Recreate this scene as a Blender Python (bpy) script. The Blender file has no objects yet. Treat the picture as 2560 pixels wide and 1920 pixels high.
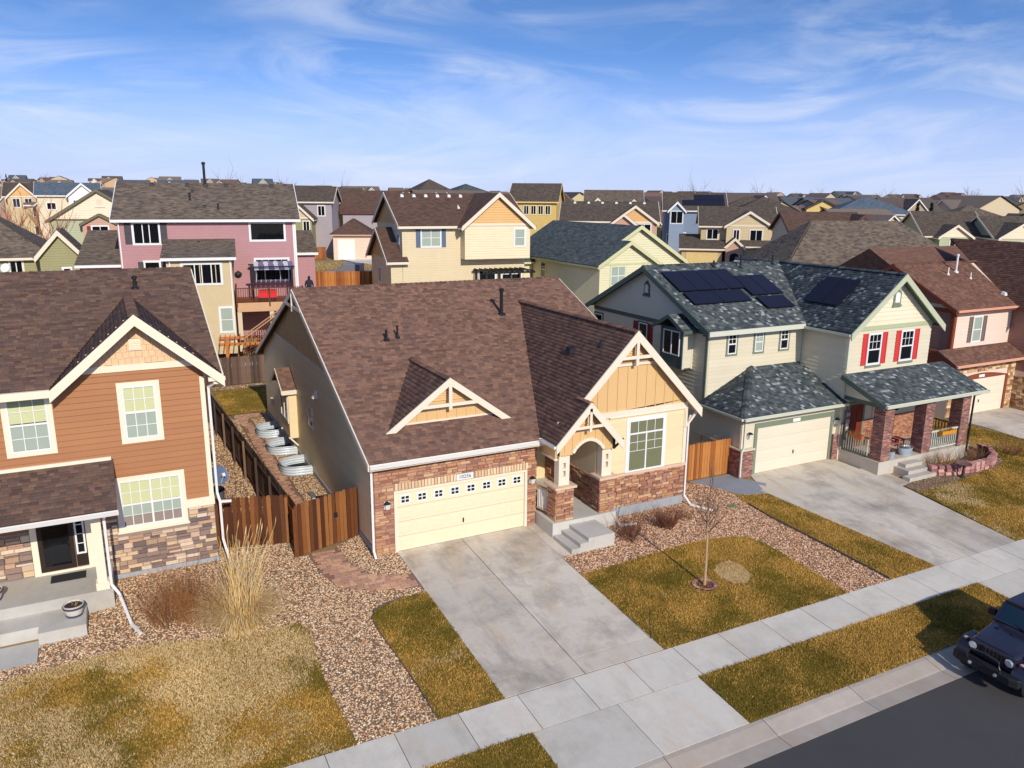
import bpy, math, random
import numpy as np
from mathutils import Vector, Matrix

random.seed(11)
rng = np.random.default_rng(5)
R = math.radians
scene = bpy.context.scene
COL = scene.collection

# ------------------------------------------------------------------ camera
cam_d = bpy.data.cameras.new('camera')
cam = bpy.data.objects.new('camera', cam_d)
COL.objects.link(cam)
cam_d.sensor_width = 36.0
cam_d.lens = 1967.5 / 2560 * 36.0
cam_d.clip_start = 0.5
cam_d.clip_end = 9000
CY, CP, CR = 0.473, 0.236, 0.008
CAM = Vector((-7.109, -23.905, 11.918))
_fw = Vector((math.sin(CY), math.cos(CY), 0))
_rt = Vector((math.cos(CY), -math.sin(CY), 0))
_up = Vector((0, 0, 1))
_f2 = _fw * math.cos(CP) - _up * math.sin(CP)
_u2 = _up * math.cos(CP) + _fw * math.sin(CP)
_r3 = _rt * math.cos(CR) + _u2 * math.sin(CR)
_u3 = _u2 * math.cos(CR) - _rt * math.sin(CR)
m = Matrix((_r3, _u3, -_f2)).transposed().to_4x4()
m.translation = CAM
cam.matrix_world = m
scene.camera = cam

# ------------------------------------------------------------------ light
SUN_EL, SUN_AZ = R(29), R(3)          # azimuth measured from -Y towards -X
sdir = Vector((-math.sin(SUN_AZ) * math.cos(SUN_EL), -math.cos(SUN_AZ) * math.cos(SUN_EL), math.sin(SUN_EL)))
sun_d = bpy.data.lights.new('sun', 'SUN')
sun_d.energy = 3.1
sun_d.angle = R(0.5)
sun_d.color = (1.0, 0.92, 0.79)
sun = bpy.data.objects.new('sun', sun_d)
sun.rotation_euler = sdir.to_track_quat('Z', 'Y').to_euler()
sun.location = (0, -40, 40)
COL.objects.link(sun)

world = bpy.data.worlds.new('World')
scene.world = world
world.use_nodes = True
nt = world.node_tree
CLX, CLX2 = 5.5, 3.1
nt.nodes.clear()
def N(tree, typ, **kw):
    n = tree.nodes.new(typ)
    for k, v in kw.items():
        setattr(n, k, v)
    return n
out = N(nt, 'ShaderNodeOutputWorld')
bg = N(nt, 'ShaderNodeBackground')
bg.inputs['Strength'].default_value = 0.15
sky = N(nt, 'ShaderNodeTexSky', sky_type='NISHITA')
sky.sun_disc = False
sky.sun_elevation = SUN_EL
sky.sun_rotation = math.pi + SUN_AZ
sky.altitude = 1600
sky.air_density = 1.0
sky.dust_density = 0.6
sky.ozone_density = 2.2
tc = N(nt, 'ShaderNodeTexCoord')
# the air is dry and clear: the blue deepens quickly above the horizon
sep = N(nt, 'ShaderNodeSeparateXYZ'); nt.links.new(tc.outputs['Generated'], sep.inputs[0])
zz0 = N(nt, 'ShaderNodeMath', operation='MULTIPLY_ADD'); zz0.inputs[1].default_value = 2.6; zz0.inputs[2].default_value = 0.12
nt.links.new(sep.outputs['Z'], zz0.inputs[0])
cv = N(nt, 'ShaderNodeCombineXYZ'); nt.links.new(sep.outputs['X'], cv.inputs[0]); nt.links.new(sep.outputs['Y'], cv.inputs[1]); nt.links.new(zz0.outputs[0], cv.inputs[2])
nv = N(nt, 'ShaderNodeVectorMath', operation='NORMALIZE'); nt.links.new(cv.outputs[0], nv.inputs[0]); nt.links.new(nv.outputs[0], sky.inputs['Vector'])
# thin cirrus drawn out along the horizon
def cloud(scale, loc, rot, st, lo, hi, detail=9, dist=0.8):
    mp = N(nt, 'ShaderNodeMapping'); mp.inputs['Location'].default_value = loc; mp.inputs['Rotation'].default_value = rot; mp.inputs['Scale'].default_value = st
    nt.links.new(tc.outputs['Generated'], mp.inputs[0])
    n1 = N(nt, 'ShaderNodeTexNoise'); n1.inputs['Scale'].default_value = scale; n1.inputs['Detail'].default_value = detail; n1.inputs['Roughness'].default_value = 0.6; n1.inputs['Distortion'].default_value = dist
    nt.links.new(mp.outputs[0], n1.inputs['Vector'])
    r1 = N(nt, 'ShaderNodeMapRange'); r1.inputs[1].default_value = lo; r1.inputs[2].default_value = hi
    nt.links.new(n1.outputs['Fac'], r1.inputs[0]); return r1.outputs[0]
c1 = cloud(3.4, (CLX, 0.4, 0.3), (0, R(5), 0), (1, 1, 5.0), 0.42, 0.80, 12, 1.8)
c2 = cloud(2.1, (CLX2, 1.2, 0.0), (0, 0, 0), (1, 1, 3.2), 0.38, 0.60, 3, 0.2)
mu = N(nt, 'ShaderNodeMath', operation='MULTIPLY'); nt.links.new(c1, mu.inputs[0]); nt.links.new(c2, mu.inputs[1])
m09 = N(nt, 'ShaderNodeMath', operation='MULTIPLY'); m09.inputs[1].default_value = 0.72; nt.links.new(mu.outputs[0], m09.inputs[0])
c3 = cloud(1.2, (4.0, 2.0, 1.0), (0, 0, 0), (1, 1, 9.0), 0.35, 0.75, 6, 0.4)
hz = N(nt, 'ShaderNodeMapRange', interpolation_type='SMOOTHSTEP'); hz.inputs[1].default_value = 0.17; hz.inputs[2].default_value = 0.0; hz.inputs[3].default_value = 0.0; hz.inputs[4].default_value = 1.0
nt.links.new(sep.outputs['Z'], hz.inputs[0])
c3m = N(nt, 'ShaderNodeMapRange'); c3m.inputs[3].default_value = 0.86; nt.links.new(c3, c3m.inputs[0])
hm = N(nt, 'ShaderNodeMath', operation='MULTIPLY'); nt.links.new(hz.outputs[0], hm.inputs[0]); nt.links.new(c3m.outputs[0], hm.inputs[1])
mix = N(nt, 'ShaderNodeMix', data_type='RGBA')
hsv = N(nt, 'ShaderNodeHueSaturation'); hsv.inputs['Saturation'].default_value = 1.16; hsv.inputs['Hue'].default_value = 0.505; hsv.inputs['Value'].default_value = 1.35
nt.links.new(sky.outputs[0], hsv.inputs['Color'])
nt.links.new(hsv.outputs[0], mix.inputs[6])
mix.inputs[7].default_value = (3.05, 3.42, 4.7, 1)
nt.links.new(hm.outputs[0], mix.inputs[0])
mixc = N(nt, 'ShaderNodeMix', data_type='RGBA'); nt.links.new(mix.outputs[2], mixc.inputs[6]); mixc.inputs[7].default_value = (4.4, 4.7, 5.4, 1); nt.links.new(m09.outputs[0], mixc.inputs[0])
nt.links.new(mixc.outputs[2], bg.inputs['Color'])
nt.links.new(bg.outputs[0], out.inputs['Surface'])

vs = scene.view_settings
vs.view_transform = 'Standard'
vs.look = 'None'
vs.exposure = 0.32
vs.gamma = 1.0
vs.use_curve_mapping = False

# ------------------------------------------------------------------ helpers
def lin(r, g, b):
    f = lambda c: (c / 255 / 12.92) if c / 255 <= 0.04045 else ((c / 255 + 0.055) / 1.055) ** 2.4
    return (f(r), f(g), f(b))

OFF = {}
def tag(o, label=None, cat=None, group=None, kind=None):
    if label: o['label'] = label
    if cat: o['category'] = cat
    if group: o['group'] = group
    if kind: o['kind'] = kind
    return o

def thing(name, label, cat, loc=(0, 0, 0), rz=0.0, group=None):
    """Empty at the base of a thing; with rz == 0 its parts are built in world coordinates."""
    o = bpy.data.objects.new(name, None)
    o.empty_display_size = 0.3
    o.location = loc
    o.rotation_euler = (0, 0, rz)
    COL.objects.link(o)
    tag(o, label, cat, group)
    OFF[o.name] = Vector(loc) if rz == 0 else Vector((0, 0, loc[2]))
    return o

def metric_uv(me):
    n = len(me.polygons)
    if n == 0: return
    nl = len(me.loops)
    no = np.empty(n * 3, np.float32); me.polygons.foreach_get('normal', no); no = no.reshape(-1, 3)
    lt = np.empty(n, np.int32); me.polygons.foreach_get('loop_total', lt)
    li = np.empty(nl, np.int32); me.loops.foreach_get('vertex_index', li)
    co = np.empty(len(me.vertices) * 3, np.float32); me.vertices.foreach_get('co', co); co = co.reshape(-1, 3)[li]
    hz_ = np.hypot(no[:, 0], no[:, 1])
    U = np.stack([-no[:, 1], no[:, 0], np.zeros(n)], 1) / np.maximum(hz_, 1e-6)[:, None]
    flat = hz_ < 0.05
    U[flat] = (1, 0, 0)
    V = np.cross(no, U); V[flat] = (0, 1, 0)
    U = np.repeat(U, lt, 0); V = np.repeat(V, lt, 0)
    uv = np.stack([(co * U).sum(1), (co * V).sum(1)], 1).astype(np.float32)
    l = me.uv_layers.new(name='UVMap')
    l.data.foreach_set('uv', uv.ravel())

class MB:
    def __init__(s):
        s.v = []; s.f = []; s.c = []
    def add(s, vs_, fs_, col=None):
        k = len(s.v)
        s.v.extend(vs_)
        for f in fs_:
            s.f.append(tuple(i + k for i in f))
            if col is not None: s.c.append(col)
        return s
    def hexa(s, p, col=None):
        """p: 8 corners, 0-3 bottom ring, 4-7 top ring"""
        return s.add(p, [(3, 2, 1, 0), (4, 5, 6, 7), (0, 1, 5, 4), (1, 2, 6, 5), (2, 3, 7, 6), (3, 0, 4, 7)], col)
    def box(s, x0, x1, y0, y1, z0, z1, col=None):
        return s.hexa([(x0, y0, z0), (x1, y0, z0), (x1, y1, z0), (x0, y1, z0), (x0, y0, z1), (x1, y0, z1), (x1, y1, z1), (x0, y1, z1)], col)
    def prism(s, poly, a, b, axis='y'):
        """polygon (2-D) swept along an axis from a to b: 'y' -> (x,z), 'x' -> (y,z), 'z' -> (x,y)"""
        n = len(poly)
        if axis == 'y': mk = lambda p, d: (p[0], d, p[1])
        elif axis == 'x': mk = lambda p, d: (d, p[0], p[1])
        else: mk = lambda p, d: (p[0], p[1], d)
        vs_ = [mk(p, a) for p in poly] + [mk(p, b) for p in poly]
        fs_ = [tuple(range(n)), tuple(range(2 * n - 1, n - 1, -1))] + [(i, i + n, (i + 1) % n + n, (i + 1) % n) for i in range(n)]
        return s.add(vs_, fs_)
    def slab(s, pts, vec):
        """planar polygon (3-D points) extruded by vec"""
        n = len(pts); vec = Vector(vec)
        vs_ = [tuple(p) for p in pts] + [tuple(Vector(p) + vec) for p in pts]
        return s.add(vs_, [tuple(range(n)), tuple(range(2 * n - 1, n - 1, -1))] + [(i, i + n, (i + 1) % n + n, (i + 1) % n) for i in range(n)])
    def bar(s, p, q, w, h, up=(0, 0, 1), col=None):
        p = Vector(p); q = Vector(q); d = (q - p).normalized(); up = Vector(up)
        if abs(d.dot(up)) > 0.98: up = Vector((0, 1, 0))
        sd = d.cross(up).normalized() * (w / 2); t = sd.cross(d).normalized() * (h / 2)
        return s.hexa([tuple(x) for x in (p - sd - t, p + sd - t, q + sd - t, q - sd - t, p - sd + t, p + sd + t, q + sd + t, q - sd + t)], col)
    def tube(s, pts, r, n=6, cap=True, col=None):
        pts = [Vector(p) for p in pts]
        rs = r if isinstance(r, (list, tuple)) else [r] * len(pts)
        k = len(s.v); ref = Vector((0, 0, 1))
        for i, p in enumerate(pts):
            d = (pts[min(i + 1, len(pts) - 1)] - pts[max(i - 1, 0)]).normalized()
            rf = ref if abs(d.dot(ref)) < 0.95 else Vector((1, 0, 0))
            a = d.cross(rf).normalized(); b = d.cross(a).normalized()
            for j in range(n):
                t = 2 * math.pi * j / n
                s.v.append(tuple(p + (a * math.cos(t) + b * math.sin(t)) * rs[i]))
        nf = 0
        for i in range(len(pts) - 1):
            for j in range(n):
                s.f.append((k + i * n + j, k + i * n + (j + 1) % n, k + (i + 1) * n + (j + 1) % n, k + (i + 1) * n + j)); nf += 1
        if cap:
            s.f.append(tuple(k + j for j in range(n))[::-1]); s.f.append(tuple(k + (len(pts) - 1) * n + j for j in range(n))); nf += 2
        if col is not None: s.c += [col] * nf
        return s
    def lathe(s, c, prof, n=16, cap=True):
        """prof: list of (r, z) going up, around the vertical axis at c"""
        k = len(s.v)
        for r, z in prof:
            for j in range(n):
                t = 2 * math.pi * j / n
                s.v.append((c[0] + r * math.cos(t), c[1] + r * math.sin(t), c[2] + z))
        for i in range(len(prof) - 1):
            for j in range(n):
                s.f.append((k + i * n + j, k + i * n + (j + 1) % n, k + (i + 1) * n + (j + 1) % n, k + (i + 1) * n + j))
        if cap:
            s.f.append(tuple(k + j for j in range(n))[::-1]); s.f.append(tuple(k + (len(prof) - 1) * n + j for j in range(n)))
        return s
    def mesh(s, name, mat, off=None, smooth=False):
        me = bpy.data.meshes.new(name)
        v = s.v
        if off is not None and off.length > 0:
            v = [(p[0] - off.x, p[1] - off.y, p[2] - off.z) for p in v]
        me.from_pydata([tuple(p) for p in v], [], s.f)
        if s.c and len(s.c) == len(s.f):
            a = me.attributes.new('Col', 'FLOAT_COLOR', 'FACE')
            a.data.foreach_set('color', np.array([(c[0], c[1], c[2], 1) for c in s.c], np.float32).ravel())
        me.update()
        metric_uv(me)
        if smooth: me.polygons.foreach_set('use_smooth', [True] * len(me.polygons))
        me.materials.append(mat)
        return me
    def build(s, name, mat, parent=None, smooth=False, kind=None, label=None):
        off = OFF.get(parent.name) if parent else None
        o = bpy.data.objects.new(name, s.mesh(name, mat, off, smooth))
        COL.objects.link(o)
        if parent:
            o.parent = parent; OFF[o.name] = off
        if kind: o['kind'] = kind
        if label: o['label'] = label
        return o

def inst(name, me, parent, loc, rz=0.0, scale=None, rot=None):
    o = bpy.data.objects.new(name, me)
    COL.objects.link(o)
    off = OFF[parent.name] if parent else Vector((0, 0, 0))
    o.parent = parent
    o.location = (loc[0] - off.x, loc[1] - off.y, loc[2] - off.z)
    o.rotation_euler = rot if rot else (0, 0, rz)
    if scale: o.scale = scale
    return o

def npmesh(name, verts, faces, mat, cols=None, parent=None, kind=None, uv=False):
    """fast mesh from numpy: verts (n,3), faces (m,k) all with k corners, cols (m,3) per face"""
    me = bpy.data.meshes.new(name)
    k = faces.shape[1]
    me.vertices.add(len(verts)); me.vertices.foreach_set('co', verts.astype(np.float32).ravel())
    me.loops.add(faces.size); me.loops.foreach_set('vertex_index', faces.astype(np.int32).ravel())
    me.polygons.add(len(faces)); me.polygons.foreach_set('loop_start', np.arange(0, faces.size, k, dtype=np.int32))
    if cols is not None:
        a = me.attributes.new('Col', 'FLOAT_COLOR', 'FACE')
        a.data.foreach_set('color', np.concatenate([cols, np.ones((len(cols), 1))], 1).astype(np.float32).ravel())
    me.update(calc_edges=True)
    if uv: metric_uv(me)
    me.materials.append(mat)
    o = bpy.data.objects.new(name, me); COL.objects.link(o)
    if parent: o.parent = parent; OFF[o.name] = OFF[parent.name]
    if kind: o['kind'] = kind
    return o

class Fr:
    """wall frame: a along the wall, b up, c outwards"""
    def __init__(s, o, u, n):
        s.o = Vector(o); s.u = Vector(u).normalized(); s.n = Vector(n).normalized()
    def P(s, a, b, c=0.0):
        p = s.o + s.u * a + s.n * c
        return (p.x, p.y, p.z + b)
def fbox(mb, fr, a0, a1, b0, b1, c0, c1, col=None):
    P = fr.P
    return mb.hexa([P(a0, b0, c1), P(a1, b0, c1), P(a1, b0, c0), P(a0, b0, c0), P(a0, b1, c1), P(a1, b1, c1), P(a1, b1, c0), P(a0, b1, c0)], col)
def front(y, x0=0.0, z0=0.0): return Fr((x0, y, z0), (1, 0, 0), (0, -1, 0))
def leftw(x, y0=0.0, z0=0.0): return Fr((x, y0, z0), (0, -1, 0), (-1, 0, 0))

# ------------------------------------------------------------------ materials
MATS = {}
def new_mat(name):
    mt = bpy.data.materials.new(name); mt.use_nodes = True
    t = mt.node_tree; b = t.nodes['Principled BSDF']
    return mt, t, b
def L(t, a, b): t.links.new(a, b)
def mulcol(t, col_socket, fac_socket, lo, hi):
    """colour * maprange(fac, 0..1 -> lo..hi)"""
    mr = N(t, 'ShaderNodeMapRange'); mr.inputs[3].default_value = lo; mr.inputs[4].default_value = hi
    L(t, fac_socket, mr.inputs[0])
    vm = N(t, 'ShaderNodeVectorMath', operation='SCALE')
    L(t, col_socket, vm.inputs[0]); L(t, mr.outputs[0], vm.inputs['Scale'])
    return vm.outputs[0]
def noise(t, scale, detail=4, rough=0.6, coord='Object', stretch=None, dist=0.0):
    tcn = N(t, 'ShaderNodeTexCoord')
    n = N(t, 'ShaderNodeTexNoise'); n.inputs['Scale'].default_value = scale; n.inputs['Detail'].default_value = detail; n.inputs['Roughness'].default_value = rough; n.inputs['Distortion'].default_value = dist
    src = tcn.outputs[coord]
    if stretch:
        mpp = N(t, 'ShaderNodeMapping'); mpp.inputs['Scale'].default_value = stretch
        L(t, src, mpp.inputs[0]); src = mpp.outputs[0]
    L(t, src, n.inputs['Vector'])
    return n.outputs['Fac']
def bump(t, b, h, strength, dist=0.01):
    bn = N(t, 'ShaderNodeBump'); bn.inputs['Strength'].default_value = strength; bn.inputs['Distance'].default_value = dist
    L(t, h, bn.inputs['Height'])
    L(t, bn.outputs[0], b.inputs['Normal'])
    return bn
def mat(name, col, rough=0.75, var=0.12, vscale=3.0, fine=0.10, fscale=60, rand=0.0, attr=False, metal=0.0, spec=0.3, bumpv=0.0, bscale=80, stretch=None):
    if name in MATS: return MATS[name]
    mt, t, b = new_mat(name)
    b.inputs['Roughness'].default_value = rough
    b.inputs['Metallic'].default_value = metal
    b.inputs['Specular IOR Level'].default_value = spec
    if attr:
        at_ = N(t, 'ShaderNodeAttribute', attribute_name='Col'); c = at_.outputs['Color']
    else:
        rgb = N(t, 'ShaderNodeRGB'); rgb.outputs[0].default_value = (*col, 1); c = rgb.outputs[0]
    if rand:
        oi = N(t, 'ShaderNodeObjectInfo'); c = mulcol(t, c, oi.outputs['Random'], 1 - rand, 1 + rand)
    if var: c = mulcol(t, c, noise(t, vscale, 3, stretch=stretch), 1 - var, 1 + var)
    if fine: c = mulcol(t, c, noise(t, fscale, 2, stretch=stretch), 1 - fine, 1 + fine)
    L(t, c, b.inputs['Base Color'])
    if bumpv: bump(t, b, noise(t, bscale, 3, stretch=stretch), bumpv)
    MATS[name] = mt
    return mt

def ramp_mat(name, cols, rough=0.8, rand_by='object', var=0.15, vscale=6, fine=0.15, fscale=50, bumpv=0.3, bscale=40, stretch=None):
    """colour picked per object at random from a list"""
    if name in MATS: return MATS[name]
    mt, t, b = new_mat(name)
    b.inputs['Roughness'].default_value = rough; b.inputs['Specular IOR Level'].default_value = 0.25
    oi = N(t, 'ShaderNodeObjectInfo')
    cr = N(t, 'ShaderNodeValToRGB'); cr.color_ramp.interpolation = 'CONSTANT'
    el = cr.color_ramp.elements
    el[0].position = 0; el[0].color = (*cols[0], 1)
    el[1].position = 1 / len(cols); el[1].color = (*cols[1], 1)
    for i in range(2, len(cols)):
        e = el.new(i / len(cols)); e.color = (*cols[i], 1)
    L(t, oi.outputs['Random'], cr.inputs[0])
    c = cr.outputs[0]
    if var: c = mulcol(t, c, noise(t, vscale, 3, stretch=stretch), 1 - var, 1 + var)
    if fine: c = mulcol(t, c, noise(t, fscale, 2, stretch=stretch), 1 - fine, 1 + fine)
    L(t, c, b.inputs['Base Color'])
    if bumpv: bump(t, b, noise(t, bscale, 3, stretch=stretch), bumpv)
    MATS[name] = mt
    return mt

def siding_mat(name, col, lap=0.18):
    """lap siding too far off to build board by board: saw-tooth relief along the height"""
    if name in MATS: return MATS[name]
    mt, t, b = new_mat(name); b.inputs['Roughness'].default_value = 0.6; b.inputs['Specular IOR Level'].default_value = 0.3
    uvn = N(t, 'ShaderNodeUVMap'); sp = N(t, 'ShaderNodeSeparateXYZ'); L(t, uvn.outputs[0], sp.inputs[0])
    d = N(t, 'ShaderNodeMath', operation='DIVIDE'); d.inputs[1].default_value = lap; L(t, sp.outputs['Y'], d.inputs[0])
    fr = N(t, 'ShaderNodeMath', operation='FRACT'); L(t, d.outputs[0], fr.inputs[0])
    rgb = N(t, 'ShaderNodeRGB'); rgb.outputs[0].default_value = (*col, 1)
    c = mulcol(t, rgb.outputs[0], noise(t, 1.5, 3), 0.92, 1.08)
    L(t, c, b.inputs['Base Color'])
    inv = N(t, 'ShaderNodeMath', operation='SUBTRACT'); inv.inputs[0].default_value = 1.0; L(t, fr.outputs[0], inv.inputs[1])
    bump(t, b, inv.outputs[0], 1.0, 0.03)
    MATS[name] = mt
    return mt

def shingle_mat(name, cols, tab=(0.30, 0.15)):
    """asphalt shingles for roofs too far off to lay tab by tab"""
    if name in MATS: return MATS[name]
    mt, t, b = new_mat(name); b.inputs['Roughness'].default_value = 0.9; b.inputs['Specular IOR Level'].default_value = 0.2
    uvn = N(t, 'ShaderNodeUVMap')
    sp = N(t, 'ShaderNodeSeparateXYZ'); L(t, uvn.outputs[0], sp.inputs[0])
    dv_ = N(t, 'ShaderNodeMath', operation='DIVIDE'); dv_.inputs[1].default_value = tab[1]; L(t, sp.outputs['Y'], dv_.inputs[0])
    fl = N(t, 'ShaderNodeMath', operation='FLOOR'); L(t, dv_.outputs[0], fl.inputs[0])
    sh = N(t, 'ShaderNodeMath', operation='MULTIPLY'); sh.inputs[1].default_value = 0.617; L(t, fl.outputs[0], sh.inputs[0])
    du = N(t, 'ShaderNodeMath', operation='DIVIDE'); du.inputs[1].default_value = tab[0]; L(t, sp.outputs['X'], du.inputs[0])
    ad = N(t, 'ShaderNodeMath', operation='ADD'); L(t, du.outputs[0], ad.inputs[0]); L(t, sh.outputs[0], ad.inputs[1])
    fu = N(t, 'ShaderNodeMath', operation='FLOOR'); L(t, ad.outputs[0], fu.inputs[0])
    cb = N(t, 'ShaderNodeCombineXYZ'); L(t, fu.outputs[0], cb.inputs[0]); L(t, fl.outputs[0], cb.inputs[1])
    wn = N(t, 'ShaderNodeTexWhiteNoise', noise_dimensions='2D'); L(t, cb.outputs[0], wn.inputs['Vector'])
    cr = N(t, 'ShaderNodeValToRGB'); el = cr.color_ramp.elements
    el[0].color = (*cols[0], 1); el[1].color = (*cols[-1], 1)
    for i in range(1, len(cols) - 1):
        e = el.new(i / (len(cols) - 1)); e.color = (*cols[i], 1)
    L(t, wn.outputs['Value'], cr.inputs[0])
    c = mulcol(t, cr.outputs[0], noise(t, 0.6, 4), 0.86, 1.14)
    L(t, c, b.inputs['Base Color'])
    fr = N(t, 'ShaderNodeMath', operation='FRACT'); L(t, dv_.outputs[0], fr.inputs[0])
    inv = N(t, 'ShaderNodeMath', operation='SUBTRACT'); inv.inputs[0].default_value = 1.0; L(t, fr.outputs[0], inv.inputs[1])
    hh = N(t, 'ShaderNodeMath', operation='MULTIPLY_ADD'); hh.inputs[1].default_value = 0.5
    L(t, wn.outputs['Value'], hh.inputs[0]); L(t, inv.outputs[0], hh.inputs[2])
    bump(t, b, hh.outputs[0], 0.8, 0.02)
    MATS[name] = mt
    return mt

def glass_mat(name, tint=(0.02, 0.025, 0.03), through=0.94):
    if name in MATS: return MATS[name]
    mt, t, b = new_mat(name)
    b.inputs['Base Color'].default_value = (*tint, 1); b.inputs['Roughness'].default_value = 0.03; b.inputs['Specular IOR Level'].default_value = 0.8
    # a real pane is never quite flat
    bump(t, b, noise(t, 1.6, 2), 0.05, 0.05)
    tr = N(t, 'ShaderNodeBsdfTransparent'); tr.inputs[0].default_value = (0.9, 0.95, 0.93, 1)
    mx = N(t, 'ShaderNodeMixShader'); fz = N(t, 'ShaderNodeFresnel'); fz.inputs[0].default_value = 1.5
    mr = N(t, 'ShaderNodeMapRange'); mr.inputs[1].default_value = 0.0; mr.inputs[2].default_value = 0.6; mr.inputs[3].default_value = through; mr.inputs[4].default_value = 0.0
    L(t, fz.outputs[0], mr.inputs[0]); L(t, mr.outputs[0], mx.inputs[0])
    L(t, b.outputs[0], mx.inputs[1]); L(t, tr.outputs[0], mx.inputs[2])
    L(t, mx.outputs[0], t.nodes['Material Output'].inputs['Surface'])
    MATS[name] = mt
    return mt

GLASS = glass_mat('window_glass')
GLASSD = glass_mat('dark_glass', (0.006, 0.008, 0.012), 0.25)
WHITE = mat('white_vinyl', (0.80, 0.80, 0.78), 0.45, 0.03, 2, 0.02)
CREAM = mat('cream_trim', (0.80, 0.70, 0.55), 0.55, 0.06, 2, 0.03)
BLIND = mat('blind_slats', (0.62, 0.66, 0.60), 0.6, 0.05, 2, 0.03)
ROOMD = mat('interior_shade', (0.012, 0.012, 0.013), 0.9, 0, 1, 0)  # near-black colour standing in for the shade of unlit interiors
MORTAR = mat('mortar', (0.30, 0.24, 0.20), 0.95, 0.1, 4, 0.2)
METAL_W = mat('white_metal', (0.78, 0.76, 0.72), 0.35, 0.03, 2, 0.02, spec=0.5)
BLACKP = mat('black_pipe', (0.015, 0.015, 0.017), 0.5, 0.1, 3, 0.05)
# ------------------------------------------------------------------ building pieces
def spans(a0, a1, cuts):
    out_ = [(a0, a1)]
    for c0, c1 in cuts:
        nx = []
        for s0, s1 in out_:
            if c1 <= s0 or c0 >= s1: nx.append((s0, s1)); continue
            if c0 > s0: nx.append((s0, c0))
            if c1 < s1: nx.append((c1, s1))
        out_ = nx
    return [s for s in out_ if s[1] - s[0] > 0.02]

def siding(parent, fr, a0, a1, b0, b1, m, openings=(), lap=0.18, gable=None, th=0.024, c0=0.0):
    """lap boards, one object per course and run. gable(b) -> (amin, amax) limits."""
    b = b0
    while b < b1 - 0.02:
        t = min(b + lap, b1)
        lv = sorted({b, t} | {o_[k] for o_ in openings for k in (2, 3) if b + 0.01 < o_[k] < t - 0.01})
        pieces = {}
        for l0, l1 in zip(lv[:-1], lv[1:]):
            mid = (l0 + l1) / 2
            for s0, s1 in spans(a0, a1, [(o_[0], o_[1]) for o_ in openings if o_[2] < mid < o_[3]]):
                pieces.setdefault((round(s0, 2), round(s1, 2)), []).append((s0, s1, l0, l1))
        for lst in pieces.values():
            mb = MB()
            for s0, s1, l0, l1 in lst:
                lo0, lo1, hi0, hi1 = s0, s1, s0, s1
                if gable:
                    g0, g1 = gable(l0); h0, h1 = gable(l1)
                    lo0, lo1, hi0, hi1 = max(s0, g0), min(s1, g1), max(s0, h0), min(s1, h1)
                    if lo1 - lo0 < 0.03: continue
                    if hi1 < hi0: hi0 = hi1 = (hi0 + hi1) / 2
                k0 = c0 + th * (1 - 0.75 * (l0 - b) / lap); k1 = c0 + th * (1 - 0.75 * (l1 - b) / lap)
                P = fr.P
                mb.hexa([P(lo0, l0, k0), P(lo1, l0, k0), P(lo1, l0, c0 - 0.01), P(lo0, l0, c0 - 0.01), P(hi0, l1, k1), P(hi1, l1, k1), P(hi1, l1, c0 - 0.01), P(hi0, l1, c0 - 0.01)])
            if mb.v: mb.build('siding_board', m, parent)
        b = t

def battens(parent, fr, a0, a1, step, top, bottom, m, w=0.045, th=0.03):
    a = a0
    while a <= a1 + 1e-6:
        lo, hi = bottom(a), top(a)
        if hi - lo > 0.05:
            mb = MB(); fbox(mb, fr, a - w / 2, a + w / 2, lo, hi, 0.0, th); mb.build('batten', m, parent)
        a += step

def poly_spans(poly, v):
    xs = []
    n = len(poly)
    for i in range(n):
        (u0, v0), (u1, v1) = poly[i], poly[(i + 1) % n]
        if (v0 <= v < v1) or (v1 <= v < v0):
            xs.append(u0 + (u1 - u0) * (v - v0) / (v1 - v0))
    xs.sort()
    return list(zip(xs[::2], xs[1::2]))

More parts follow.
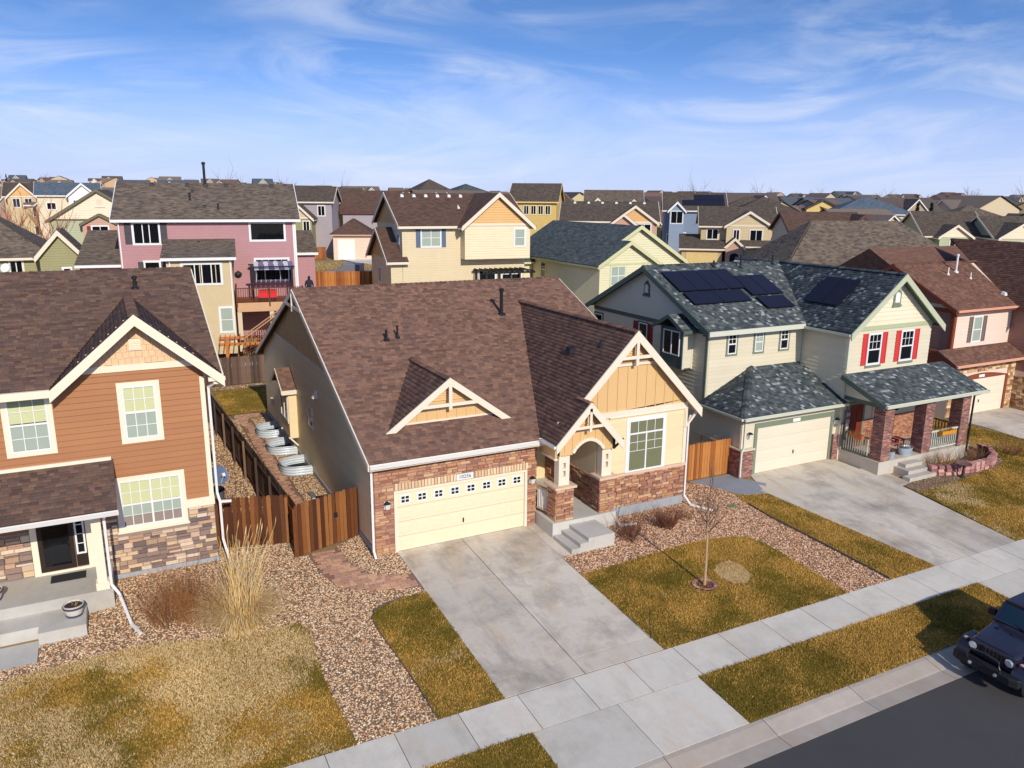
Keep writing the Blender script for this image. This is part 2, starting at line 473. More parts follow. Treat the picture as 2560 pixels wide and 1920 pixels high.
def roof_plane(parent, o, u, v, poly, base, pal, th=0.12, name='roof', lay=True, expo=0.16, tabw=(0.13, 0.30), lift=0.022, flecks=None):
    """one roof slope: deck slab plus asphalt shingle tabs laid in courses. poly in metres (along eave, up the slope)."""
    o = Vector(o); u = Vector(u).normalized(); v = Vector(v).normalized()
    n = u.cross(v).normalized()
    if n.z < 0: n = -n
    mb = MB(); mb.slab([o + u * a + v * b for a, b in poly], -n * th)
    deck = mb.build(name, base, parent)
    if not lay: return deck
    vmin = min(p[1] for p in poly); vmax = max(p[1] for p in poly)
    V_, F_, C_ = [], [], []
    b = vmin; row = 0
    while b < vmax - 0.01:
        t = min(b + expo * 1.12, vmax)
        for s0, s1 in poly_spans(poly, min(b + expo * 0.5, vmax - 0.002)):
            a = s0 - random.random() * 0.2
            while a < s1:
                w = random.uniform(*tabw)
                e0, e1 = max(a, s0), min(a + w - 0.006, s1)
                a += w
                if e1 - e0 < 0.02: continue
                h = lift * random.uniform(0.45, 1.0)
                k = len(V_)
                for aa, bb, hh in ((e0, b, h), (e1, b, h), (e1, t, 0.006), (e0, t, 0.006), (e0, b, 0.0), (e1, b, 0.0)):
                    p = o + u * aa + v * bb + n * hh
                    V_.append((p.x, p.y, p.z))
                F_ += [(k, k + 1, k + 2, k + 3), (k + 4, k + 5, k + 1, k), (k + 4, k, k + 3, k + 3), (k + 1, k + 5, k + 2, k + 2)]
                c = random.choice(pal); j = random.uniform(0.86, 1.12)
                if flecks and random.random() < flecks[0]: c = flecks[1]
                C_ += [(c[0] * j, c[1] * j, c[2] * j)] * 4
        b += expo; row += 1
    # two quads per tab (top and butt edge)
    F2 = [f for i, f in enumerate(F_) if i % 4 < 2]; C2 = [c for i, c in enumerate(C_) if i % 4 < 2]
    off = OFF.get(deck.name) or Vector((0, 0, 0))
    sh = npmesh('shingles', np.array(V_) - np.array(off), np.array(F2), MATS['shingle_tab'], np.array(C2), deck, 'stuff')
    return deck
mat('shingle_tab', (1, 1, 1), 0.92, 0.10, 0.7, 0.16, 90, attr=True, spec=0.15, bumpv=0.25, bscale=150)

def chev(mb, axis, a0, z0, am, zm, a1, z1, w, d0, d1):
    """pair of rake boards as one mitred chevron; (a,z) run along the board's top edge"""
    l0 = w * math.hypot(1, (zm - z0) / (am - a0)); l1 = w * math.hypot(1, (zm - z1) / (am - a1))
    lm = (l0 + l1) / 2
    mb.prism([(a0, z0), (am, zm), (a1, z1), (a1, z1 - l1), (am, zm - lm), (a0, z0 - l0)], d0, d1, axis)
    return mb

def ridge_caps(parent, p, q, m, w=0.30, step=0.24):
    """ridge line as one run of overlapping caps"""
    p = Vector(p); q = Vector(q); d = q - p; n = max(1, int(d.length / step)); dn = d.normalized()
    side = dn.cross(Vector((0, 0, 1))).normalized()
    mb = MB()
    for i in range(n):
        a = p + d * (i / n); b_ = p + d * ((i + 1.15) / n)
        c = random.choice(m); j = random.uniform(0.8, 1.15); c = (c[0] * j, c[1] * j, c[2] * j)
        for s_ in (1, -1):
            e = side * (s_ * w / 2); dr = Vector((0, 0, -w / 2 * 0.45))
            mb.hexa([tuple(x) for x in (a + Vector((0, 0, .0)), b_, b_ + e + dr, a + e + dr, a + Vector((0, 0, .045)), b_ + Vector((0, 0, .02)), b_ + e + dr + Vector((0, 0, .03)), a + e + dr + Vector((0, 0, .05)))], c)
    mb.build('ridge_cap', MATS['shingle_tab'], parent, kind='stuff')

def window(parent, fr, a, b, w, h, sashes=None, trim=0.09, trim_m=None, frame_m=None, blind=None, sill=False, glass=None, muntin_m=None, head=None, proud=0.0):
    """sash window in a wall frame; (a,b) lower left of the glass unit.
    sashes: list of (x0,x1,y0,y1,cols,rows) in 0..1 of the unit; blind: list of fractions closed from the top per sash"""
    frame_m = frame_m or WHITE; trim_m = trim_m or frame_m; glass = glass or GLASS; muntin_m = muntin_m or frame_m
    sashes = sashes or [(0, 1, 0, 1, 1, 1)]
    f = 0.05; pr = proud
    mb = MB()
    fbox(mb, fr, a, a + w, b, b + f, -0.02, 0.045 + pr); fbox(mb, fr, a, a + w, b + h - f, b + h, -0.02, 0.045 + pr)
    fbox(mb, fr, a, a + f, b + f, b + h - f, -0.02, 0.045 + pr); fbox(mb, fr, a + w - f, a + w, b + f, b + h - f, -0.02, 0.045 + pr)
    ys = sorted({round(s[2], 3) for s in sashes if s[2] > 0}); 
    for s in sashes:
        if s[2] > 0.001: fbox(mb, fr, a + s[0] * w + (f if s[0] < .001 else 0), a + s[1] * w - (f if s[1] > .999 else 0), b + s[2] * h - 0.03, b + s[2] * h + 0.03, -0.02, 0.04 + pr)
        if s[0] > 0.001: fbox(mb, fr, a + s[0] * w - 0.03, a + s[0] * w + 0.03, b + s[2] * h + (f if s[2] < .001 else 0.03), b + s[3] * h - (f if s[3] > .999 else 0.03), -0.02, 0.043 + pr)
    win = mb.build('window', frame_m, parent)
    if trim:
        t = MB(); th = trim if head is None else head
        fbox(t, fr, a - trim, a - 0.002, b - trim, b + h + th, 0.0, 0.037 + pr); fbox(t, fr, a + w + 0.002, a + w + trim, b - trim, b + h + th, 0.0, 0.037 + pr)
        fbox(t, fr, a - 0.002, a + w + 0.002, b + h + 0.002, b + h + th, 0.0, 0.035 + pr); fbox(t, fr, a - 0.002, a + w + 0.002, b - trim, b - 0.002, 0.0, 0.035 + pr)
        t.build('window_trim', trim_m, win)
    if sill:
        t = MB(); fbox(t, fr, a - trim - 0.04, a + w + trim + 0.04, b - trim - 0.05, b - trim + 0.01, 0.0, 0.09); t.build('sill', trim_m, win)
    for i, s in enumerate(sashes):
        x0, x1, y0, y1 = a + s[0] * w + 0.035, a + s[1] * w - 0.035, b + s[2] * h + 0.035, b + s[3] * h - 0.035
        p = MB(); p.add([fr.P(x0, y0, .018 + pr), fr.P(x1, y0, .018 + pr), fr.P(x1, y1, .018 + pr), fr.P(x0, y1, .018 + pr)], [(0, 1, 2, 3)]); p.build('pane', glass, win)
        bl = blind[i] if blind else 0
        bk = MB(); fbox(bk, fr, x0, x1, y0, y1, -0.03, 0.002 + pr); bk.build('room_shade_board', ROOMD, win)  # black board paints the unlit room behind the pane; the wall is solid
        if bl:
            sl = MB(); top = y1; yy = y1 - 0.03
            lim = y1 - (y1 - y0) * bl
            while yy > lim:
                P = fr.P
                sl.hexa([P(x0, yy - 0.028, 0.012 + pr), P(x1, yy - 0.028, 0.012 + pr), P(x1, yy - 0.028, 0.004 + pr), P(x0, yy - 0.028, 0.004 + pr), P(x0, yy + 0.026, 0.009 + pr), P(x1, yy + 0.026, 0.009 + pr), P(x1, yy + 0.026, 0.003 + pr), P(x0, yy + 0.026, 0.003 + pr)])
                yy -= 0.055
            if sl.v: sl.build('blind', s[6] if len(s) > 6 else BLIND, win)
        if s[4] > 1 or s[5] > 1:
            g = MB(); mw = 0.012
            for c_ in range(1, s[4]):
                xx = x0 + (x1 - x0) * c_ / s[4]; fbox(g, fr, xx - mw, xx + mw, y0, y1, 0.021 + pr, 0.032 + pr)
            for r_ in range(1, s[5]):
                yy = y0 + (y1 - y0) * r_ / s[5]; fbox(g, fr, x0, x1, yy - mw, yy + mw, 0.021 + pr, 0.030 + pr)
            g.build('muntin', muntin_m, win)
    return win

def shutter(parent, fr, a, b, w, h, m, slat=True):
    mb = MB()
    fbox(mb, fr, a, a + w, b, b + h, 0.0, 0.03)
    o = mb.build('shutter', m, parent)
    s = MB(); e = 0.05
    for k0, k1 in ((0, 1),):
        fbox(s, fr, a, a + e, b, b + h, 0.03, 0.05); fbox(s, fr, a + w - e, a + w, b, b + h, 0.03, 0.05)
        for bb in (b, b + h / 2 - e / 2, b + h - e): fbox(s, fr, a + e, a + w - e, bb, bb + e, 0.03, 0.048)
    s.build('shutter_rail', m, o)
    return o

def gutter(parent, p, q, m, out_dir, size=0.12):
    """K-style gutter along an eave, open trough"""
    p = Vector(p); q = Vector(q); o = Vector(out_dir).normalized() * size; z = Vector((0, 0, size))
    t = 0.012; on = o.normalized() * t; zn = Vector((0, 0, t))
    mb = MB()
    mb.hexa([tuple(x) for x in (p - z, q - z, q - z + o * .75, p - z + o * .75, p - z + zn, q - z + zn, q - z + o * .75 + zn, p - z + o * .75 + zn)])
    mb.hexa([tuple(x) for x in (p - z + o * .75, q - z + o * .75, q - z + o * .75 + on, p - z + o * .75 + on, p + o, q + o, q + o + on, p + o + on)])
    mb.hexa([tuple(x) for x in (p - z, q - z, q - z + on, p - z + on, p, q, q + on, p + on)])
    for e in (p, q):
        d = (q - p).normalized() * (t if e is p else -t)
        mb.hexa([tuple(x) for x in (e - z, e - z + o * .75, e - z + o * .75 + d, e - z + d, e, e + o, e + o + d, e + d)])
    return mb.build('gutter', m, parent)

def downspout(parent, pts, m, w=0.075, d=0.06):
    mb = MB()
    for p, q in zip(pts[:-1], pts[1:]):
        mb.bar(p, q, w, d, up=(0, 1, 0.01))
    return mb.build('downspout', m, parent)

# unit stones (origin at the centre of the back face, 1 x 1 x 1, local y outwards = -y)
def stone_variants(m, n=8, rough=0.13):
    vs_ = []
    for i in range(n):
        r = random.Random(i + 3)
        mb = MB()
        j = lambda s=rough: r.uniform(-s, s)
        bk = [(-.5, 0, -.5), (.5, 0, -.5), (.5, 0, .5), (-.5, 0, .5)]
        md = [(x * (1 + j(.03)), -0.72, z * (1 + j(.05))) for x, _, z in bk]
        ft = [(x * (.9 + j(.04)), -1 + j(), z * (.82 + j(.06))) for x, _, z in bk]
        mb.v = bk + md + ft
        mb.f = [(0, 4, 5, 1)[::-1], (1, 5, 6, 2)[::-1], (2, 6, 7, 3)[::-1], (3, 7, 4, 0)[::-1], (4, 8, 9, 5)[::-1], (5, 9, 10, 6)[::-1], (6, 10, 11, 7)[::-1], (7, 11, 8, 4)[::-1], (8, 11, 10, 9)[::-1]]
        vs_.append(mb.mesh('stone', m))
    return vs_

class Stones:
    """collects veneer stones of one thing; the 300 largest become parts, the rest one joined part"""
    def __init__(s, parent, m, m_rest, variants, name='stone'):
        s.p = parent; s.m = m; s.mr = m_rest; s.var = variants; s.l = []; s.name = name
    def face(s, fr, a0, a1, b0, b1, openings=(), row=(0.075, 0.13), wid=(0.15, 0.42), dep=0.06, gap=0.015, top=None):
        b = b0
        while b < b1 - 0.03:
            h = min(random.uniform(*row), b1 - b)
            if b1 - (b + h) < 0.05: h = b1 - b
            mid = b + h / 2
            for s0, s1 in spans(a0, a1, [(o_[0], o_[1]) for o_ in openings if o_[2] < b + h - 0.01 and o_[3] > b + 0.01]):
                a = s0
                while a < s1 - 0.01:
                    w = random.uniform(*wid)
                    if s1 - (a + w) < 0.12: w = s1 - a
                    if top is None or top((a + w / 2)) > b + h:
                        if random.random() < 0.22 and h > 0.11:
                            s.l.append((fr, a + w / 2, b + h * .25, w - gap, h / 2 - gap, dep * random.uniform(.7, 1.25)))
                            s.l.append((fr, a + w / 2, b + h * .75, w - gap, h / 2 - gap, dep * random.uniform(.7, 1.25)))
                        else:
                            s.l.append((fr, a + w / 2, mid, w - gap, h - gap, dep * random.uniform(.7, 1.3)))
                    a += w
            b += h
    def done(s, limit=300, pal=None):
        s.l.sort(key=lambda e: -e[3] * e[4])
        rest = MB()
        for i, (fr, a, b, w, h, d) in enumerate(s.l):
            v = random.choice(s.var)
            if i < limit:
                rz = math.atan2(fr.u.y, fr.u.x)
                inst(s.name, v, s.p, fr.P(a, b, 0), rz, (w, d, h))
            else:
                c = random.choice(pal)
                P = fr.P; x = w / 2; z = h / 2; e = 0.012
                k = len(rest.v)
                rest.v += [P(a - x, b - z, d * .7), P(a + x, b - z, d * .7), P(a + x, b + z, d * .7), P(a - x, b + z, d * .7), P(a - x + e, b - z + e, d), P(a + x - e, b - z + e, d), P(a + x - e, b + z - e, d), P(a - x + e, b + z - e, d), P(a - x, b - z, 0), P(a + x, b - z, 0), P(a + x, b + z, 0), P(a - x, b + z, 0)]
                fs = [(4, 5, 6, 7), (0, 1, 5, 4), (1, 2, 6, 5), (2, 3, 7, 6), (3, 0, 4, 7), (8, 9, 1, 0), (9, 10, 2, 1), (10, 11, 3, 2), (11, 8, 0, 3)]
                rest.f += [tuple(k + q for q in f) for f in fs]; rest.c += [c] * 9
        if rest.v:
            rest.build(s.name + '_infill', s.mr, s.p, kind='stuff')

def brick_faces(parent, faces, pal, mrt=None, name='bricks', bw=0.205, bh=0.068, dep=0.012):
    """small bricks, joined: faces = list of (frame, a0, a1, b0, b1)"""
    mb = MB()
    for fr, a0, a1, b0, b1 in faces:
        b = b0; r = 0
        while b < b1 - 0.02:
            t = min(b + bh, b1)
            a = a0 - (bw / 2 if r % 2 else 0)
            while a < a1:
                e0, e1 = max(a, a0), min(a + bw, a1); a += bw
                if e1 - e0 < 0.03: continue
                c = random.choice(pal); j = random.uniform(.75, 1.2)
                fbox(mb, fr, e0 + .007, e1 - .007, b + .008, t - .008, -0.01, dep * random.uniform(.8, 1.2), (c[0] * j, c[1] * j, c[2] * j))
            b = t; r += 1
    return mb.build(name, MATS['brick_tab'], parent, kind='stuff')
mat('brick_tab', (1, 1, 1), 0.9, 0.12, 5, 0.15, 70, attr=True, spec=0.2)

def roof_vent(parent, p, m, w=0.3):
    mb = MB(); x, y, z = p
    mb.hexa([(x - w / 2, y - w / 2, z - .03), (x + w / 2, y - w / 2, z - .03), (x + w / 2, y + w / 2, z + .05), (x - w / 2, y + w / 2, z + .05), (x - w * .36, y - w * .4, z + .14), (x + w * .36, y - w * .4, z + .14), (x + w * .36, y + w * .36, z + .2), (x - w * .36, y + w * .36, z + .2)])
    return mb.build('roof_vent', m, parent)

def stack_pipe(parent, p, h, r, m, cap=None):
    mb = MB(); x, y, z = p
    prof = [(r * 2.6, -.06), (r * 2.4, .03), (r * 1.3, .07), (r, .1), (r, h)]
    if cap: prof += [(r * cap, h), (r * cap, h + r * 1.6), (r * .6, h + r * 2)]
    mb.lathe((x, y, z), prof, 10)
    return mb.build('vent_pipe', m, parent, smooth=False)

def solid(parent, name, m, fn):
    mb = MB(); fn(mb); return mb.build(name, m, parent)
# ------------------------------------------------------------------ terrain
def sstep(a, b, x):
    t = np.clip((x - a) / (b - a), 0, 1); return t * t * (3 - 2 * t)
def ground_h(x, y):
    x = np.asarray(x, float); y = np.asarray(y, float)
    g = np.where(y < -12.62, -0.78, np.where(y < 0, 0.056 * y, 0.0))
    g = np.where(y < -11.6, -0.78, g)
    g = np.where(y < -24, -0.65, g)
    rear = 3.9                                           # back streets lie higher
    g = g + np.where(y > 0, rear * sstep(28.5, 41, y + 0.45 * np.maximum(x - 10, 0)), 0)
    dx, dy = x - CAM.x, y - CAM.y
    dep = dx * _fw.x + dy * _fw.y; lat = dx * _rt.x + dy * _rt.y
    tt = lat / np.maximum(dep, 1)
    hill = 11.0 * sstep(130, 620, dep) * sstep(0.06, -0.42, tt) + 2.6 * sstep(120, 500, dep) * sstep(-0.1, 0.3, tt)
    return g + np.where(y > 0, hill, 0)
def gh(x, y): return float(ground_h(x, y))

SOIL = mat('dry_ground', lin(150, 125, 85), 0.95, 0.25, 0.15, 0.2, 8)
xs = np.unique(np.concatenate([np.linspace(-60, 110, 69), np.linspace(-2200, -60, 40), np.linspace(110, 3200, 50)]))
ys = np.unique(np.concatenate([np.array([-400, -120, -60, -24.01, -24, -12.62, -12.615, -11.61, -11.6, -8.3, 0, 2, 4, 6, 8, 10, 12, 14, 16, 18, 20, 22]), np.linspace(24, 140, 60), np.linspace(140, 700, 40), np.linspace(700, 3600, 30)]))
X_, Y_ = np.meshgrid(xs, ys)
Z_ = ground_h(X_, Y_) - 0.035
vv = np.stack([X_.ravel(), Y_.ravel(), Z_.ravel()], 1)
nx_, ny_ = len(xs), len(ys)
idx = np.arange(nx_ * ny_).reshape(ny_, nx_)
ff = np.stack([idx[:-1, :-1].ravel(), idx[:-1, 1:].ravel(), idx[1:, 1:].ravel(), idx[1:, :-1].ravel()], 1)
tag(npmesh('ground', vv, ff, SOIL), kind='structure')

def gz(x, y, off=0.0): return gh(x, y) + off
def zf(y): return 0.056 * y if y < 0 else 0.0
def flat_slab(name, poly, off, th, m, parent=None, kind=None, zfun=zf):
    mb = MB()
    mb.v = [(x, y, zfun(y) + off) for x, y in poly] + [(x, y, zfun(y) + off - th) for x, y in poly]
    n = len(poly)
    mb.f = [tuple(range(n)), tuple(range(2 * n - 1, n - 1, -1))] + [(i, i + n, (i + 1) % n + n, (i + 1) % n) for i in range(n)]
    o = mb.build(name, m, parent)
    if kind: o['kind'] = kind
    return o

def concrete_mat(name, base, stain=(0.22, 0.19, 0.15), amt=0.5, rand=0.10, warm=0.25):
    mt, t, b = new_mat(name); b.inputs['Roughness'].default_value = 0.85; b.inputs['Specular IOR Level'].default_value = 0.25
    oi = N(t, 'ShaderNodeObjectInfo')
    rgb = N(t, 'ShaderNodeRGB'); rgb.outputs[0].default_value = (*base, 1)
    c = mulcol(t, rgb.outputs[0], oi.outputs['Random'], 1 - rand, 1 + rand)
    mr = N(t, 'ShaderNodeMapRange'); mr.inputs[1].default_value = 0.48; mr.inputs[2].default_value = 0.75; mr.inputs[4].default_value = amt
    L(t, noise(t, 0.55, 6, 0.65, dist=0.2), mr.inputs[0])
    mx = N(t, 'ShaderNodeMix', data_type='RGBA'); L(t, mr.outputs[0], mx.inputs[0]); L(t, c, mx.inputs[6]); mx.inputs[7].default_value = (*stain, 1)
    mr2 = N(t, 'ShaderNodeMapRange'); mr2.inputs[1].default_value = 0.5; mr2.inputs[2].default_value = 0.8; mr2.inputs[4].default_value = warm
    L(t, noise(t, 0.9, 4, 0.6, stretch=(1.4, 0.5, 1)), mr2.inputs[0])
    mx2_ = N(t, 'ShaderNodeMix', data_type='RGBA'); L(t, mr2.outputs[0], mx2_.inputs[0]); L(t, mx.outputs[2], mx2_.inputs[6]); mx2_.inputs[7].default_value = (base[0] * 0.92, base[1] * 0.74, base[2] * 0.52, 1)
    mr3 = N(t, 'ShaderNodeMapRange'); mr3.inputs[1].default_value = 0.52; mr3.inputs[2].default_value = 0.78; mr3.inputs[4].default_value = 1.0
    L(t, noise(t, 1.0, 6, 0.7, stretch=(1.5, 0.40, 1), dist=0.15), mr3.inputs[0])
    sm = N(t, 'ShaderNodeMath', operation='MULTIPLY'); sm.inputs[1].default_value = amt * .75; L(t, mr3.outputs[0], sm.inputs[0])
    mx4 = N(t, 'ShaderNodeMix', data_type='RGBA'); L(t, sm.outputs[0], mx4.inputs[0]); L(t, mx2_.outputs[2], mx4.inputs[6]); mx4.inputs[7].default_value = (stain[0] * .8, stain[1] * .8, stain[2] * .82, 1)
    c = mulcol(t, mx4.outputs[2], noise(t, 45, 3), 0.9, 1.1)
    c = mulcol(t, c, noise(t, 5, 5, 0.7), 0.9, 1.1)
    L(t, c, b.inputs['Base Color'])
    bump(t, b, noise(t, 90, 3), 0.15)
    MATS[name] = mt
    return mt
CONC = concrete_mat('driveway_concrete', (0.60, 0.53, 0.435), stain=(0.22, 0.185, 0.15), amt=0.8, warm=0.6)
WALK = concrete_mat('walk_concrete', (0.63, 0.575, 0.485), amt=0.4, warm=0.5)
CURB = concrete_mat('kerb_concrete', (0.47, 0.395, 0.32), amt=0.3, warm=0.4)
JOINT = mat('joint_dirt', (0.10, 0.085, 0.07), 0.95)
STEPC = concrete_mat('porch_concrete', (0.53, 0.505, 0.45), amt=0.35, warm=0.25)
FOUND = concrete_mat('foundation_concrete', (0.36, 0.38, 0.40), amt=0.25, warm=0.1)

# asphalt with a spill of pale sand
mt, t, b = new_mat('asphalt'); b.inputs['Roughness'].default_value = 0.9
rgb = N(t, 'ShaderNodeRGB'); rgb.outputs[0].default_value = (0.060, 0.055, 0.053, 1)
c = mulcol(t, rgb.outputs[0], noise(t, 0.35, 5, 0.6), 0.75, 1.3)
c = mulcol(t, c, noise(t, 70, 2), 0.6, 1.45)
tcn = N(t, 'ShaderNodeTexCoord'); mpp = N(t, 'ShaderNodeMapping'); mpp.vector_type = 'TEXTURE'
mpp.inputs['Location'].default_value = (10.45, -13.8, 0); mpp.inputs['Rotation'].default_value = (0, 0, R(95)); mpp.inputs['Scale'].default_value = (1.5, 0.75, 1)
L(t, tcn.outputs['Object'], mpp.inputs[0])
gr = N(t, 'ShaderNodeTexGradient', gradient_type='SPHERICAL'); L(t, mpp.outputs[0], gr.inputs[0])
ms = N(t, 'ShaderNodeMath', operation='MULTIPLY'); L(t, gr.outputs['Fac'], ms.inputs[0]); L(t, noise(t, 6, 6, 0.75, dist=1.0), ms.inputs[1])
mr = N(t, 'ShaderNodeMapRange'); mr.inputs[1].default_value = 0.16; mr.inputs[2].default_value = 0.40; mr.inputs[4].default_value = 0.9; L(t, ms.outputs[0], mr.inputs[0])
mx = N(t, 'ShaderNodeMix', data_type='RGBA'); L(t, mr.outputs[0], mx.inputs[0]); L(t, c, mx.inputs[6]); mx.inputs[7].default_value = (0.42, 0.33, 0.25, 1)
sp_ = N(t, 'ShaderNodeMapRange'); sp_.inputs[1].default_value = 0.74; sp_.inputs[2].default_value = 0.80; sp_.inputs[4].default_value = 0.5; L(t, noise(t, 2.6, 5, 0.7), sp_.inputs[0])
mx3 = N(t, 'ShaderNodeMix', data_type='RGBA'); L(t, sp_.outputs[0], mx3.inputs[0]); L(t, mx.outputs[2], mx3.inputs[6]); mx3.inputs[7].default_value = (0.28, 0.25, 0.23, 1)
L(t, mx3.outputs[2], b.inputs['Base Color']); bump(t, b, noise(t, 160, 2), 0.5)
MATS['asphalt'] = mt
mb = MB(); mb.box(-120, 220, -23.4, -12.6, -0.9, -0.742); tag(mb.build('street', mt), kind='structure')

# sidewalk, kerb, driveways: each slab its own piece over a dark joint bed
def slab_bed(name, poly, off, m=JOINT):
    return flat_slab(name, poly, off, 0.06, m, kind='structure')
sw = slab_bed('sidewalk', [(-60, -9.66), (90, -9.66), (90, -8.31), (-60, -8.31)], -0.004)
k = -0.55 - 1.64 * 9
while k < 46:
    flat_slab('pavement_slab', [(k + .009, -9.65), (k + 1.631, -9.65), (k + 1.631, -8.32), (k + .009, -8.32)], 0.012 + random.uniform(-.002, .002), 0.05, WALK, sw)
    k += 1.64
kb = MB(); kb.prism([(-12.625, -.80), (-12.625, -.75), (-12.16, -.775), (-11.62, -.665), (-11.62, -.80)], -60, 90, 'x')
kb = tag(kb.build('kerb', JOINT), kind='structure')
k = 3.17 - 3.03 * 7
while k < 46:
    mb = MB()
    mb.prism([(-12.62, -.80), (-12.62, -.737), (-12.17, -.757), (-12.12, -.74), (-11.72, -.655), (-11.60, -.648), (-11.60, -.80)], k + .008, k + 3.022, 'x')
    mb.build('kerb_segment', CURB, kb); k += 3.03
dw = slab_bed('driveway', [(.74, -8.30), (5.74, -8.30), (5.74, -3.0), (6.15, -2.66), (6.15, 0.06), (.74, 0.06)], -0.002)
xm = 3.14
for x0, x1 in ((.745, xm - .011), (xm + .011, 5.735)):
    for y0, y1 in ((-8.285, -7.63), (-7.612, -5.23), (-5.212, -2.77), (-2.752, -.42), (-.40, 0.05)):
        flat_slab('driveway_slab', [(x0, y0), (x1, y0), (x1, y1), (x0, y1)], 0.016 + random.uniform(-.002, .002), 0.06, CONC, dw)
flat_slab('driveway_slab', [(5.748, -2.75), (6.155, -2.65), (6.155, 0.05), (5.748, 0.05)], 0.014, 0.06, CONC, dw)
ap = slab_bed('driveway_apron', [(.79, -11.60), (5.82, -11.60), (5.82, -9.67), (.79, -9.67)], -0.002)
for x0, x1 in ((.795, 3.215), (3.228, 5.815)):
    flat_slab('apron_slab', [(x0, -11.59), (x1, -11.59), (x1, -9.675), (x0, -9.675)], 0.014, 0.06, WALK, ap)
rd = slab_bed('driveway', [(17.4, -8.30), (21.95, -8.30), (22.6, -1.9), (22.3, .55), (17.2, .55), (16.4, -1.4)], -0.002)
ed = lambda y: 16.4 + (17.4 - 16.4) * (-1.4 - y) / 6.9; er = lambda y: 21.95 + .65 * (y + 8.3) / 6.4
for y0, y1 in ((-8.29, -5.6), (-5.588, -2.9), (-2.888, -1.0)):
    mid0, mid1 = (ed(y0) + er(y0)) / 2, (ed(y1) + er(y1)) / 2
    flat_slab('driveway_slab', [(ed(y0), y0), (mid0 - .006, y0), (mid1 - .006, y1), (ed(y1), y1)], 0.014, 0.06, CONC, rd)
    flat_slab('driveway_slab', [(mid0 + .006, y0), (er(y0), y0), (er(y1), y1), (mid1 + .006, y1)], 0.015, 0.06, CONC, rd)
flat_slab('driveway_slab', [(16.5, -.988), (22.35, -.988), (22.25, .54), (17.2, .54)], 0.014, 0.06, CONC, rd)
ra = slab_bed('driveway_apron', [(17.66, -11.6), (22.3, -11.6), (22.3, -9.67), (17.66, -9.67)], -0.002)
for x0, x1 in ((17.665, 19.97), (19.985, 22.295)):
    flat_slab('apron_slab', [(x0, -11.59), (x1, -11.59), (x1, -9.675), (x0, -9.675)], 0.014, 0.06, WALK, ra)
rrd = slab_bed('driveway', [(34.2, -8.3), (39.2, -8.3), (39.2, 2.7), (33.4, 2.7), (33.4, 1.1)], -0.002)
for y0, y1 in ((-8.29, -5.5), (-5.488, -2.7), (-2.688, 0.1), (.112, 2.69)):
    for x0, x1 in ((33.9, 36.5), (36.512, 39.19)):
        flat_slab('driveway_slab', [(x0, y0), (x1, y0), (x1, y1), (x0, y1)], 0.014, 0.06, CONC, rrd)
flat_slab('path', [(22.3, -1.84), (23.16, -1.84), (23.16, -3.0), (22.5, -3.0)], 0.012, 0.05, CONC, kind='structure')
# grey path beside the right neighbour
flat_slab('path', [(14.2, 1.0), (16.5, 1.0), (16.5, .3), (17.1, -.55), (16.45, -1.35), (15.4, -1.1), (14.9, -.3), (14.3, .5)], 0.01, 0.05, mat('grey_path', (0.26, 0.28, 0.30), 0.9, 0.12, 2, 0.1), kind='structure')
flat_slab('path', [(-16, -2.0), (-9.79, -2.0), (-9.79, -1.2), (-8.62, -1.2), (-8.62, -.9), (-16, -.9)], 0.012, 0.06, STEPC, kind='structure')

# ------------------------------------------------------------------ lawns and gravel
def in_poly(px, py, poly):
    r = np.zeros(len(px), bool); n = len(poly)
    for i in range(n):
        (x0, y0), (x1, y1) = poly[i], poly[(i + 1) % n]
        cnd = ((y0 > py) != (y1 > py)) & (px < (x1 - x0) * (py - y0) / ((y1 - y0) if y1 != y0 else 1e-9) + x0)
        r ^= cnd
    return r
_perm = rng.random((64, 64))
def vnoise(x, y, s):
    x = np.asarray(x) * s + 1000; y = np.asarray(y) * s + 1000
    xi = np.floor(x).astype(int); yi = np.floor(y).astype(int); fx = x - xi; fy = y - yi
    fx = fx * fx * (3 - 2 * fx); fy = fy * fy * (3 - 2 * fy)
    g = lambda a, b_: _perm[a % 64, b_ % 64]
    return (g(xi, yi) * (1 - fx) + g(xi + 1, yi) * fx) * (1 - fy) + (g(xi, yi + 1) * (1 - fx) + g(xi + 1, yi + 1) * fx) * fy
def fbm(x, y, s): return (vnoise(x, y, s) + .5 * vnoise(x, y, s * 2.1) + .25 * vnoise(x, y, s * 4.3)) / 1.75
def scatter(poly, dens):
    a = np.array(poly); x0, y0 = a.min(0); x1, y1 = a.max(0)
    n = int((x1 - x0) * (y1 - y0) * dens)
    px = rng.uniform(x0, x1, n); py = rng.uniform(y0, y1, n)
    k_ = in_poly(px, py, poly)
    return px[k_], py[k_]
def hz_at(px, py): return np.where(py < 0, 0.056 * py, 0.0)

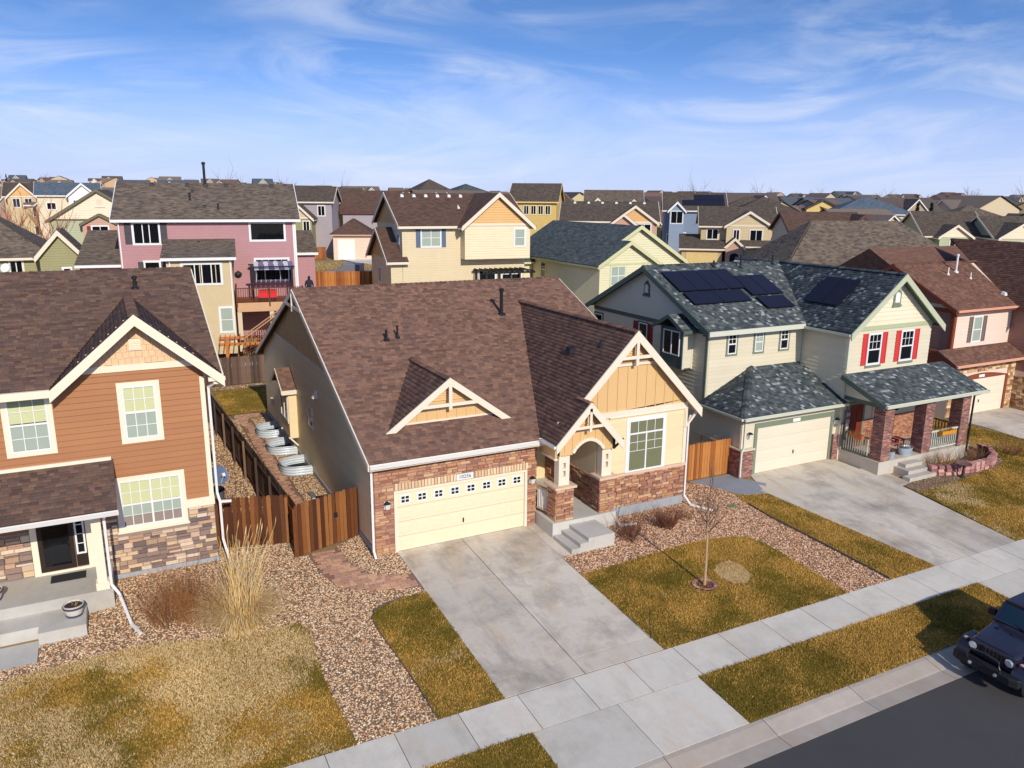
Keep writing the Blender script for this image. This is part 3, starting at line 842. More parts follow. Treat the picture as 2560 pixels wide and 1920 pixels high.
mat('grass_blade', (1, 1, 1), 0.85, 0.0, 1, 0.0, attr=True, spec=0.15)
THATCH = mat('lawn_thatch', lin(138, 106, 46), 0.95, 0.35, 1.2, 0.35, 35, bumpv=0.8, bscale=50)
STRAW = np.array([lin(208, 166, 84), lin(190, 146, 62), lin(176, 132, 52), lin(216, 180, 106)])
GREEN = np.array([lin(112, 104, 34), lin(132, 112, 40), lin(96, 94, 30), lin(146, 122, 46)])
BARE = np.array([lin(226, 200, 150), lin(206, 180, 132)])
def lawn(name, poly, label, green=0.5, bare=0.0, dens=1300, hgt=(0.03, 0.065), zfun=hz_at, rims=True, sheet=True, seed=0.0):
    if sheet:
        mb = MB(); mb.v = [(x, y, float(zfun(np.array(x), np.array(y))) + 0.016) for x, y in poly]; mb.f = [tuple(range(len(poly)))]
        o = mb.build(name, THATCH); o['kind'] = 'structure'
    px, py = scatter(poly, dens)
    n = len(px)
    g = fbm(px + seed, py + 7, 0.55) * 0.65 + fbm(px, py + seed, 1.9) * 0.35
    g = (g - 0.5) * 3.8 + green + rng.normal(0, 0.12, n)
    isg = rng.random(n) < np.clip(g, 0.02, 0.98)
    col = np.where(isg[:, None], GREEN[rng.integers(0, 4, n)], STRAW[rng.integers(0, 4, n)])
    if bare:
        bm = fbm(px - 3, py + 31, 0.33) * .7 + fbm(px, py, 1.3) * .3
        isb = rng.random(n) < np.clip((bm - (1 - bare) * .62) * 7, 0, .85)
        col = np.where(isb[:, None], BARE[rng.integers(0, 2, n)], col)
    col = col * rng.uniform(0.82, 1.12, (n, 1)) * (0.80 + 0.40 * fbm(px + 40, py - seed, 0.8))[:, None]
    px = px + rng.normal(0, .028, n); py = py + rng.normal(0, .028, n)
    h = rng.uniform(hgt[0], hgt[1], n) * (0.8 + 0.5 * fbm(px, py, 2.2)); w = rng.uniform(0.006, 0.013, n)
    a = rng.uniform(0, 2 * np.pi, n); ln = rng.uniform(-1, 1, (n, 2)) * (h * 0.9)[:, None]
    z = zfun(px, py) + 0.012
    dx = np.cos(a) * w; dy = np.sin(a) * w
    v = np.empty((n, 3, 3))
    v[:, 0] = np.stack([px - dx, py - dy, z], 1); v[:, 1] = np.stack([px + dx, py + dy, z], 1)
    v[:, 2] = np.stack([px + ln[:, 0], py + ln[:, 1], z + h], 1)
    o = npmesh('grass', v.reshape(-1, 3), np.arange(n * 3).reshape(-1, 3), MATS['grass_blade'], col, kind='stuff')
    tag(o, label, 'grass')
    return o
LAWN_L = [(-17, -2.7), (-10.57, -2.49), (-9.39, -2.37), (-8.45, -2.3), (-7.47, -2.25), (-6.95, -2.3), (-6.0, -2.6), (-5.2, -2.84), (-3.29, -2.96), (-3.05, -3.3), (-3.08, -4.3), (-3.19, -5.66), (-3.15, -6.8), (-3.08, -8.31), (-17, -8.31)]
LAWN_S = [(.73, -2.84), (.0, -2.86), (-.68, -3.02), (-1.05, -3.2), (-1.22, -3.55), (-1.25, -4.16), (-1.16, -5.51), (-1.08, -6.97), (-1.07, -8.31), (.73, -8.31)]
LAWN_R = [(5.75, -3.88), (7.3, -3.8), (8.88, -3.66), (10.41, -3.57), (11.4, -3.62), (12.28, -3.8), (12.8, -4.1), (13.02, -4.7), (13.06, -6.4), (13.06, -8.31), (5.75, -8.31)]
LAWN_RN = [(15.0, -1.0), (15.35, -1.15), (16.35, -1.44), (17.38, -8.31), (15.1, -8.31), (14.97, -5.5), (14.8, -3.05), (14.85, -1.9)]
LAWN_ST = [(5.84, -9.66), (17.65, -9.66), (17.65, -11.6), (5.84, -11.6)]
LAWN_SL = [(-14, -9.66), (.78, -9.66), (.78, -11.6), (-14, -11.6)]
LAWN_RR = [(21.97, -8.31), (22.55, -3.85), (25.1, -3.7), (28.5, -3.4), (29.9, -3.0), (30.2, -1.2), (29.2, .6), (29.2, 2.6), (33.5, 2.6), (33.45, 1.1), (33.9, -1.6), (34.2, -8.31)]
lawn('lawn', LAWN_L, 'large straw coloured lawn in front of the orange house', .40, .33, 2600, seed=3)
lawn('lawn', LAWN_S, 'narrow green lawn strip left of the driveway', .72, .05, 2600, seed=11)
lawn('lawn', LAWN_R, 'golden lawn around the young bare tree', .36, .0, 2500, seed=23)
lawn('lawn', LAWN_RN, 'lawn strip between the gravel and the grey house driveway', .28, .1, 2200, seed=31)
lawn('lawn', LAWN_ST, 'lawn between sidewalk and kerb beside the parked vehicle', .40, .0, 2500, seed=47)
lawn('lawn', LAWN_SL, 'lawn between sidewalk and kerb at the bottom edge', .5, .0, 2300, seed=53)
lawn('lawn', LAWN_RR, 'golden lawn in front of the brick porch', .35, .05, 1500, seed=61)
lawn('lawn', [(22.4, -9.66), (34, -9.66), (34, -11.6), (22.4, -11.6)], 'lawn between sidewalk and kerb behind the parked vehicle', .4, .1, 500, seed=63)
lawn('lawn', [(39.3, -8.31), (52, -8.31), (52, 2), (39.3, 2)], 'lawn right of the brown house driveway', .35, .05, 500, seed=67)
LAWN_B = [(-2.1, 20.2), (-.2, 20.2), (12.2, 20.2), (12.2, 26.2), (-2.1, 26.2)]
lawn('lawn', LAWN_B, 'green lawn in the back yard behind the tan house', .7, .0, 700, seed=71)
lawn('lawn', [(-4.6, 8.0), (-4.0, 8.0), (-4.0, 12.5), (-4.6, 12.5)], 'small green patch beside the orange house wall', .6, .0, 600, seed=73)

GRAVEL = ramp_mat('gravel_bed', [(.24, .16, .10), (.22, .15, .10)], 0.95, var=0.4, vscale=20, fine=0.4, fscale=70, bumpv=0.6, bscale=40)
mat('gravel_stone', (1, 1, 1), 0.9, 0.0, 1, 0.12, 60, attr=True, spec=0.2)
PAVO = [(-2.06, 1.03), (-2.0, -.21), (-1.8, -1.12), (-1.36, -1.71), (-.82, -2.07), (-.23, -2.29), (.73, -2.48)]
PAVI = [(.73, -1.72), (.08, -1.40), (-.43, -1.13), (-.76, -.71), (-.90, -.12), (-1.02, 1.2)]
GP = {
 'A': ([(-16, -1.95), (-9.75, -1.95), (-9.75, -1.15), (-8.6, -1.15), (-8.6, -.0), (-7.9, .1), (-7.9, 2), (-4.7, 2), (-4.7, 2.9), (-2.35, 2.3), (-2.35, 1.05)] + PAVO + [(.73, -2.82), (.0, -2.84), (-.68, -3.0), (-1.05, -3.18), (-1.24, -3.55), (-1.27, -4.16), (-1.18, -5.51), (-1.1, -6.97), (-1.09, -8.3), (-3.06, -8.3)] + [(x + .02, y + .02) for x, y in LAWN_L[:-2][::-1]], 560),
 'B': ([(.73, -1.72), (.08, -1.38), (-.43, -1.11), (-.76, -.69), (-.9, -.12), (-1.02, 1.3), (0, 1.9), (0, -.02), (.73, -.02)], 560),
 'C': ([(-1.05, 3), (0, 2), (0, 19), (-1.05, 19)], 300),
 'H': ([(-2.28, 2.4), (-1.72, 2.9), (-1.72, 19.3), (-2.95, 19.3)], 260),
 'D': ([(-4.7, 3.1), (-2.5, 2.5), (-2.5, 27), (-4.7, 27)], 260),
 'E': ([(5.76, -3.86), (7.3, -3.78), (8.88, -3.64), (10.41, -3.55), (11.4, -3.60), (12.3, -3.78), (12.82, -4.08), (13.05, -4.7), (13.08, -6.4), (13.08, -8.3), (15.06, -8.3), (14.93, -5.5), (14.78, -3.05), (14.83, -1.9), (14.98, -1.0), (14.85, -.3), (14.2, .9), (12.4, .9), (12.4, -.7), (8.8, -.7), (8.8, -1.25), (7.92, -1.3), (7.92, -2.6), (5.76, -2.6)], 520),
 'F': ([(22.6, -3.1), (24.8, -2.7), (28.4, -2.0), (28.8, -.2), (30.0, .5), (30.2, -1.2), (29.9, -2.95), (28.5, -3.35), (25.1, -3.65), (22.6, -3.8)], 180),
 'G': ([(-2.1, 26.3), (12.3, 26.3), (12.3, 27.3), (-2.1, 27.3)], 150),
}
GC = np.array([lin(206, 168, 130), lin(188, 146, 108), lin(220, 190, 152), lin(160, 120, 90), lin(230, 206, 174), lin(124, 92, 70), lin(214, 174, 128), lin(196, 168, 142)])
octa = np.array([(1, 0, 0), (0, 1, 0), (-1, 0, 0), (0, -1, 0), (0, 0, 1), (0, 0, -.6)], float)
octf = np.array([(0, 1, 4), (1, 2, 4), (2, 3, 4), (3, 0, 4), (1, 0, 5), (2, 1, 5), (3, 2, 5), (0, 3, 5)])
gnames = {'A': 'tan river gravel between the orange house and the driveway', 'B': 'tan gravel patch beside the garage corner', 'C': 'tan gravel along the shaded side wall', 'D': 'tan gravel in the side yard of the orange house', 'E': 'pink gravel bed around the bare shrubs', 'F': 'dark mulch gravel beside the brick porch', 'G': 'pale gravel along the back fence', 'H': 'tan gravel strip between the paver walk and the side fence'}
for key, (poly, dens) in GP.items():
    mb = MB(); mb.v = [(x, y, zf(y) + 0.006) for x, y in poly]; mb.f = [tuple(range(len(poly)))]
    mb.build('gravel_ground', GRAVEL)['kind'] = 'structure'
    px, py = scatter(poly, dens); n = len(px)
    sc = rng.uniform(.018, .040, (n, 1)) * (1.15 if key == 'D' else 1.0); sq = rng.uniform(.45, .8, n)
    ang = rng.uniform(0, 2 * np.pi, n)
    v = octa[None] * rng.uniform(.7, 1.3, (n, 6, 3)) * sc[:, None]
    v[:, :, 2] *= sq[:, None]; v[:, :, 0] *= rng.uniform(1, 1.5, (n, 1))
    ca, sa = np.cos(ang)[:, None], np.sin(ang)[:, None]
    vx = v[:, :, 0] * ca - v[:, :, 1] * sa; vy = v[:, :, 0] * sa + v[:, :, 1] * ca
    V = np.stack([vx + px[:, None], vy + py[:, None], v[:, :, 2] + hz_at(px, py)[:, None] + 0.014], 2)
    F = octf[None] + (np.arange(n) * 6)[:, None, None]
    cc = np.minimum(GC[rng.integers(0, len(GC), n)] * rng.uniform(.8, 1.3, (n, 1)), .85) * (0.5 if key == 'F' else 1.0)
    if key == 'E': cc = cc * np.array([1.0, .9, .92])
    o = npmesh('gravel', V.reshape(-1, 3), F.reshape(-1, 3), MATS['gravel_stone'], np.repeat(cc, 8, 0), kind='stuff')
    tag(o, gnames[key], 'gravel')

# paver walk, every paver a piece
PAVM = ramp_mat('paver_stone', [lin(198, 152, 122), lin(188, 142, 114), lin(206, 162, 126), lin(182, 140, 120), lin(210, 166, 130), lin(176, 136, 114)], 0.9, var=0.15, vscale=8, fine=0.15)
PAVJ = mat('paver_joint', lin(140, 106, 88), .95)
pb = flat_slab('paver_walk', PAVO + PAVI, 0.012, 0.05, PAVJ, kind='structure')
ppoly = PAVO + PAVI
def pave(parent, poly, ang, x0, x1, y0, y1, sz=((.30, .15), (.15, .15), (.22, .22)), off=0.03):
    r_ = random.Random(4); rowh = 0.155
    n_ = 0; ca, sa = math.cos(ang), math.sin(ang)
    y = y0
    while y < y1:
        x = x0 - r_.random() * .2
        while x < x1:
            w = r_.choice((.155, .23, .31))
            cs = [(x + .004, y + .004), (x + w - .004, y + .004), (x + w - .004, y + rowh - .004), (x + .004, y + rowh - .004)]
            cs = [(p * ca - q * sa, p * sa + q * ca) for p, q in cs]
            ok = in_poly(np.array([p[0] for p in cs]), np.array([p[1] for p in cs]), poly)
            if ok.sum() >= 3:
                flat_slab('paver', cs, off + r_.uniform(-.003, .003), 0.04, PAVM, parent); n_ += 1
            x += w
        y += rowh
    return n_
pave(pb, ppoly, 0.0, -2.2, .75, -2.5, 1.2)
SIDEP = [(-1.68, 3.0), (-1.08, 2.7), (-1.08, 19.4), (-.25, 19.5), (-.25, 20.1), (-1.9, 20.1), (-1.68, 18)]
pb2 = flat_slab('paver_walk', SIDEP, 0.012, 0.05, PAVJ, kind='structure')
pave(pb2, SIDEP, 0.0, -1.95, -.2, 2.7, 20.1)
# ------------------------------------------------------------------ the tan house (main subject)
PAL_BROWN = [lin(118, 90, 77), lin(109, 83, 72), lin(125, 96, 82), lin(101, 77, 68), lin(130, 98, 81), lin(113, 89, 79)]
ROOFB = mat('brown_roof_deck', lin(84, 64, 55), 0.95, 0.15, 2, 0.2)
SID_Y = mat('yellow_siding', lin(230, 208, 166), 0.6, 0.05, 1.2, 0.04, rand=0.03)
SID_YS = mat('shade_lifted_siding', lin(236, 212, 164), 0.6, 0.06, 1.2, 0.04, rand=0.04)  # same yellow paint, colour lightened to lift the shaded side wall
GAB_O = mat('ochre_board', lin(218, 180, 126), 0.6, 0.05, 1.2, 0.04)
STONE_COLS = [lin(176, 124, 98), lin(192, 148, 114), lin(160, 108, 88), lin(202, 166, 130), lin(148, 104, 86), lin(182, 136, 108), lin(188, 140, 102), lin(170, 128, 110)]
STM = ramp_mat('ledge_stone', STONE_COLS, 0.9, var=0.2, vscale=9, fine=0.2, fscale=60, bumpv=0.5)
mat('stone_rest', (1, 1, 1), 0.9, 0.15, 9, 0.2, 60, attr=True, spec=0.2, bumpv=0.4)
STV = stone_variants(STM)

H = thing('house', 'tan and yellow house with brown shingle roof and stone garage front', 'house', (6.2, 9.5, 0))
S0 = 0.4304; RY, RZ = 10.093, 7.956
def zmain(y): return RZ - S0 * abs(RY - y)
X0, X1 = -0.25, 12.77
EYF = -0.45; EYB = 20.63
# wall core: gable ends at x=0 and x=12.4
mb = MB()
pr_ = [(0.02, -.1), (19.7, -.1), (19.7, zmain(19.7) - .16), (RY, RZ - .16), (0.02, zmain(0.02) - .16)]
mb.prism(pr_, 0.02, 6.1, 'x'); mb.prism([(3.12, -.1)] + pr_[1:4] + [(3.12, zmain(3.12) - .16)], 6.1, 12.36, 'x')
# (porch recess stays open: the core is split in garage, porch back and room)
wall = mb.build('wall', SID_YS, H)
fl = leftw(0.02)                                   # a = -y
gl = lambda b: ((-(RY + (RZ - .17 - b) / S0)), -(RY - (RZ - .17 - b) / S0))
bay = (-16.15, -14.25, 1.05, 3.75)
siding(wall, fl, -19.7, -0.02, 0.25, 5.05, SID_YS, openings=[(-9.32, -8.42, 2.08, 3.1)], lap=0.18, gable=gl)
# upper gable of the side: board and batten over a band
mb = MB(); g0, g1 = gl(5.07)
mb.prism([(-g0, 5.07), (-g1, 5.07), (RY, RZ - .17)], -0.005, 0.02, 'x'); mb.build('gable_panel', GAB_O, wall)
mb = MB(); fbox(mb, fl, g0 + .1, g1 - .1, 5.03, 5.17, 0.0, .05); mb.build('band_board', CREAM, wall)
battens(wall, Fr((-0.005, 0, 0), (0, -1, 0), (-1, 0, 0)), g0 + .3, g1 - .3, 0.40, lambda a: RZ - .2 - S0 * abs(RY + a), lambda a: 5.17, GAB_O, th=.03)
# foundation
mb = MB(); mb.box(-.03, 12.43, .06, 19.75, -.4, .22); mb.build('foundation', FOUND, H)
# window on the side wall, light, bay window
window(wall, fl, -9.26, 2.14, .78, .90, [(0, 1, 0, .5, 1, 1), (0, 1, .5, 1, 1, 1)], trim=.05, trim_m=CREAM, frame_m=WHITE, glass=GLASSD)
mb = MB(); mb.hexa([(0, 7.43, 3.75), (0, 7.73, 3.75), (-.2, 7.70, 3.75), (-.2, 7.46, 3.75), (0, 7.5, 4.05), (0, 7.66, 4.05), (-.05, 7.64, 4.05), (-.05, 7.52, 4.05)]); mb.build('exhaust_hood', CREAM, wall)
BD, BY0, BY1, BZ0, BZ1 = .38, 11.65, 13.5, .95, 3.2
mb = MB(); mb.box(-BD, 0.0, BY0, BY1, BZ0, BZ1); bayo = mb.build('bay_window', SID_YS, H)
siding(bayo, front(BY0, -BD), 0, BD, BZ0, BZ1, SID_Y, lap=.12, th=.012)
window(bayo, leftw(-BD), -13.3, 1.68, 1.46, 1.12, [(0, .5, 0, 1, 1, 1), (.5, 1, 0, 1, 1, 1)], trim=.10, trim_m=CREAM, frame_m=WHITE, glass=GLASSD)
for yy in (BY0 + .06, BY1 - .06):
    mb = MB(); mb.bar((-BD + .02, yy, BZ0 - .06), (-.02, yy, BZ0 - .45), .07, .07); mb.build('bracket', CREAM, bayo)
    mb = MB(); mb.bar((-BD - .06, yy, BZ0 - .03), (0, yy, BZ0 - .03), .1, .06); mb.build('bracket_shelf', CREAM, bayo)
byr, bez, brz = 12.8, 3.22, 4.02
for sgn in (1, -1):
    v_ = Vector((0, sgn * 1.3, brz - bez)); roof_plane(bayo, (-.68, byr - sgn * 1.3, bez), (1, 0, 0), v_, [(0, 0), (.68, 0), (.68, v_.length), (0, v_.length)], ROOFB, PAL_BROWN, th=.08, name='bay_roof')
mb = MB()
chev(mb, 'x', byr - 1.33, bez - .0, byr, brz + .0, byr + 1.33, bez - .0, .15, -.71, -.67)
mb.build('bay_fascia', CREAM, bayo)
mb = MB(); mb.box(-.68, -.0, byr - 1.36, byr - 1.31, bez - .2, bez - .0); mb.build('bay_gutter', CREAM, bayo)
mb = MB(); mb.prism([(BY0 + .03, BZ1), (BY1 + .4, BZ1), (byr, brz - .16)], -BD, -.0, 'x'); mb.build('bay_gable', SID_YS, bayo)
# electric meter box, hose bib
mb = MB(); mb.box(-.13, 0.0, 17.6, 17.95, 1.0, 1.35); mb.build('wall_box', CREAM, wall)

# --- main roof
sl = math.hypot(1, S0); Lf = (RY - EYF) * sl
DORM = [(3.0, 0), ]
roof_plane(H, (X0, EYF, zmain(EYF)), (1, 0, 0), (0, 1, S0), [(0, 0), (X1 - X0, 0), (X1 - X0, Lf), (0, Lf)], ROOFB, PAL_BROWN, th=.16, expo=.145)
roof_plane(H, (X1, EYB, zmain(EYB)), (-1, 0, 0), (0, -1, S0), [(0, 0), (X1 - X0, 0), (X1 - X0, Lf), (0, Lf)], ROOFB, PAL_BROWN, th=.16, lay=False)
ridge_caps(H, (X0, RY, RZ + .01), (X1, RY, RZ + .01), PAL_BROWN)
# rake boards left gable (barge) with truss ornament
mb = MB()
chev(mb, 'x', EYF, zmain(EYF) - .0, RY, RZ - .0, EYB, zmain(EYB) - .0, .2, X0 - .045, X0 + .005)
bg_ = mb.build('barge_board', CREAM, H)
mb = MB(); mb.bar((X0 - .025, RY - 1.55, RZ - .75), (X0 - .025, RY + 1.55, RZ - .75), .12, .06, up=(1, 0, 0)); mb.bar((X0 - .025, RY, RZ - .95), (X0 - .025, RY, RZ - .2), .1, .06, up=(0, 1, 0)); mb.build('gable_truss', CREAM, H)
mb = MB()
chev(mb, 'x', EYF, zmain(EYF), RY, RZ, EYB, zmain(EYB), .2, X1 - .005, X1 + .045)
mb.build('barge_board', CREAM, H)
mb = MB(); mb.box(X0 + .05, X1 - .05, EYF + .02, 0.0, zmain(EYF) - .24, zmain(EYF) - .2); mb.build('soffit', CREAM, H)
gutter(H, (X0, EYF, zmain(EYF) - .03), (5.95, EYF, zmain(EYF) - .03), METAL_W, (0, -1, 0), .13)
mb = MB(); mb.box(X0, 6.3, EYF - .0, EYF + .03, zmain(EYF) - .24, zmain(EYF) - .02); mb.build('fascia', CREAM, H)
downspout(H, [(-.12, -.42, 3.25), (-.1, -.12, 3.05), (-.1, -.12, .25), (-.1, -.35, .05)], METAL_W)
# pipes and vents
stack_pipe(H, (8.3, 7.3, zmain(7.3)), 1.0, .075, BLACKP, 1.5)
stack_pipe(H, (2.55, 6.05, zmain(6.05)), .42, .055, BLACKP); stack_pipe(H, (3.05, 6.15, zmain(6.15)), .5, .045, BLACKP)

# --- decorative dormer over the garage
DX, DY = 3.13, 1.15                     # apex x and face y
zd = zmain(DY - .25)
DH, DW = 1.72, 2.36
apexz = zd + DH - .05
yb = RY - (RZ - apexz) / S0
DS = (DH) / DW
for sgn in (1, -1):
    xe = DX - sgn * DW
    o_ = Vector((xe, DY - .3, apexz - DH)); uu = Vector((0, 1, 0)); v3 = Vector((sgn * DW, 0, DH)); Lv = v3.length
    # valley: depth of the slope at height t
    bk = lambda t: max(RY - (RZ - (apexz - DH + DH * t)) / S0 - (DY - .3), .02)
    roof_plane(H, o_, uu, v3, [(0, 0), (bk(0), 0), (bk(1), Lv), (0, Lv)], ROOFB, PAL_BROWN, th=.10, name='dormer_roof')
ridge_caps(H, (DX, DY - .3, apexz + .02), (DX, yb, apexz + .02), PAL_BROWN)
mb = MB(); mb.prism([(DX - DW + .12, apexz - DH - .05), (DX + DW - .12, apexz - DH - .05), (DX, apexz - .1)], DY, DY + 2.2, 'y'); dm = mb.build('dormer', GAB_O, H)
fd = front(DY, 0, 0)
mb = MB(); fbox(mb, fd, DX - DW + .5, DX + DW - .5, zmain(DY) - .04, zmain(DY) + .06, 0, .03); mb.build('band_board', CREAM, dm)
battens(dm, fd, DX - 1.5, DX + 1.5, .375, lambda a: min(apexz - .2 - DS * abs(a - DX), apexz - .95), lambda a: zmain(DY), GAB_O, w=.04, th=.025)
b_ = apexz - .82
while b_ < apexz - .25:
    hw = (apexz - .15 - b_) / DS
    mb = MB(); P = fd.P; mb.hexa([P(DX - hw, b_, .05), P(DX + hw, b_, .05), P(DX + hw, b_, .0), P(DX - hw, b_, .0), P(DX - hw + .05, b_ + .075, .012), P(DX + hw - .05, b_ + .075, .012), P(DX + hw - .05, b_ + .075, 0), P(DX - hw + .05, b_ + .075, 0)]); mb.build('louvre_slat', GAB_O, dm); b_ += .085
mb = MB()
chev(mb, 'y', DX - DW - .06, apexz - DH - .0, DX, apexz + .04, DX + DW + .06, apexz - DH - .0, .22, DY - .345, DY - .295)
mb.build('barge_board', CREAM, dm)
mb = MB(); mb.bar((DX - 1.15, DY - .31, apexz - .93), (DX + 1.15, DY - .31, apexz - .93), .12, .06, up=(0, -1, 0)); mb.bar((DX, DY - .32, apexz - 1.1), (DX, DY - .32, apexz - .15), .12, .07, up=(0, -1, 0)); mb.build('gable_truss', CREAM, dm)

# --- garage front
D0, D1, DHH = .776, 5.644, 2.137
ST = Stones(H, STM, MATS['stone_rest'], STV)
ff0 = front(0.0)
mb = MB(); mb.box(0.0, 6.12, -.02, .03, -.05, 3.22); mb.build('mortar_bed', MORTAR, H)
ST.face(ff0, 0.0, 6.1, .0, 3.2, [(D0 - .1, D1 + .1, -1, DHH + .33)])
ST.face(leftw(6.12, 0).__class__((6.12, 0, 0), (0, 1, 0), (1, 0, 0)), 0, .9, .5, 3.2)
ST.face(leftw(0.0), -.32, 0.0, .1, 3.2, wid=(.2, .34), dep=.04)
# soldier course over the door
SOLD = ramp_mat('soldier_brick', [lin(226, 198, 160), lin(218, 186, 146), lin(232, 206, 168), lin(210, 176, 138)], 0.9, bumpv=.3)
sv = stone_variants(SOLD, 3, .04)
a = D0 - .06
while a < D1 + .05:
    if not (2.9 < a < 3.56): inst('soldier_brick', random.choice(sv), H, ff0.P(a + .06, DHH + .21, 0), 0, (.096, .06, .24))
    a += .118
# house number plaque
mb = MB(); fbox(mb, ff0, 2.96, 3.60, DHH + .10, DHH + .32, 0, .06); plq = mb.build('house_number_sign', mat('plaque_white', (.75, .75, .72), .5, .03), H)
def text_obj(s, fr, a, b, size, m, parent, c=.001, align='CENTER'):
    cu = bpy.data.curves.new('number_text', 'FONT'); cu.body = s; cu.size = size; cu.align_x = align; cu.align_y = 'CENTER'; cu.extrude = .003; cu.resolution_u = 3
    tmp = bpy.data.objects.new('tmp_text', cu); COL.objects.link(tmp)
    dg = bpy.context.evaluated_depsgraph_get(); me = bpy.data.meshes.new_from_object(tmp.evaluated_get(dg))
    bpy.data.objects.remove(tmp); me.materials.clear(); me.materials.append(m)
    o = bpy.data.objects.new('lettering', me); COL.objects.link(o); o.parent = parent
    off = OFF[parent.name]; p = fr.P(a, b, c); OFF[o.name] = off
    o.location = (p[0] - off.x, p[1] - off.y, p[2] - off.z)
    o.rotation_euler = (R(90), 0, math.atan2(fr.u.y, fr.u.x))
    return o
INK = mat('dark_lettering', (.06, .06, .08), .6, 0, 1, 0)
text_obj('10256', ff0, 3.28, DHH + .21, .19, INK, plq, .065)
# garage door with recessed panels and small windows
DOORM = mat('cream_door', lin(230, 216, 182), .5, .03, 1, .02)
def garage_door(parent, x0, x1, z1, y, m, panels=8, rows=4, lites=True, y_in=.12, lite_m=GLASSD, z0=0.0):
    f = front(y)
    mb = MB(); fbox(mb, f, x0, x1, z0, z1, -y_in - .05, -y_in); d = mb.build('garage_door', m, parent)
    pw = (x1 - x0) / panels; ph = (z1 - z0) / rows
    for r_ in range(rows):
        mb2 = MB(); fbox(mb2, f, x0 + .01, x1 - .01, z0 + r_ * ph + .006, z0 + (r_ + 1) * ph - .006, -y_in, -y_in + .018); sec = mb2.build('door_section', m, d)
        for c_ in range(panels):
            if lites and r_ == rows - 1:
                cx_, cz_ = x0 + (c_ + .5) * pw, z0 + (r_ + .5) * ph
                w_, h_ = .15, .125
                q4 = MB(); fbox(q4, f, cx_ - w_ - .03, cx_ + w_ + .03, cz_ - h_ - .03, cz_ + h_ + .03, -y_in + .018, -y_in + .03); fo = q4.build('lite_frame', WHITE, d)
                for sx in (-1, 1):
                    for sz in (-1, 1):
                        p_ = MB(); fbox(p_, f, cx_ + sx * w_ / 2 - .058, cx_ + sx * w_ / 2 + .058, cz_ + sz * h_ / 2 - .046, cz_ + sz * h_ / 2 + .046, -y_in + .03, -y_in + .034); p_.build('pane', lite_m, fo)
            else:
                p_ = MB(); a0, a1, b0, b1 = x0 + c_ * pw + .09, x0 + (c_ + 1) * pw - .09, z0 + r_ * ph + .10, z0 + (r_ + 1) * ph - .10
                P = f.P
                p_.hexa([P(a0, b0, -y_in + .018), P(a1, b0, -y_in + .018), P(a1, b1, -y_in + .018), P(a0, b1, -y_in + .018), P(a0 + .03, b0 + .03, -y_in + .026), P(a1 - .03, b0 + .03, -y_in + .026), P(a1 - .03, b1 - .03, -y_in + .026), P(a0 + .03, b1 - .03, -y_in + .026)])
                p_.build('door_panel', m, sec)
    h_ = MB(); fbox(h_, f, (x0 + x1) / 2 - .02, (x0 + x1) / 2 + .02, z0 + .62, z0 + .78, -y_in + .02, -y_in + .06); h_.build('door_handle', BLACKP, d)
    return d
garage_door(H, D0, D1, DHH, 0.0, DOORM, y_in=-.005, z0=.022)
mb = MB()
for a0, a1, b0, b1 in ((D0 - .10, D0 - .0, 0, DHH + .0), (D1 + .0, D1 + .10, 0, DHH + .0), (D0 - .10, D1 + .10, DHH + .001, DHH + .08)): fbox(mb, ff0, a0, a1, b0, b1, -.02, .075)
mb.build('door_casing', CREAM, H)
def wall_lamp(parent, fr, a, b):
    mb = MB(); P = fr.P
    fbox(mb, fr, a - .09, a + .09, b - .13, b + .13, .05, .075); o = mb.build('wall_lamp', WHITE, parent)
    g = MB(); c0, c1 = .076, .2
    g.hexa([P(a - .06, b - .13, c1 - .04), P(a + .06, b - .13, c1 - .04), P(a + .06, b - .13, c0), P(a - .06, b - .13, c0), P(a - .09, b + .07, c1 + .02), P(a + .09, b + .07, c1 + .02), P(a + .09, b + .07, c0), P(a - .09, b + .07, c0)]); g.build('lamp_glass', mat('lamp_glass', (.7, .7, .68), .2, 0, 1, 0), o)
    h = MB(); h.hexa([P(a - .11, b + .071, c1 + .04), P(a + .11, b + .071, c1 + .04), P(a + .11, b + .071, c0), P(a - .11, b + .071, c0), P(a - .04, b + .14, c1 - .03), P(a + .04, b + .14, c1 - .03), P(a + .04, b + .14, c0), P(a - .04, b + .14, c0)]); h.build('lamp_cap', BLACKP, o)
wall_lamp(H, ff0, .42, 1.78); wall_lamp(H, ff0, 5.93, 1.8)

# --- front gable room
OBLIND = mat('olive_blind', lin(150, 146, 116), .6, .05)
GY, GW = -.88, -.72; GX, GZ, GS = 9.714, 7.161, 1.02
XL, XR = 6.11, 12.84
zg = lambda x: GZ - GS * abs(GX - x)
mb = MB(); mb.prism([(8.28, .0), (12.40, .0), (12.40, zg(12.40) - .15), (GX, GZ - .2), (8.28, zg(8.28) - .15)], GW + .02, 5.0, 'y'); gw = mb.build('gable_room', SID_Y, H)
mb = MB(); mb.box(8.79, 12.43, GW - .01, 1, -.5, .34); mb.build('foundation', FOUND, H)
fg = front(GW + .02)
gB = 4.06                                      # band between siding and gable panel
WA, WB, WW, WH = 9.70, 1.70, 1.62, 2.02
siding(gw, fg, 8.79, 12.40, 1.72, gB, SID_Y, openings=[(WA - .1, WA + WW + .1, WB - .1, WB + WH + .1)], lap=.165)
mb = MB(); mb.prism([(6.6, gB), (12.38, gB), (12.38, zg(12.38) - .14), (GX, GZ - .14), (6.6, zg(6.6) - .14)], GW + .0, GW + .08, 'y'); gp = mb.build('gable_panel', GAB_O, gw)
battens(gp, front(GW + .0), 7.4, 12.2, .43, lambda a: min(zg(a) - .2, GZ - 1.22), lambda a: gB + .1, GAB_O, w=.04, th=.025)
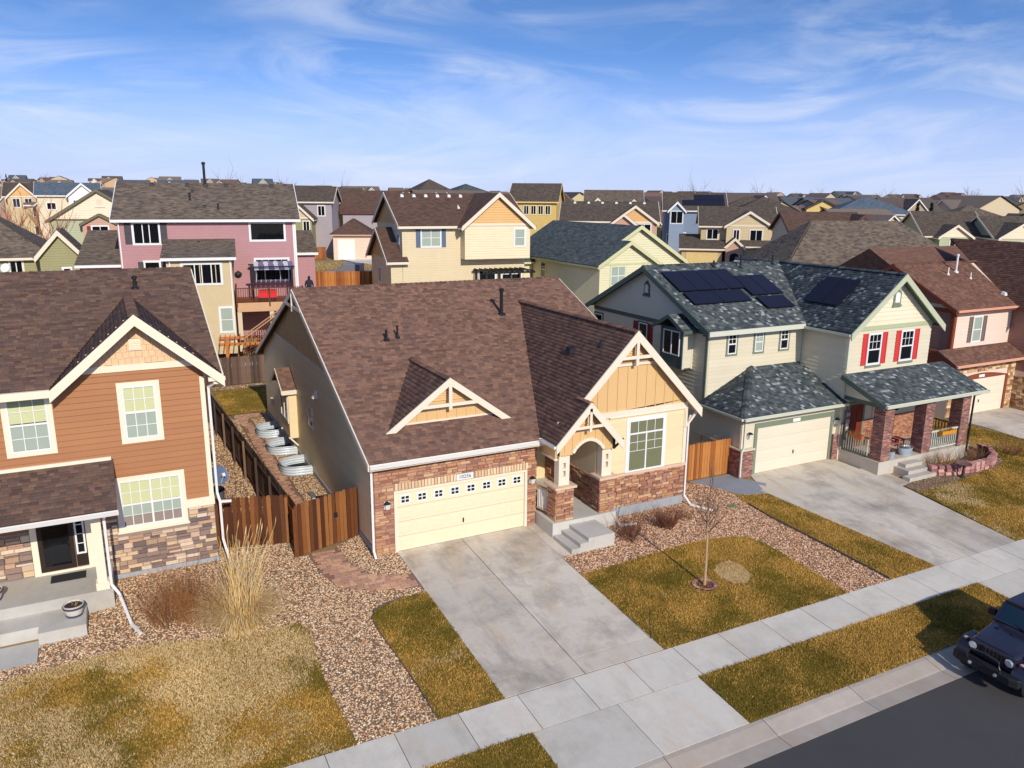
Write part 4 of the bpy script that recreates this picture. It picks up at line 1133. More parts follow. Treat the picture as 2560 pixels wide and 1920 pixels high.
mb = MB(); fbox(mb, fg, 7.5, 12.42, gB - .10, gB + .12, .02, .07); fbox(mb, fg, 8.79, 12.42, gB - .14, gB - .10, .02, .09); mb.build('band_board', CREAM, gw)
mb = MB(); fbox(mb, fg, GX - 1.12, GX + 1.12, GZ - 1.30, GZ - 1.2, .02, .09); mb.build('band_board', CREAM, gw)
b_ = GZ - 1.18
while b_ < GZ - .35:
    hw = (GZ - .22 - b_) / GS
    mb = MB(); P = front(GW).P; mb.hexa([P(GX - hw, b_, .06), P(GX + hw, b_, .06), P(GX + hw, b_, .0), P(GX - hw, b_, .0), P(GX - hw + .05, b_ + .075, .012), P(GX + hw - .05, b_ + .075, .012), P(GX + hw - .05, b_ + .075, 0), P(GX - hw + .05, b_ + .075, 0)]); mb.build('louvre_slat', GAB_O, gp); b_ += .085
mb = MB(); fbox(mb, fg, 12.28, 12.43, 1.6, gB - .1, .0, .05); mb.build('corner_board', CREAM, gw)
window(gw, fg, WA, WB, WW, WH, [(0, .5, 0, .74, 1, 1, OBLIND), (.5, 1, 0, .74, 1, 1, OBLIND), (0, 1, .74, 1, 4, 1, OBLIND)], trim=.11, trim_m=WHITE, glass=GLASS, blind=[1, 1, 1])
# horizontal bar of the grid in the two tall sashes
mb = MB()
for f0, f1 in ((.03, .47), (.53, .97)):
    fm = (f0 + f1) / 2
    for hh in (.40, .57): fbox(mb, fg, WA + WW * f0, WA + WW * f1, WB + WH * hh - .009, WB + WH * hh + .009, .021, .030)
    fbox(mb, fg, WA + WW * fm - .009, WA + WW * fm + .009, WB + WH * .40, WB + WH * .72, .0205, .032)
mb.build('muntin', WHITE, gw)
ST.face(front(GW - .0), 8.79, 12.40, .36, 1.60)
mb = MB(); mb.box(8.75, 12.42, GW - .0, GW + .04, .33, 1.62); mb.build('mortar_bed', MORTAR, H)
mb = MB(); fbox(mb, fg, 8.80, 12.44, 1.60, 1.70, .0, .10); mb.build('stone_cap', mat('stone_cap', lin(214, 186, 160), .9, .1, 6, .1), H)

# roof of the gable room (left slope runs on over the porch)
PX, PZ, PY, PS = 7.455, 4.855, -1.53, 1.1
vy = lambda z: RY - (RZ - z) / S0
v3 = Vector((GX - XL, 0, GZ - zg(XL))); Lv = v3.length
fr_ = (PX - XL) / (GX - XL)
roof_plane(H, (XL, 0, zg(XL)), (0, 1, 0), v3, [(PY, 0), (vy(zg(XL)), 0), (vy(GZ), Lv), (GY - .12, Lv), (GY - .12, Lv * fr_), (PY, Lv * fr_)], ROOFB, PAL_BROWN, th=.13, expo=.145)
v4 = Vector((GX - XR, 0, GZ - zg(XR))); L4 = v4.length
roof_plane(H, (XR, 0, zg(XR)), (0, 1, 0), v4, [(GY - .12, 0), (vy(zg(XR)) + .3, 0), (vy(GZ), L4), (GY - .12, L4)], ROOFB, PAL_BROWN, th=.13, expo=.145)
ridge_caps(H, (GX, GY - .12, GZ + .02), (GX, vy(GZ), GZ + .02), PAL_BROWN)
mb = MB()
chev(mb, 'y', GX - 2.3, zg(GX - 2.3) + .03, GX, GZ + .03, XR + .05, zg(XR + .05) + .03, .26, GY - .175, GY - .125); mb.build('barge_board', CREAM, gw)
mb = MB(); mb.bar((GX - .82, GY - .13, GZ - .95), (GX + .82, GY - .13, GZ - .95), .12, .07, up=(0, -1, 0)); mb.bar((GX, GY - .14, GZ - 1.25), (GX, GY - .14, GZ - .2), .12, .08, up=(0, -1, 0)); mb.build('gable_truss', CREAM, gw)
mb = MB(); mb.bar((12.36, GW - .02, 3.15), (12.36, GW - .02, 3.85), .09, .09, up=(0, 1, 0)); mb.bar((12.36, GW - .05, 3.2), (12.8, GW - .1, 3.75), .08, .08, up=(0, 1, 0)); mb.build('bracket', CREAM, gw)
mb = MB(); mb.prism([(XR + .02, zg(XR) - .25), (12.35, zg(12.35) - .28), (12.35, zg(12.35) - .18), (XR + .02, zg(XR) - .14)], GY, 5, 'y'); mb.build('soffit', CREAM, gw)
downspout(H, [(12.62, -.70, 3.6), (12.5, -.74, 3.35), (12.5, -.74, .3), (12.55, -1.1, .02), (13.1, -1.8, -.06)], METAL_W)
mb = MB(); mb.box(8.2, 8.5, 2.35, 2.75, 0, 0); 
roof_vent(H, (8.55, 1.7, zg(8.55) + .05), BLACKP, .34)
stack_pipe(H, (9.0, .35, zg(9.0)), .22, .035, BLACKP)

# --- entry porch
POR = concrete_mat('porch_floor', (0.40, 0.39, 0.36), amt=.3, warm=.3)
mb = MB(); mb.box(6.14, 8.85, -1.30, 3.1, -.4, .50); mb.build('porch_floor', STEPC, H)
mb = MB(); mb.box(6.83, 7.92, -2.60, -1.305, -.5, .345); mb.build('step', STEPC, H)
mb = MB(); mb.box(6.50, 6.83, -2.60, -1.305, -.5, .20); mb.build('step', STEPC, H)
mb = MB(); mb.box(6.16, 6.50, -2.60, -1.305, -.5, .05); mb.build('step', STEPC, H)
mb = MB(); mb.box(6.35, 7.0, -1.18, -.55, .5, 1.72); p1_ = mb.build('porch_pier', MORTAR, H)
mb = MB(); mb.box(8.20, 8.76, -1.18, -.70, .5, 1.80); p2_ = mb.build('porch_pier', MORTAR, H)
for x0, x1, zt, y1 in ((6.35, 7.0, 1.72, -.55), (8.20, 8.76, 1.80, -.70)):
    ST.face(front(-1.18), x0 - .04, x1 + .04, .5, zt, wid=(.2, .4)); ST.face(leftw(x0), .58 if x0 < 7 else .70, 1.22, .5, zt, wid=(.2, .4))
    mb = MB(); mb.box(x0 - .12, x1 + .12, -1.30, y1 + .08, zt, zt + .09); mb.build('stone_cap', MATS['stone_cap'], H)
ST.face(leftw(8.28), -3.0, .70, .5, 1.72)
mb = MB(); mb.box(8.26, 8.3, -.7, 3.0, .5, 1.72); mb.build('mortar_bed', MORTAR, H)
ST.done(300, STONE_COLS)
# columns with two small openings each
for x0, x1, zb, zt in ((6.46, 6.90, 1.81, 3.35), (8.28, 8.70, 1.89, 3.45)):
    mb = MB(); yb0, yb1 = -1.10, -.78; mid = (x0 + x1) / 2; w_ = .06
    mb.box(x0, mid - w_, yb0, yb1, zb, zt); mb.box(mid + w_, x1, yb0, yb1, zb, zt)
    zz = [zb, zb + .32, zb + .54, zb + .62, zb + .84, zt]
    mb.box(mid - w_ - .001, mid + w_ + .001, yb0 + .003, yb1 - .003, zb, zz[1]); mb.box(mid - w_ - .001, mid + w_ + .001, yb0 + .003, yb1 - .003, zz[2], zz[3]); mb.box(mid - w_ - .001, mid + w_ + .001, yb0 + .003, yb1 - .003, zz[4], zt)
    mb.box(mid - w_ - .001, mid + w_ + .001, -.95, -.93, zz[1], zz[4])
    mb.build('porch_column', CREAM, H)
# porch gable face with an arch
fp = front(-1.20); arch = []
xa0, xa1, zs, rise = 6.96, 8.26, 3.0, .42
for i in range(13):
    tt = i / 12; arch.append((xa0 + (xa1 - xa0) * tt, zs + rise * math.sin(math.pi * tt) ** .75))
zp = lambda x: PZ - .05 - PS * abs(PX - x)
pol = [(6.42, 2.95), (xa0, 2.95)] + arch + [(xa1, 2.95), (8.74, 2.95), (8.74, zp(8.74) - .05), (PX, PZ - .2), (6.42, zp(6.42) - .0)]
mb = MB(); mb.prism(pol, -1.20, -1.02, 'y'); pg = mb.build('porch_gable', GAB_O, H)
mb = MB()
for (xa, za), (xb, zb_) in zip(arch[:-1], arch[1:]): mb.bar((xa, -1.19, za + .02), (xb, -1.19, zb_ + .02), .10, .12, up=(0, 0, 1))
mb.build('arch_trim', CREAM, pg)
archz = lambda a: max([zs + rise * math.sin(math.pi * min(max((a - xa0) / (xa1 - xa0), 0), 1)) ** .75 + .08, 3.0])
battens(pg, fp, 6.62, 8.55, .32, lambda a: min(zp(a) - .15, PZ - .95), archz, GAB_O, w=.035, th=.022)
mb = MB(); mb.box(6.42, 6.48, -1.19, -1.0, 2.9, 3.4); mb.build('corner_board', CREAM, pg)
v5 = Vector((PX - 8.84, 0, 1.385 * PS)); 
roof_plane(H, (8.84, 0, PZ - 1.385 * PS), (0, 1, 0), v5, [(PY, 0), (GW, 0), (GW, v5.length), (PY, v5.length)], ROOFB, PAL_BROWN, th=.10, name='porch_roof')
ridge_caps(H, (PX, PY, PZ + .03), (PX, GW, PZ + .03), PAL_BROWN, w=.2)
mb = MB()
chev(mb, 'y', XL - .03, zg(XL) + .0, PX, PZ + .04, 8.90, PZ - 1.445 * PS + .04, .22, PY - .045, PY + .005); mb.build('barge_board', CREAM, pg)
mb = MB(); mb.bar((PX - .62, PY - .0, PZ - .85), (PX + .62, PY - .0, PZ - .85), .1, .06, up=(0, -1, 0)); mb.bar((PX, PY - .01, PZ - 1.02), (PX, PY - .01, PZ - .18), .1, .07, up=(0, -1, 0)); mb.build('gable_truss', CREAM, pg)
b_ = PZ - .8
while b_ < PZ - .3:
    hw = (PZ - .2 - b_) / PS
    mb = MB(); P = fp.P; mb.hexa([P(PX - hw, b_, .05), P(PX + hw, b_, .05), P(PX + hw, b_, .0), P(PX - hw, b_, .0), P(PX - hw + .05, b_ + .075, .01), P(PX + hw - .05, b_ + .075, .01), P(PX + hw - .05, b_ + .075, 0), P(PX - hw + .05, b_ + .075, 0)]); mb.build('louvre_slat', GAB_O, pg); b_ += .085
mb = MB(); mb.bar((8.68, -1.25, 2.95), (8.68, -1.25, 3.35), .07, .07, up=(0, 1, 0)); mb.bar((8.68, -1.28, 3.0), (8.98, -1.4, 3.35), .06, .06, up=(0, 1, 0)); mb.build('bracket', BLACKP, pg)
# porch ceiling, side beam, back wall and door
mb = MB(); mb.box(6.35, 6.5, -1.0, .1, 2.82, 3.28); mb.build('porch_beam', GAB_O, H)
mb = MB(); mb.box(6.33, 6.52, -1.0, .1, 2.74, 2.82); mb.build('beam_trim', CREAM, H)
mb = MB(); mb.box(6.13, 8.28, -1.0, 3.1, 3.42, 3.5); mb.build('porch_ceiling', CREAM, H)
gutter(H, (XL, -.42, zg(XL) - .02), (XL, PY, zg(XL) - .02), METAL_W, (-1, 0, 0), .11)
mb = MB(); mb.box(6.13, 8.30, 3.0, 3.1, .5, 3.45); bw_ = mb.build('porch_back_wall', SID_Y, H)
mb = MB(); mb.box(6.55, 7.5, 2.95, 3.0, .52, 2.62); dr = mb.build('front_door', mat('navy_door', lin(40, 62, 92), .4, .03), H)
for zz in (.65, 1.3, 1.95):
    for xx in (6.65, 7.08):
        mb = MB(); mb.box(xx, xx + .33, 2.935, 2.95, zz, zz + .5); mb.build('door_panel', MATS['navy_door'], dr)
mb = MB(); mb.box(6.45, 6.55, 2.94, 3.01, .5, 2.72); mb.box(7.5, 7.6, 2.94, 3.01, .5, 2.72); mb.box(6.55, 7.5, 2.94, 3.01, 2.62, 2.72); mb.build('door_casing', WHITE, H)
mb = MB(); mb.lathe((7.42, 2.9, 1.5), [(.0, -.03), (.03, 0), (0, .03)], 8); mb.build('door_knob', METAL_W, dr)
# railing
RAILM = mat('rail_tan', lin(186, 152, 116), .7, .08, 3, .05)
mb = MB(); mb.bar((6.22, .02, 1.48), (6.38, -.56, 1.48), .09, .07); rl = mb.build('railing', RAILM, H)
mb = MB(); mb.bar((6.22, .02, .66), (6.38, -.56, .66), .08, .06); mb.build('bottom_rail', RAILM, rl)
for i in range(7):
    f_ = (i + .5) / 7; x_, y_ = 6.22 + .16 * f_, .02 - .58 * f_
    mb = MB(); mb.bar((x_, y_, .69), (x_, y_, 1.45), .045, .03, up=(0, 1, 0)); mb.build('baluster', WHITE if i % 2 else CREAM, rl)
downspout(H, [(8.82, -.84, 1.66), (8.82, -.84, .3), (8.95, -1.5, -.02), (9.6, -1.55, -.04)], METAL_W, .07, .05)
# ------------------------------------------------------------------ the orange house on the left
PAL_L = [lin(100, 78, 68), lin(93, 73, 65), lin(107, 84, 72), lin(86, 68, 62), lin(112, 87, 73), lin(97, 79, 72)]
ORANGE = mat('orange_siding', lin(170, 116, 76), .6, .06, 1.0, .05, rand=.05)
PEACH = mat('peach_shingle', lin(226, 190, 150), .6, .05, 2, .04, rand=.04)
LTRIM = mat('pale_trim', lin(240, 226, 200), .5, .04, 2, .02)
LST_C = [lin(214, 186, 160), lin(196, 158, 128), lin(220, 200, 174), lin(136, 116, 108), lin(176, 146, 122), lin(212, 184, 148), lin(150, 126, 114), lin(200, 172, 148), lin(118, 102, 98)]
LSTM = ramp_mat('ashlar_stone', LST_C, .9, var=.2, vscale=8, fine=.2, fscale=50, bumpv=.5)
LSV = stone_variants(LSTM)
YBLIND = mat('yellow_blind', lin(255, 248, 200), .6, .05, 2, .03)
LH = thing('house', 'orange sided two storey house with stone base and dark brown roof', 'house', (-9, 6, 0))
LX1, LY = -4.77, 2.0
LRY, LRZ, LEY, LEZ, LRX = 9.3, 9.06, 1.58, 6.42, -4.26
LS = (LRZ - LEZ) / (LRY - LEY)
zl = lambda y: LRZ - LS * abs(LRY - y)
mb = MB(); mb.prism([(LY + .02, -.1), (17.8, -.1), (17.8, zl(17.8) - .15), (LRY, LRZ - .15), (LY + .02, zl(LY) - .15)], -16, LX1 - .02, 'x'); lw = mb.build('wall', ORANGE, LH)
mb = MB(); mb.box(-7.88, LX1 + .02, LY - .04, LY + .3, -.3, .16); mb.build('foundation', FOUND, LH)
f2_ = front(LY + .02)
# windows: (a, b, w, h)
W1 = (-7.12, 4.52, .93, 1.66); W0 = (-10.12, 4.50, 1.02, 1.62); W2 = (-7.48, 1.68, 1.76, 1.52)
tr = .13
ops = [(w_[0] - tr, w_[0] + w_[2] + tr, w_[1] - tr, w_[1] + w_[3] + tr) for w_ in (W1, W0, W2)]
GLX, GLZ, GLS = -6.59, 8.40, .87
zlg = lambda x: GLZ - GLS * abs(GLX - x)
siding(lw, f2_, -13, LX1 - .12, 2.3, 6.64, ORANGE, openings=ops + [(-13, -8.9, 6.15, 7)], lap=.185, th=.042, gable=lambda b: (-13 if b < 6.3 else GLX - (GLZ - .16 - b) / GLS, GLX + (GLZ - .16 - b) / GLS))
mb = MB(); mb.prism([(-8.9, 6.1), (LX1, 6.1), (LX1, zlg(LX1) - .12), (GLX, GLZ - .12), (-8.9, zlg(-8.9) - .12)], LY + .025, 7.5, 'y'); lg = mb.build('cross_gable', ORANGE, LH)
# shingled gable, scalloped rows
b_ = 6.86; r_ = 0
fg_ = front(LY + .02)
while b_ < GLZ - .3:
    hw = (GLZ - .15 - b_) / GLS; a = GLX - hw - (.09 if r_ % 2 else 0)
    while a < GLX + hw:
        e0, e1 = max(a, GLX - hw + .0), min(a + .18, GLX + hw); a += .18
        if e1 - e0 < .06: continue
        lo = b_ + random.choice((-.02, 0, .015)); P = fg_.P; md = (e0 + e1) / 2
        mb = MB(); mb.hexa([P(e0 + .004, lo, .03), P(e1 - .004, lo, .03), P(e1 - .004, lo, 0), P(e0 + .004, lo, 0), P(e0 + .004, b_ + .2, .012), P(e1 - .004, b_ + .2, .012), P(e1 - .004, b_ + .2, 0), P(e0 + .004, b_ + .2, 0)]); mb.build('gable_shingle', PEACH, lg)
    b_ += .19; r_ += 1
mb = MB(); fbox(mb, f2_, -8.2, -5.0, 6.66, 6.86, .0, .06); mb.build('band_board', LTRIM, lg)
mb = MB(); fbox(mb, f2_, GLX - .19, GLX + .13, 7.28, 7.62, .02, .06); gvo = mb.build('gable_vent', LTRIM, lg)
for i in range(5):
    mb = MB(); fbox(mb, f2_, GLX - .15, GLX + .09, 7.32 + i * .055, 7.345 + i * .055, .06, .085); mb.build('louvre_slat', LTRIM, gvo)
# trims
mb = MB(); fbox(mb, f2_, LX1 - .13, LX1 + .01, 2.3, 6.3, 0, .05); mb.build('corner_board', LTRIM, lw)
mb = MB(); fbox(mb, f2_, W2[0] + W2[2] + .13, LX1 + .02, 2.02, 2.3, 0, .07); mb.build('band_board', LTRIM, lw)
DH6 = [(0, 1, 0, .5, 3, 2), (0, 1, .5, 1, 3, 2, YBLIND)]
window(lw, f2_, *W1, DH6, trim=tr, trim_m=LTRIM, blind=[1, 1]); window(lw, f2_, *W0, DH6, trim=tr, trim_m=LTRIM, blind=[1, 1])
window(lw, f2_, *W2, [(0, .5, 0, .48, 3, 2), (.5, 1, 0, .48, 3, 2), (0, .5, .48, 1, 3, 2, YBLIND), (.5, 1, .48, 1, 3, 2, YBLIND)], trim=tr, trim_m=LTRIM, blind=[1, 1, 1, 1], sill=True)
# stone base
LST = Stones(LH, LSTM, MATS['stone_rest'], LSV)
mb = MB(); mb.box(-13, LX1 - .005, LY - .01, LY + .03, .1, 2.04); mb.build('mortar_bed', MORTAR, LH)
LST.face(front(LY - .01), -8.1, LX1 - .01, .17, 2.02, [(W2[0] - .16, W2[0] + W2[2] + .16, W2[1] - .2, 3)], row=(.11, .19), wid=(.2, .45))
LST.face(front(LY - .01), -13, -9.98, .62, 1.95, row=(.11, .19), wid=(.2, .45))
LST.done(300, LST_C)
# roofs
GHW0 = 2.36
slL = math.hypot(1, LS); Ll = (LRY - LEY) * slL
roof_plane(LH, (-16, LEY, LEZ), (1, 0, 0), (0, 1, LS), [(0, 0), (16 + GLX - GHW0, 0), (16 + GLX, (LRY - (LRZ - GLZ) / LS - LEY) * slL), (16 + LRX, .05), (16 + LRX, Ll), (0, Ll)], ROOFB, PAL_L, th=.15, expo=.145)
roof_plane(LH, (LRX, 2 * LRY - LEY, LEZ), (-1, 0, 0), (0, -1, LS), [(0, 0), (16 + LRX, 0), (16 + LRX, Ll), (0, Ll)], ROOFB, PAL_L, lay=False)
ridge_caps(LH, (-16, LRY, LRZ + .01), (LRX, LRY, LRZ + .01), PAL_L)
mb = MB()
chev(mb, 'x', LEY, LEZ, LRY, LRZ, 2 * LRY - LEY, LEZ, .2, LRX - .005, LRX + .045)
mb.build('barge_board', LTRIM, LH)
yv = lambda z: LRY - (LRZ - z) / LS
GHW = 2.36
for sgn in (1, -1):
    v3 = Vector((sgn * GHW, 0, GLS * GHW)); xe = GLX - sgn * GHW; ze = GLZ - GLS * GHW
    roof_plane(LH, (xe, 0, ze), (0, 1, 0), v3, [(LEY - .12, 0), (max(yv(ze), LEY), 0), (yv(GLZ), v3.length), (LEY - .12, v3.length)], ROOFB, PAL_L, th=.12, name='gable_roof', lift=.009)
ridge_caps(LH, (GLX, LEY - .12, GLZ + .02), (GLX, yv(GLZ), GLZ + .02), PAL_L)
mb = MB()
chev(mb, 'y', GLX - GHW - .02, GLZ - GLS * (GHW + .02) + .03, GLX, GLZ + .03, GLX + GHW + .02, GLZ - GLS * (GHW + .02) + .03, .25, LEY - .175, LEY - .125)
mb.build('barge_board', LTRIM, lg)
mb = MB(); mb.box(-16, GLX - GHW, LEY - .16, LEY - .02, LEZ - .24, LEZ - .02); mb.build('fascia', LTRIM, LH)
mb = MB(); mb.box(-16, GLX - GHW + .15, LEY, LY, LEZ - .26, LEZ - .22); mb.build('soffit', LTRIM, LH)
mb = MB(); mb.box(GLX + GHW - .3, LRX + .04, LEY - .02, LY + .2, 6.1, 6.24); mb.box(GLX + GHW - .45, LRX + .08, LEY - .12, LEY - .0, 6.22, 6.34); mb.build('eave_return', LTRIM, LH)
downspout(LH, [(-4.45, LEY + .05, 6.15), (-4.66, LY - .06, 5.95), (-4.66, LY - .06, 2.4), (-4.6, LY - .12, 2.1), (-4.6, LY - .12, .8), (-4.5, 1.3, .15), (-4.2, .3, .05)], METAL_W)
mb = MB(); mb.bar((-4.6, LY - .12, 2.1), (-4.25, LY - .1, 2.06), .07, .08); mb.build('downspout_elbow', METAL_W, LH)
stack_pipe(LH, (-6.3, 7.7, zl(7.7)), .34, .06, BLACKP, 1.5)
# porch
PF = .60
mb = MB(); mb.box(-14, -7.9, .12, LY + .1, -.3, PF); mb.build('porch_floor', STEPC, LH)
mb = MB(); mb.box(-9.78, -8.62, -1.12, .12, -.4, .28); mb.build('step', STEPC, LH)
mb = MB(); mb.box(-14, -9.78, -.72, .12, -.4, .28); mb.build('step', STEPC, LH)
mb = MB(); mb.box(-8.28, -8.03, .2, .46, PF, 3.0); mb.box(-8.33, -7.98, .15, .51, PF, PF + .22); mb.build('porch_column', LTRIM, LH)
EVP = -.42
vp = Vector((0, LY - EVP, 3.95 - 3.22))
roof_plane(LH, (-14, EVP, 3.24), (1, 0, 0), vp, [(0, 0), (14 - 7.55, 0), (14 - 7.55, vp.length), (0, vp.length)], ROOFB, PAL_L, th=.12, name='porch_roof', expo=.145)
gutter(LH, (-14, EVP, 3.2), (-7.52, EVP, 3.2), METAL_W, (0, -1, 0), .12)
mb = MB(); mb.box(-14, -7.6, .15, .5, 2.88, 3.06); mb.build('porch_beam', LTRIM, LH)
mb = MB(); mb.prism([(EVP, 3.06), (LY, 3.06), (LY, 3.85), (EVP, 3.14)], -7.62, -7.58, 'x'); mb.build('porch_end', ORANGE, LH)
mb = MB(); fbox(mb, f2_, -13, -7.6, 3.95, 4.06, .0, .09); mb.build('band_board', LTRIM, lw)
mb = MB(); mb.box(-14, -7.6, EVP + .05, LY, 3.02, 3.06); mb.build('porch_ceiling', LTRIM, LH)
downspout(LH, [(-7.9, EVP + .0, 3.05), (-7.93, .1, 2.85), (-7.93, .1, .75), (-7.75, .0, .45), (-7.5, -1.2, .02), (-7.3, -1.7, -.05)], METAL_W)
# storm door, sidelight
mb = MB(); mb.box(-9.80, -8.86, LY - .07, LY + .0, PF + .08, 2.74); sd = mb.build('storm_door', mat('dark_door', (.035, .022, .018), .35, .05), LH)
mb = MB(); mb.box(-9.68, -8.98, LY - .085, LY - .071, PF + .25, 2.62); mb.build('pane', GLASSD, sd)
mb = MB(); mb.box(-9.98, -9.81, LY - .06, LY + .0, PF, 2.85); mb.box(-8.52, -8.36, LY - .06, LY + .0, PF, 2.85); mb.box(-9.81, -8.52, LY - .06, LY + .0, 2.75, 2.85); mb.box(-9.98, -8.36, LY - .10, LY + .0, PF - .02, PF + .075); mb.build('door_casing', LTRIM, LH)
mb = MB(); mb.box(-8.84, -8.53, LY - .04, LY + .0, PF + .08, 2.74); sl_ = mb.build('sidelight', MATS['dark_door'], LH)
window(sl_, Fr((0, LY - .04, 0), (1, 0, 0), (0, -1, 0)), -8.82, PF + .5, .27, 1.6, [(0, 1, 0, 1, 1, 5)], trim=0)
wall_lamp(LH, f2_, -10.15, 2.35)
# satellite dish on the side wall
mb = MB(); mb.lathe((0, 0, 0), [(.0, 0), (.16, .012), (.30, .045), (.36, .07), (.355, .078), (.30, .055), (.0, .012)], 18, cap=False)
dsh = bpy.data.objects.new('satellite_dish', mb.mesh('satellite_dish', mat('dish_grey', lin(90, 104, 136), .5, .05)))
COL.objects.link(dsh); dsh.location = (-4.3, 4.9, 1.95); dsh.rotation_euler = (R(62), R(0), R(20)); tag(dsh, 'grey satellite dish on the side wall of the orange house', 'satellite dish'); OFF[dsh.name] = Vector((0, 0, 0))
mb = MB(); mb.bar((0, 0, 0), (.15, 0, -.25), .04, .04); mb.bar((.15, 0, -.25), (-.45, 0, -.4), .05, .05); mb.build('dish_mount', METAL_W, dsh)
mb = MB(); mb.bar((0, -.3, .05), (0, -.1, .42), .03, .03); mb.box(-.05, .05, -.14, -.02, .38, .48); mb.build('receiver_arm', METAL_W, dsh)
# planter tubs and doormat
TUBW = mat('whitewashed_wood', lin(206, 196, 188), .7, .12, 6, .1); TUBD = mat('tub_band', lin(70, 74, 90), .6, .05)
def tub(loc, label, r=.27):
    t_ = thing('planter_tub', label, 'planter', loc, group='half barrel planters')
    mb = MB(); x, y, z = loc; mb.lathe((x, y, z), [(r * .72, 0), (r * .88, .16), (r, .34), (r * .93, .34), (r * .86, .28), (.01, .28)], 20, cap=False); mb.build('tub', TUBW, t_)
    for zz, rr in ((.0, .735), (.24, .95)):
        mb = MB(); mb.lathe((x, y, z), [(r * rr, zz), (r * rr + .014, zz), (r * (rr + .06) + .014, zz + .06), (r * (rr + .06), zz + .06)], 20, cap=False); mb.build('hoop', TUBD, t_)
    mb = MB(); mb.lathe((x, y, z), [(r * .86, .30), (r * .4, .31), (.01, .315)], 14, cap=False); mb.build('soil', mat('dark_soil', (.05, .035, .025), .95, .3, 20), t_)
    mb = MB()
    for i in range(9):
        a_ = random.uniform(0, 6.28); rr = random.uniform(0, r * .5); mb.tube([(x + rr * math.cos(a_), y + rr * math.sin(a_), z + .3), (x + rr * 1.6 * math.cos(a_ + .4), y + rr * 1.6 * math.sin(a_ + .4), z + .36 + random.random() * .06)], [.012, .005], 4)
    mb.build('dead_stalks', mat('dead_stalk', lin(150, 120, 80), .9), t_)
tub((-8.92, -.42, .28), 'whitewashed half barrel planter on the porch step')
tub((-10.95, .85, .60), 'half barrel planter on the porch floor at the left edge')
mb = MB(); mb.box(-9.55, -8.62, 1.22, 1.72, PF + .004, PF + .022); mb.build('doormat', mat('black_mat', (.03, .03, .032), .9, .2, 20)); bpy.data.objects['doormat']['label'] = 'black doormat in front of the storm door'; bpy.data.objects['doormat']['category'] = 'doormat'
# ------------------------------------------------------------------ the grey house with solar panels
PAL_G = [lin(76, 82, 84), lin(66, 72, 75), lin(86, 92, 92), lin(58, 64, 68), lin(94, 98, 96), lin(72, 79, 80)]
FLK = (.10, lin(138, 144, 144))
ROOFG = mat('grey_roof_deck', lin(66, 72, 80), .95, .15, 2, .2)
SID_G = mat('greige_siding', lin(214, 204, 178), .6, .05, 1.2, .04, rand=.03)
SAGE = mat('sage_trim', lin(120, 132, 112), .6, .05, 2, .03)
SAGED = mat('dark_sage_trim', lin(84, 98, 88), .6, .05, 2, .03)
GTRIM = mat('pale_sage_gutter', lin(206, 208, 190), .4, .03, 2, .02)
REDSH = mat('red_shutter', lin(206, 62, 62), .5, .05, 3, .03)
BRK = [lin(136, 82, 72), lin(154, 98, 84), lin(116, 70, 64), lin(168, 118, 102), lin(130, 86, 78)]
PALEM = mat('pale_mortar', (.46, .41, .37), .95, .1, 4, .15)
RH = thing('house', 'grey two storey house with solar panels, red shutters and brick porch', 'house', (22, 7, 0))
QX0, QX1 = 16.55, 27.95
QRY, QRZ, QEY, QEZ = 7.70, 8.58, 2.65, 6.12
QS = (QRZ - QEZ) / (QRY - QEY)
zq = lambda y: QRZ - QS * abs(QRY - y)
mb = MB(); mb.prism([(3.05, -.1), (12.4, -.1), (12.4, zq(12.4) - .14), (QRY, QRZ - .14), (3.05, zq(3.05) - .14)], QX0 + .02, 24, 'x'); rw = mb.build('wall', SID_G, RH)
mb = MB(); mb.box(QX0 + .02, 22.4, .57, 3.1, -.1, 2.7); mb.build('garage_wall', SID_G, RH)
WGX, WGZ = 25.15, 8.55; WGS = (8.55 - 6.05) / (25.15 - 22.0)
zw = lambda x: WGZ - WGS * abs(WGX - x)
mb = MB(); mb.prism([(22.37, -.1), (QX1, -.1), (QX1, zw(QX1) - .14), (WGX, WGZ - .14), (22.37, zw(22.37) - .14)], .32, 11, 'y'); ww = mb.build('wing_wall', SID_G, RH)
fq = front(3.05)
wins = [(17.70, 4.90, .50, .92), (19.34, 4.88, .50, .92), (20.94, 4.88, .50, .92)]
siding(rw, fq, QX0 + .1, 22.36, 3.1, 6.05, SID_G, openings=[(a - .1, a + w_ + .1, b - .12, b + h_ + .1) for a, b, w_, h_ in wins], lap=.18)
for i, (a, b, w_, h_) in enumerate(wins):
    window(rw, fq, a, b, w_, h_, [(0, 1, 0, .5, 1, 1), (0, 1, .5, 1, 2, 2)], trim=.09, trim_m=SAGE, glass=GLASSD if i != 1 else GLASS, blind=None if i != 1 else [1, 1])
fql = leftw(QX0 + .02)
gq = lambda b: (-(QRY + (QRZ - .15 - b) / QS), -(QRY - (QRZ - .15 - b) / QS))
siding(rw, fql, -12.4, -.6, 1.2, 2.66, SID_G, lap=.18)
siding(rw, fql, -12.4, -3.06, 2.66, 5.86, SID_G, openings=[(-12.48, -11.5, 4.5, 5.75), (-8.4, -7.45, 4.0, 5.82)], lap=.18)
siding(rw, fql, -12.4, -3.06, 6.06, 8.4, SID_G, lap=.2, gable=gq, th=.035)
mb = MB(); fbox(mb, fql, -12.42, -3.0, 5.86, 6.06, 0, .05); mb.build('band_board', SAGED, rw)
mb = MB(); fbox(mb, fql, -3.2, -3.03, 2.7, 5.86, 0, .05); mb.build('corner_board', SAGE, rw)
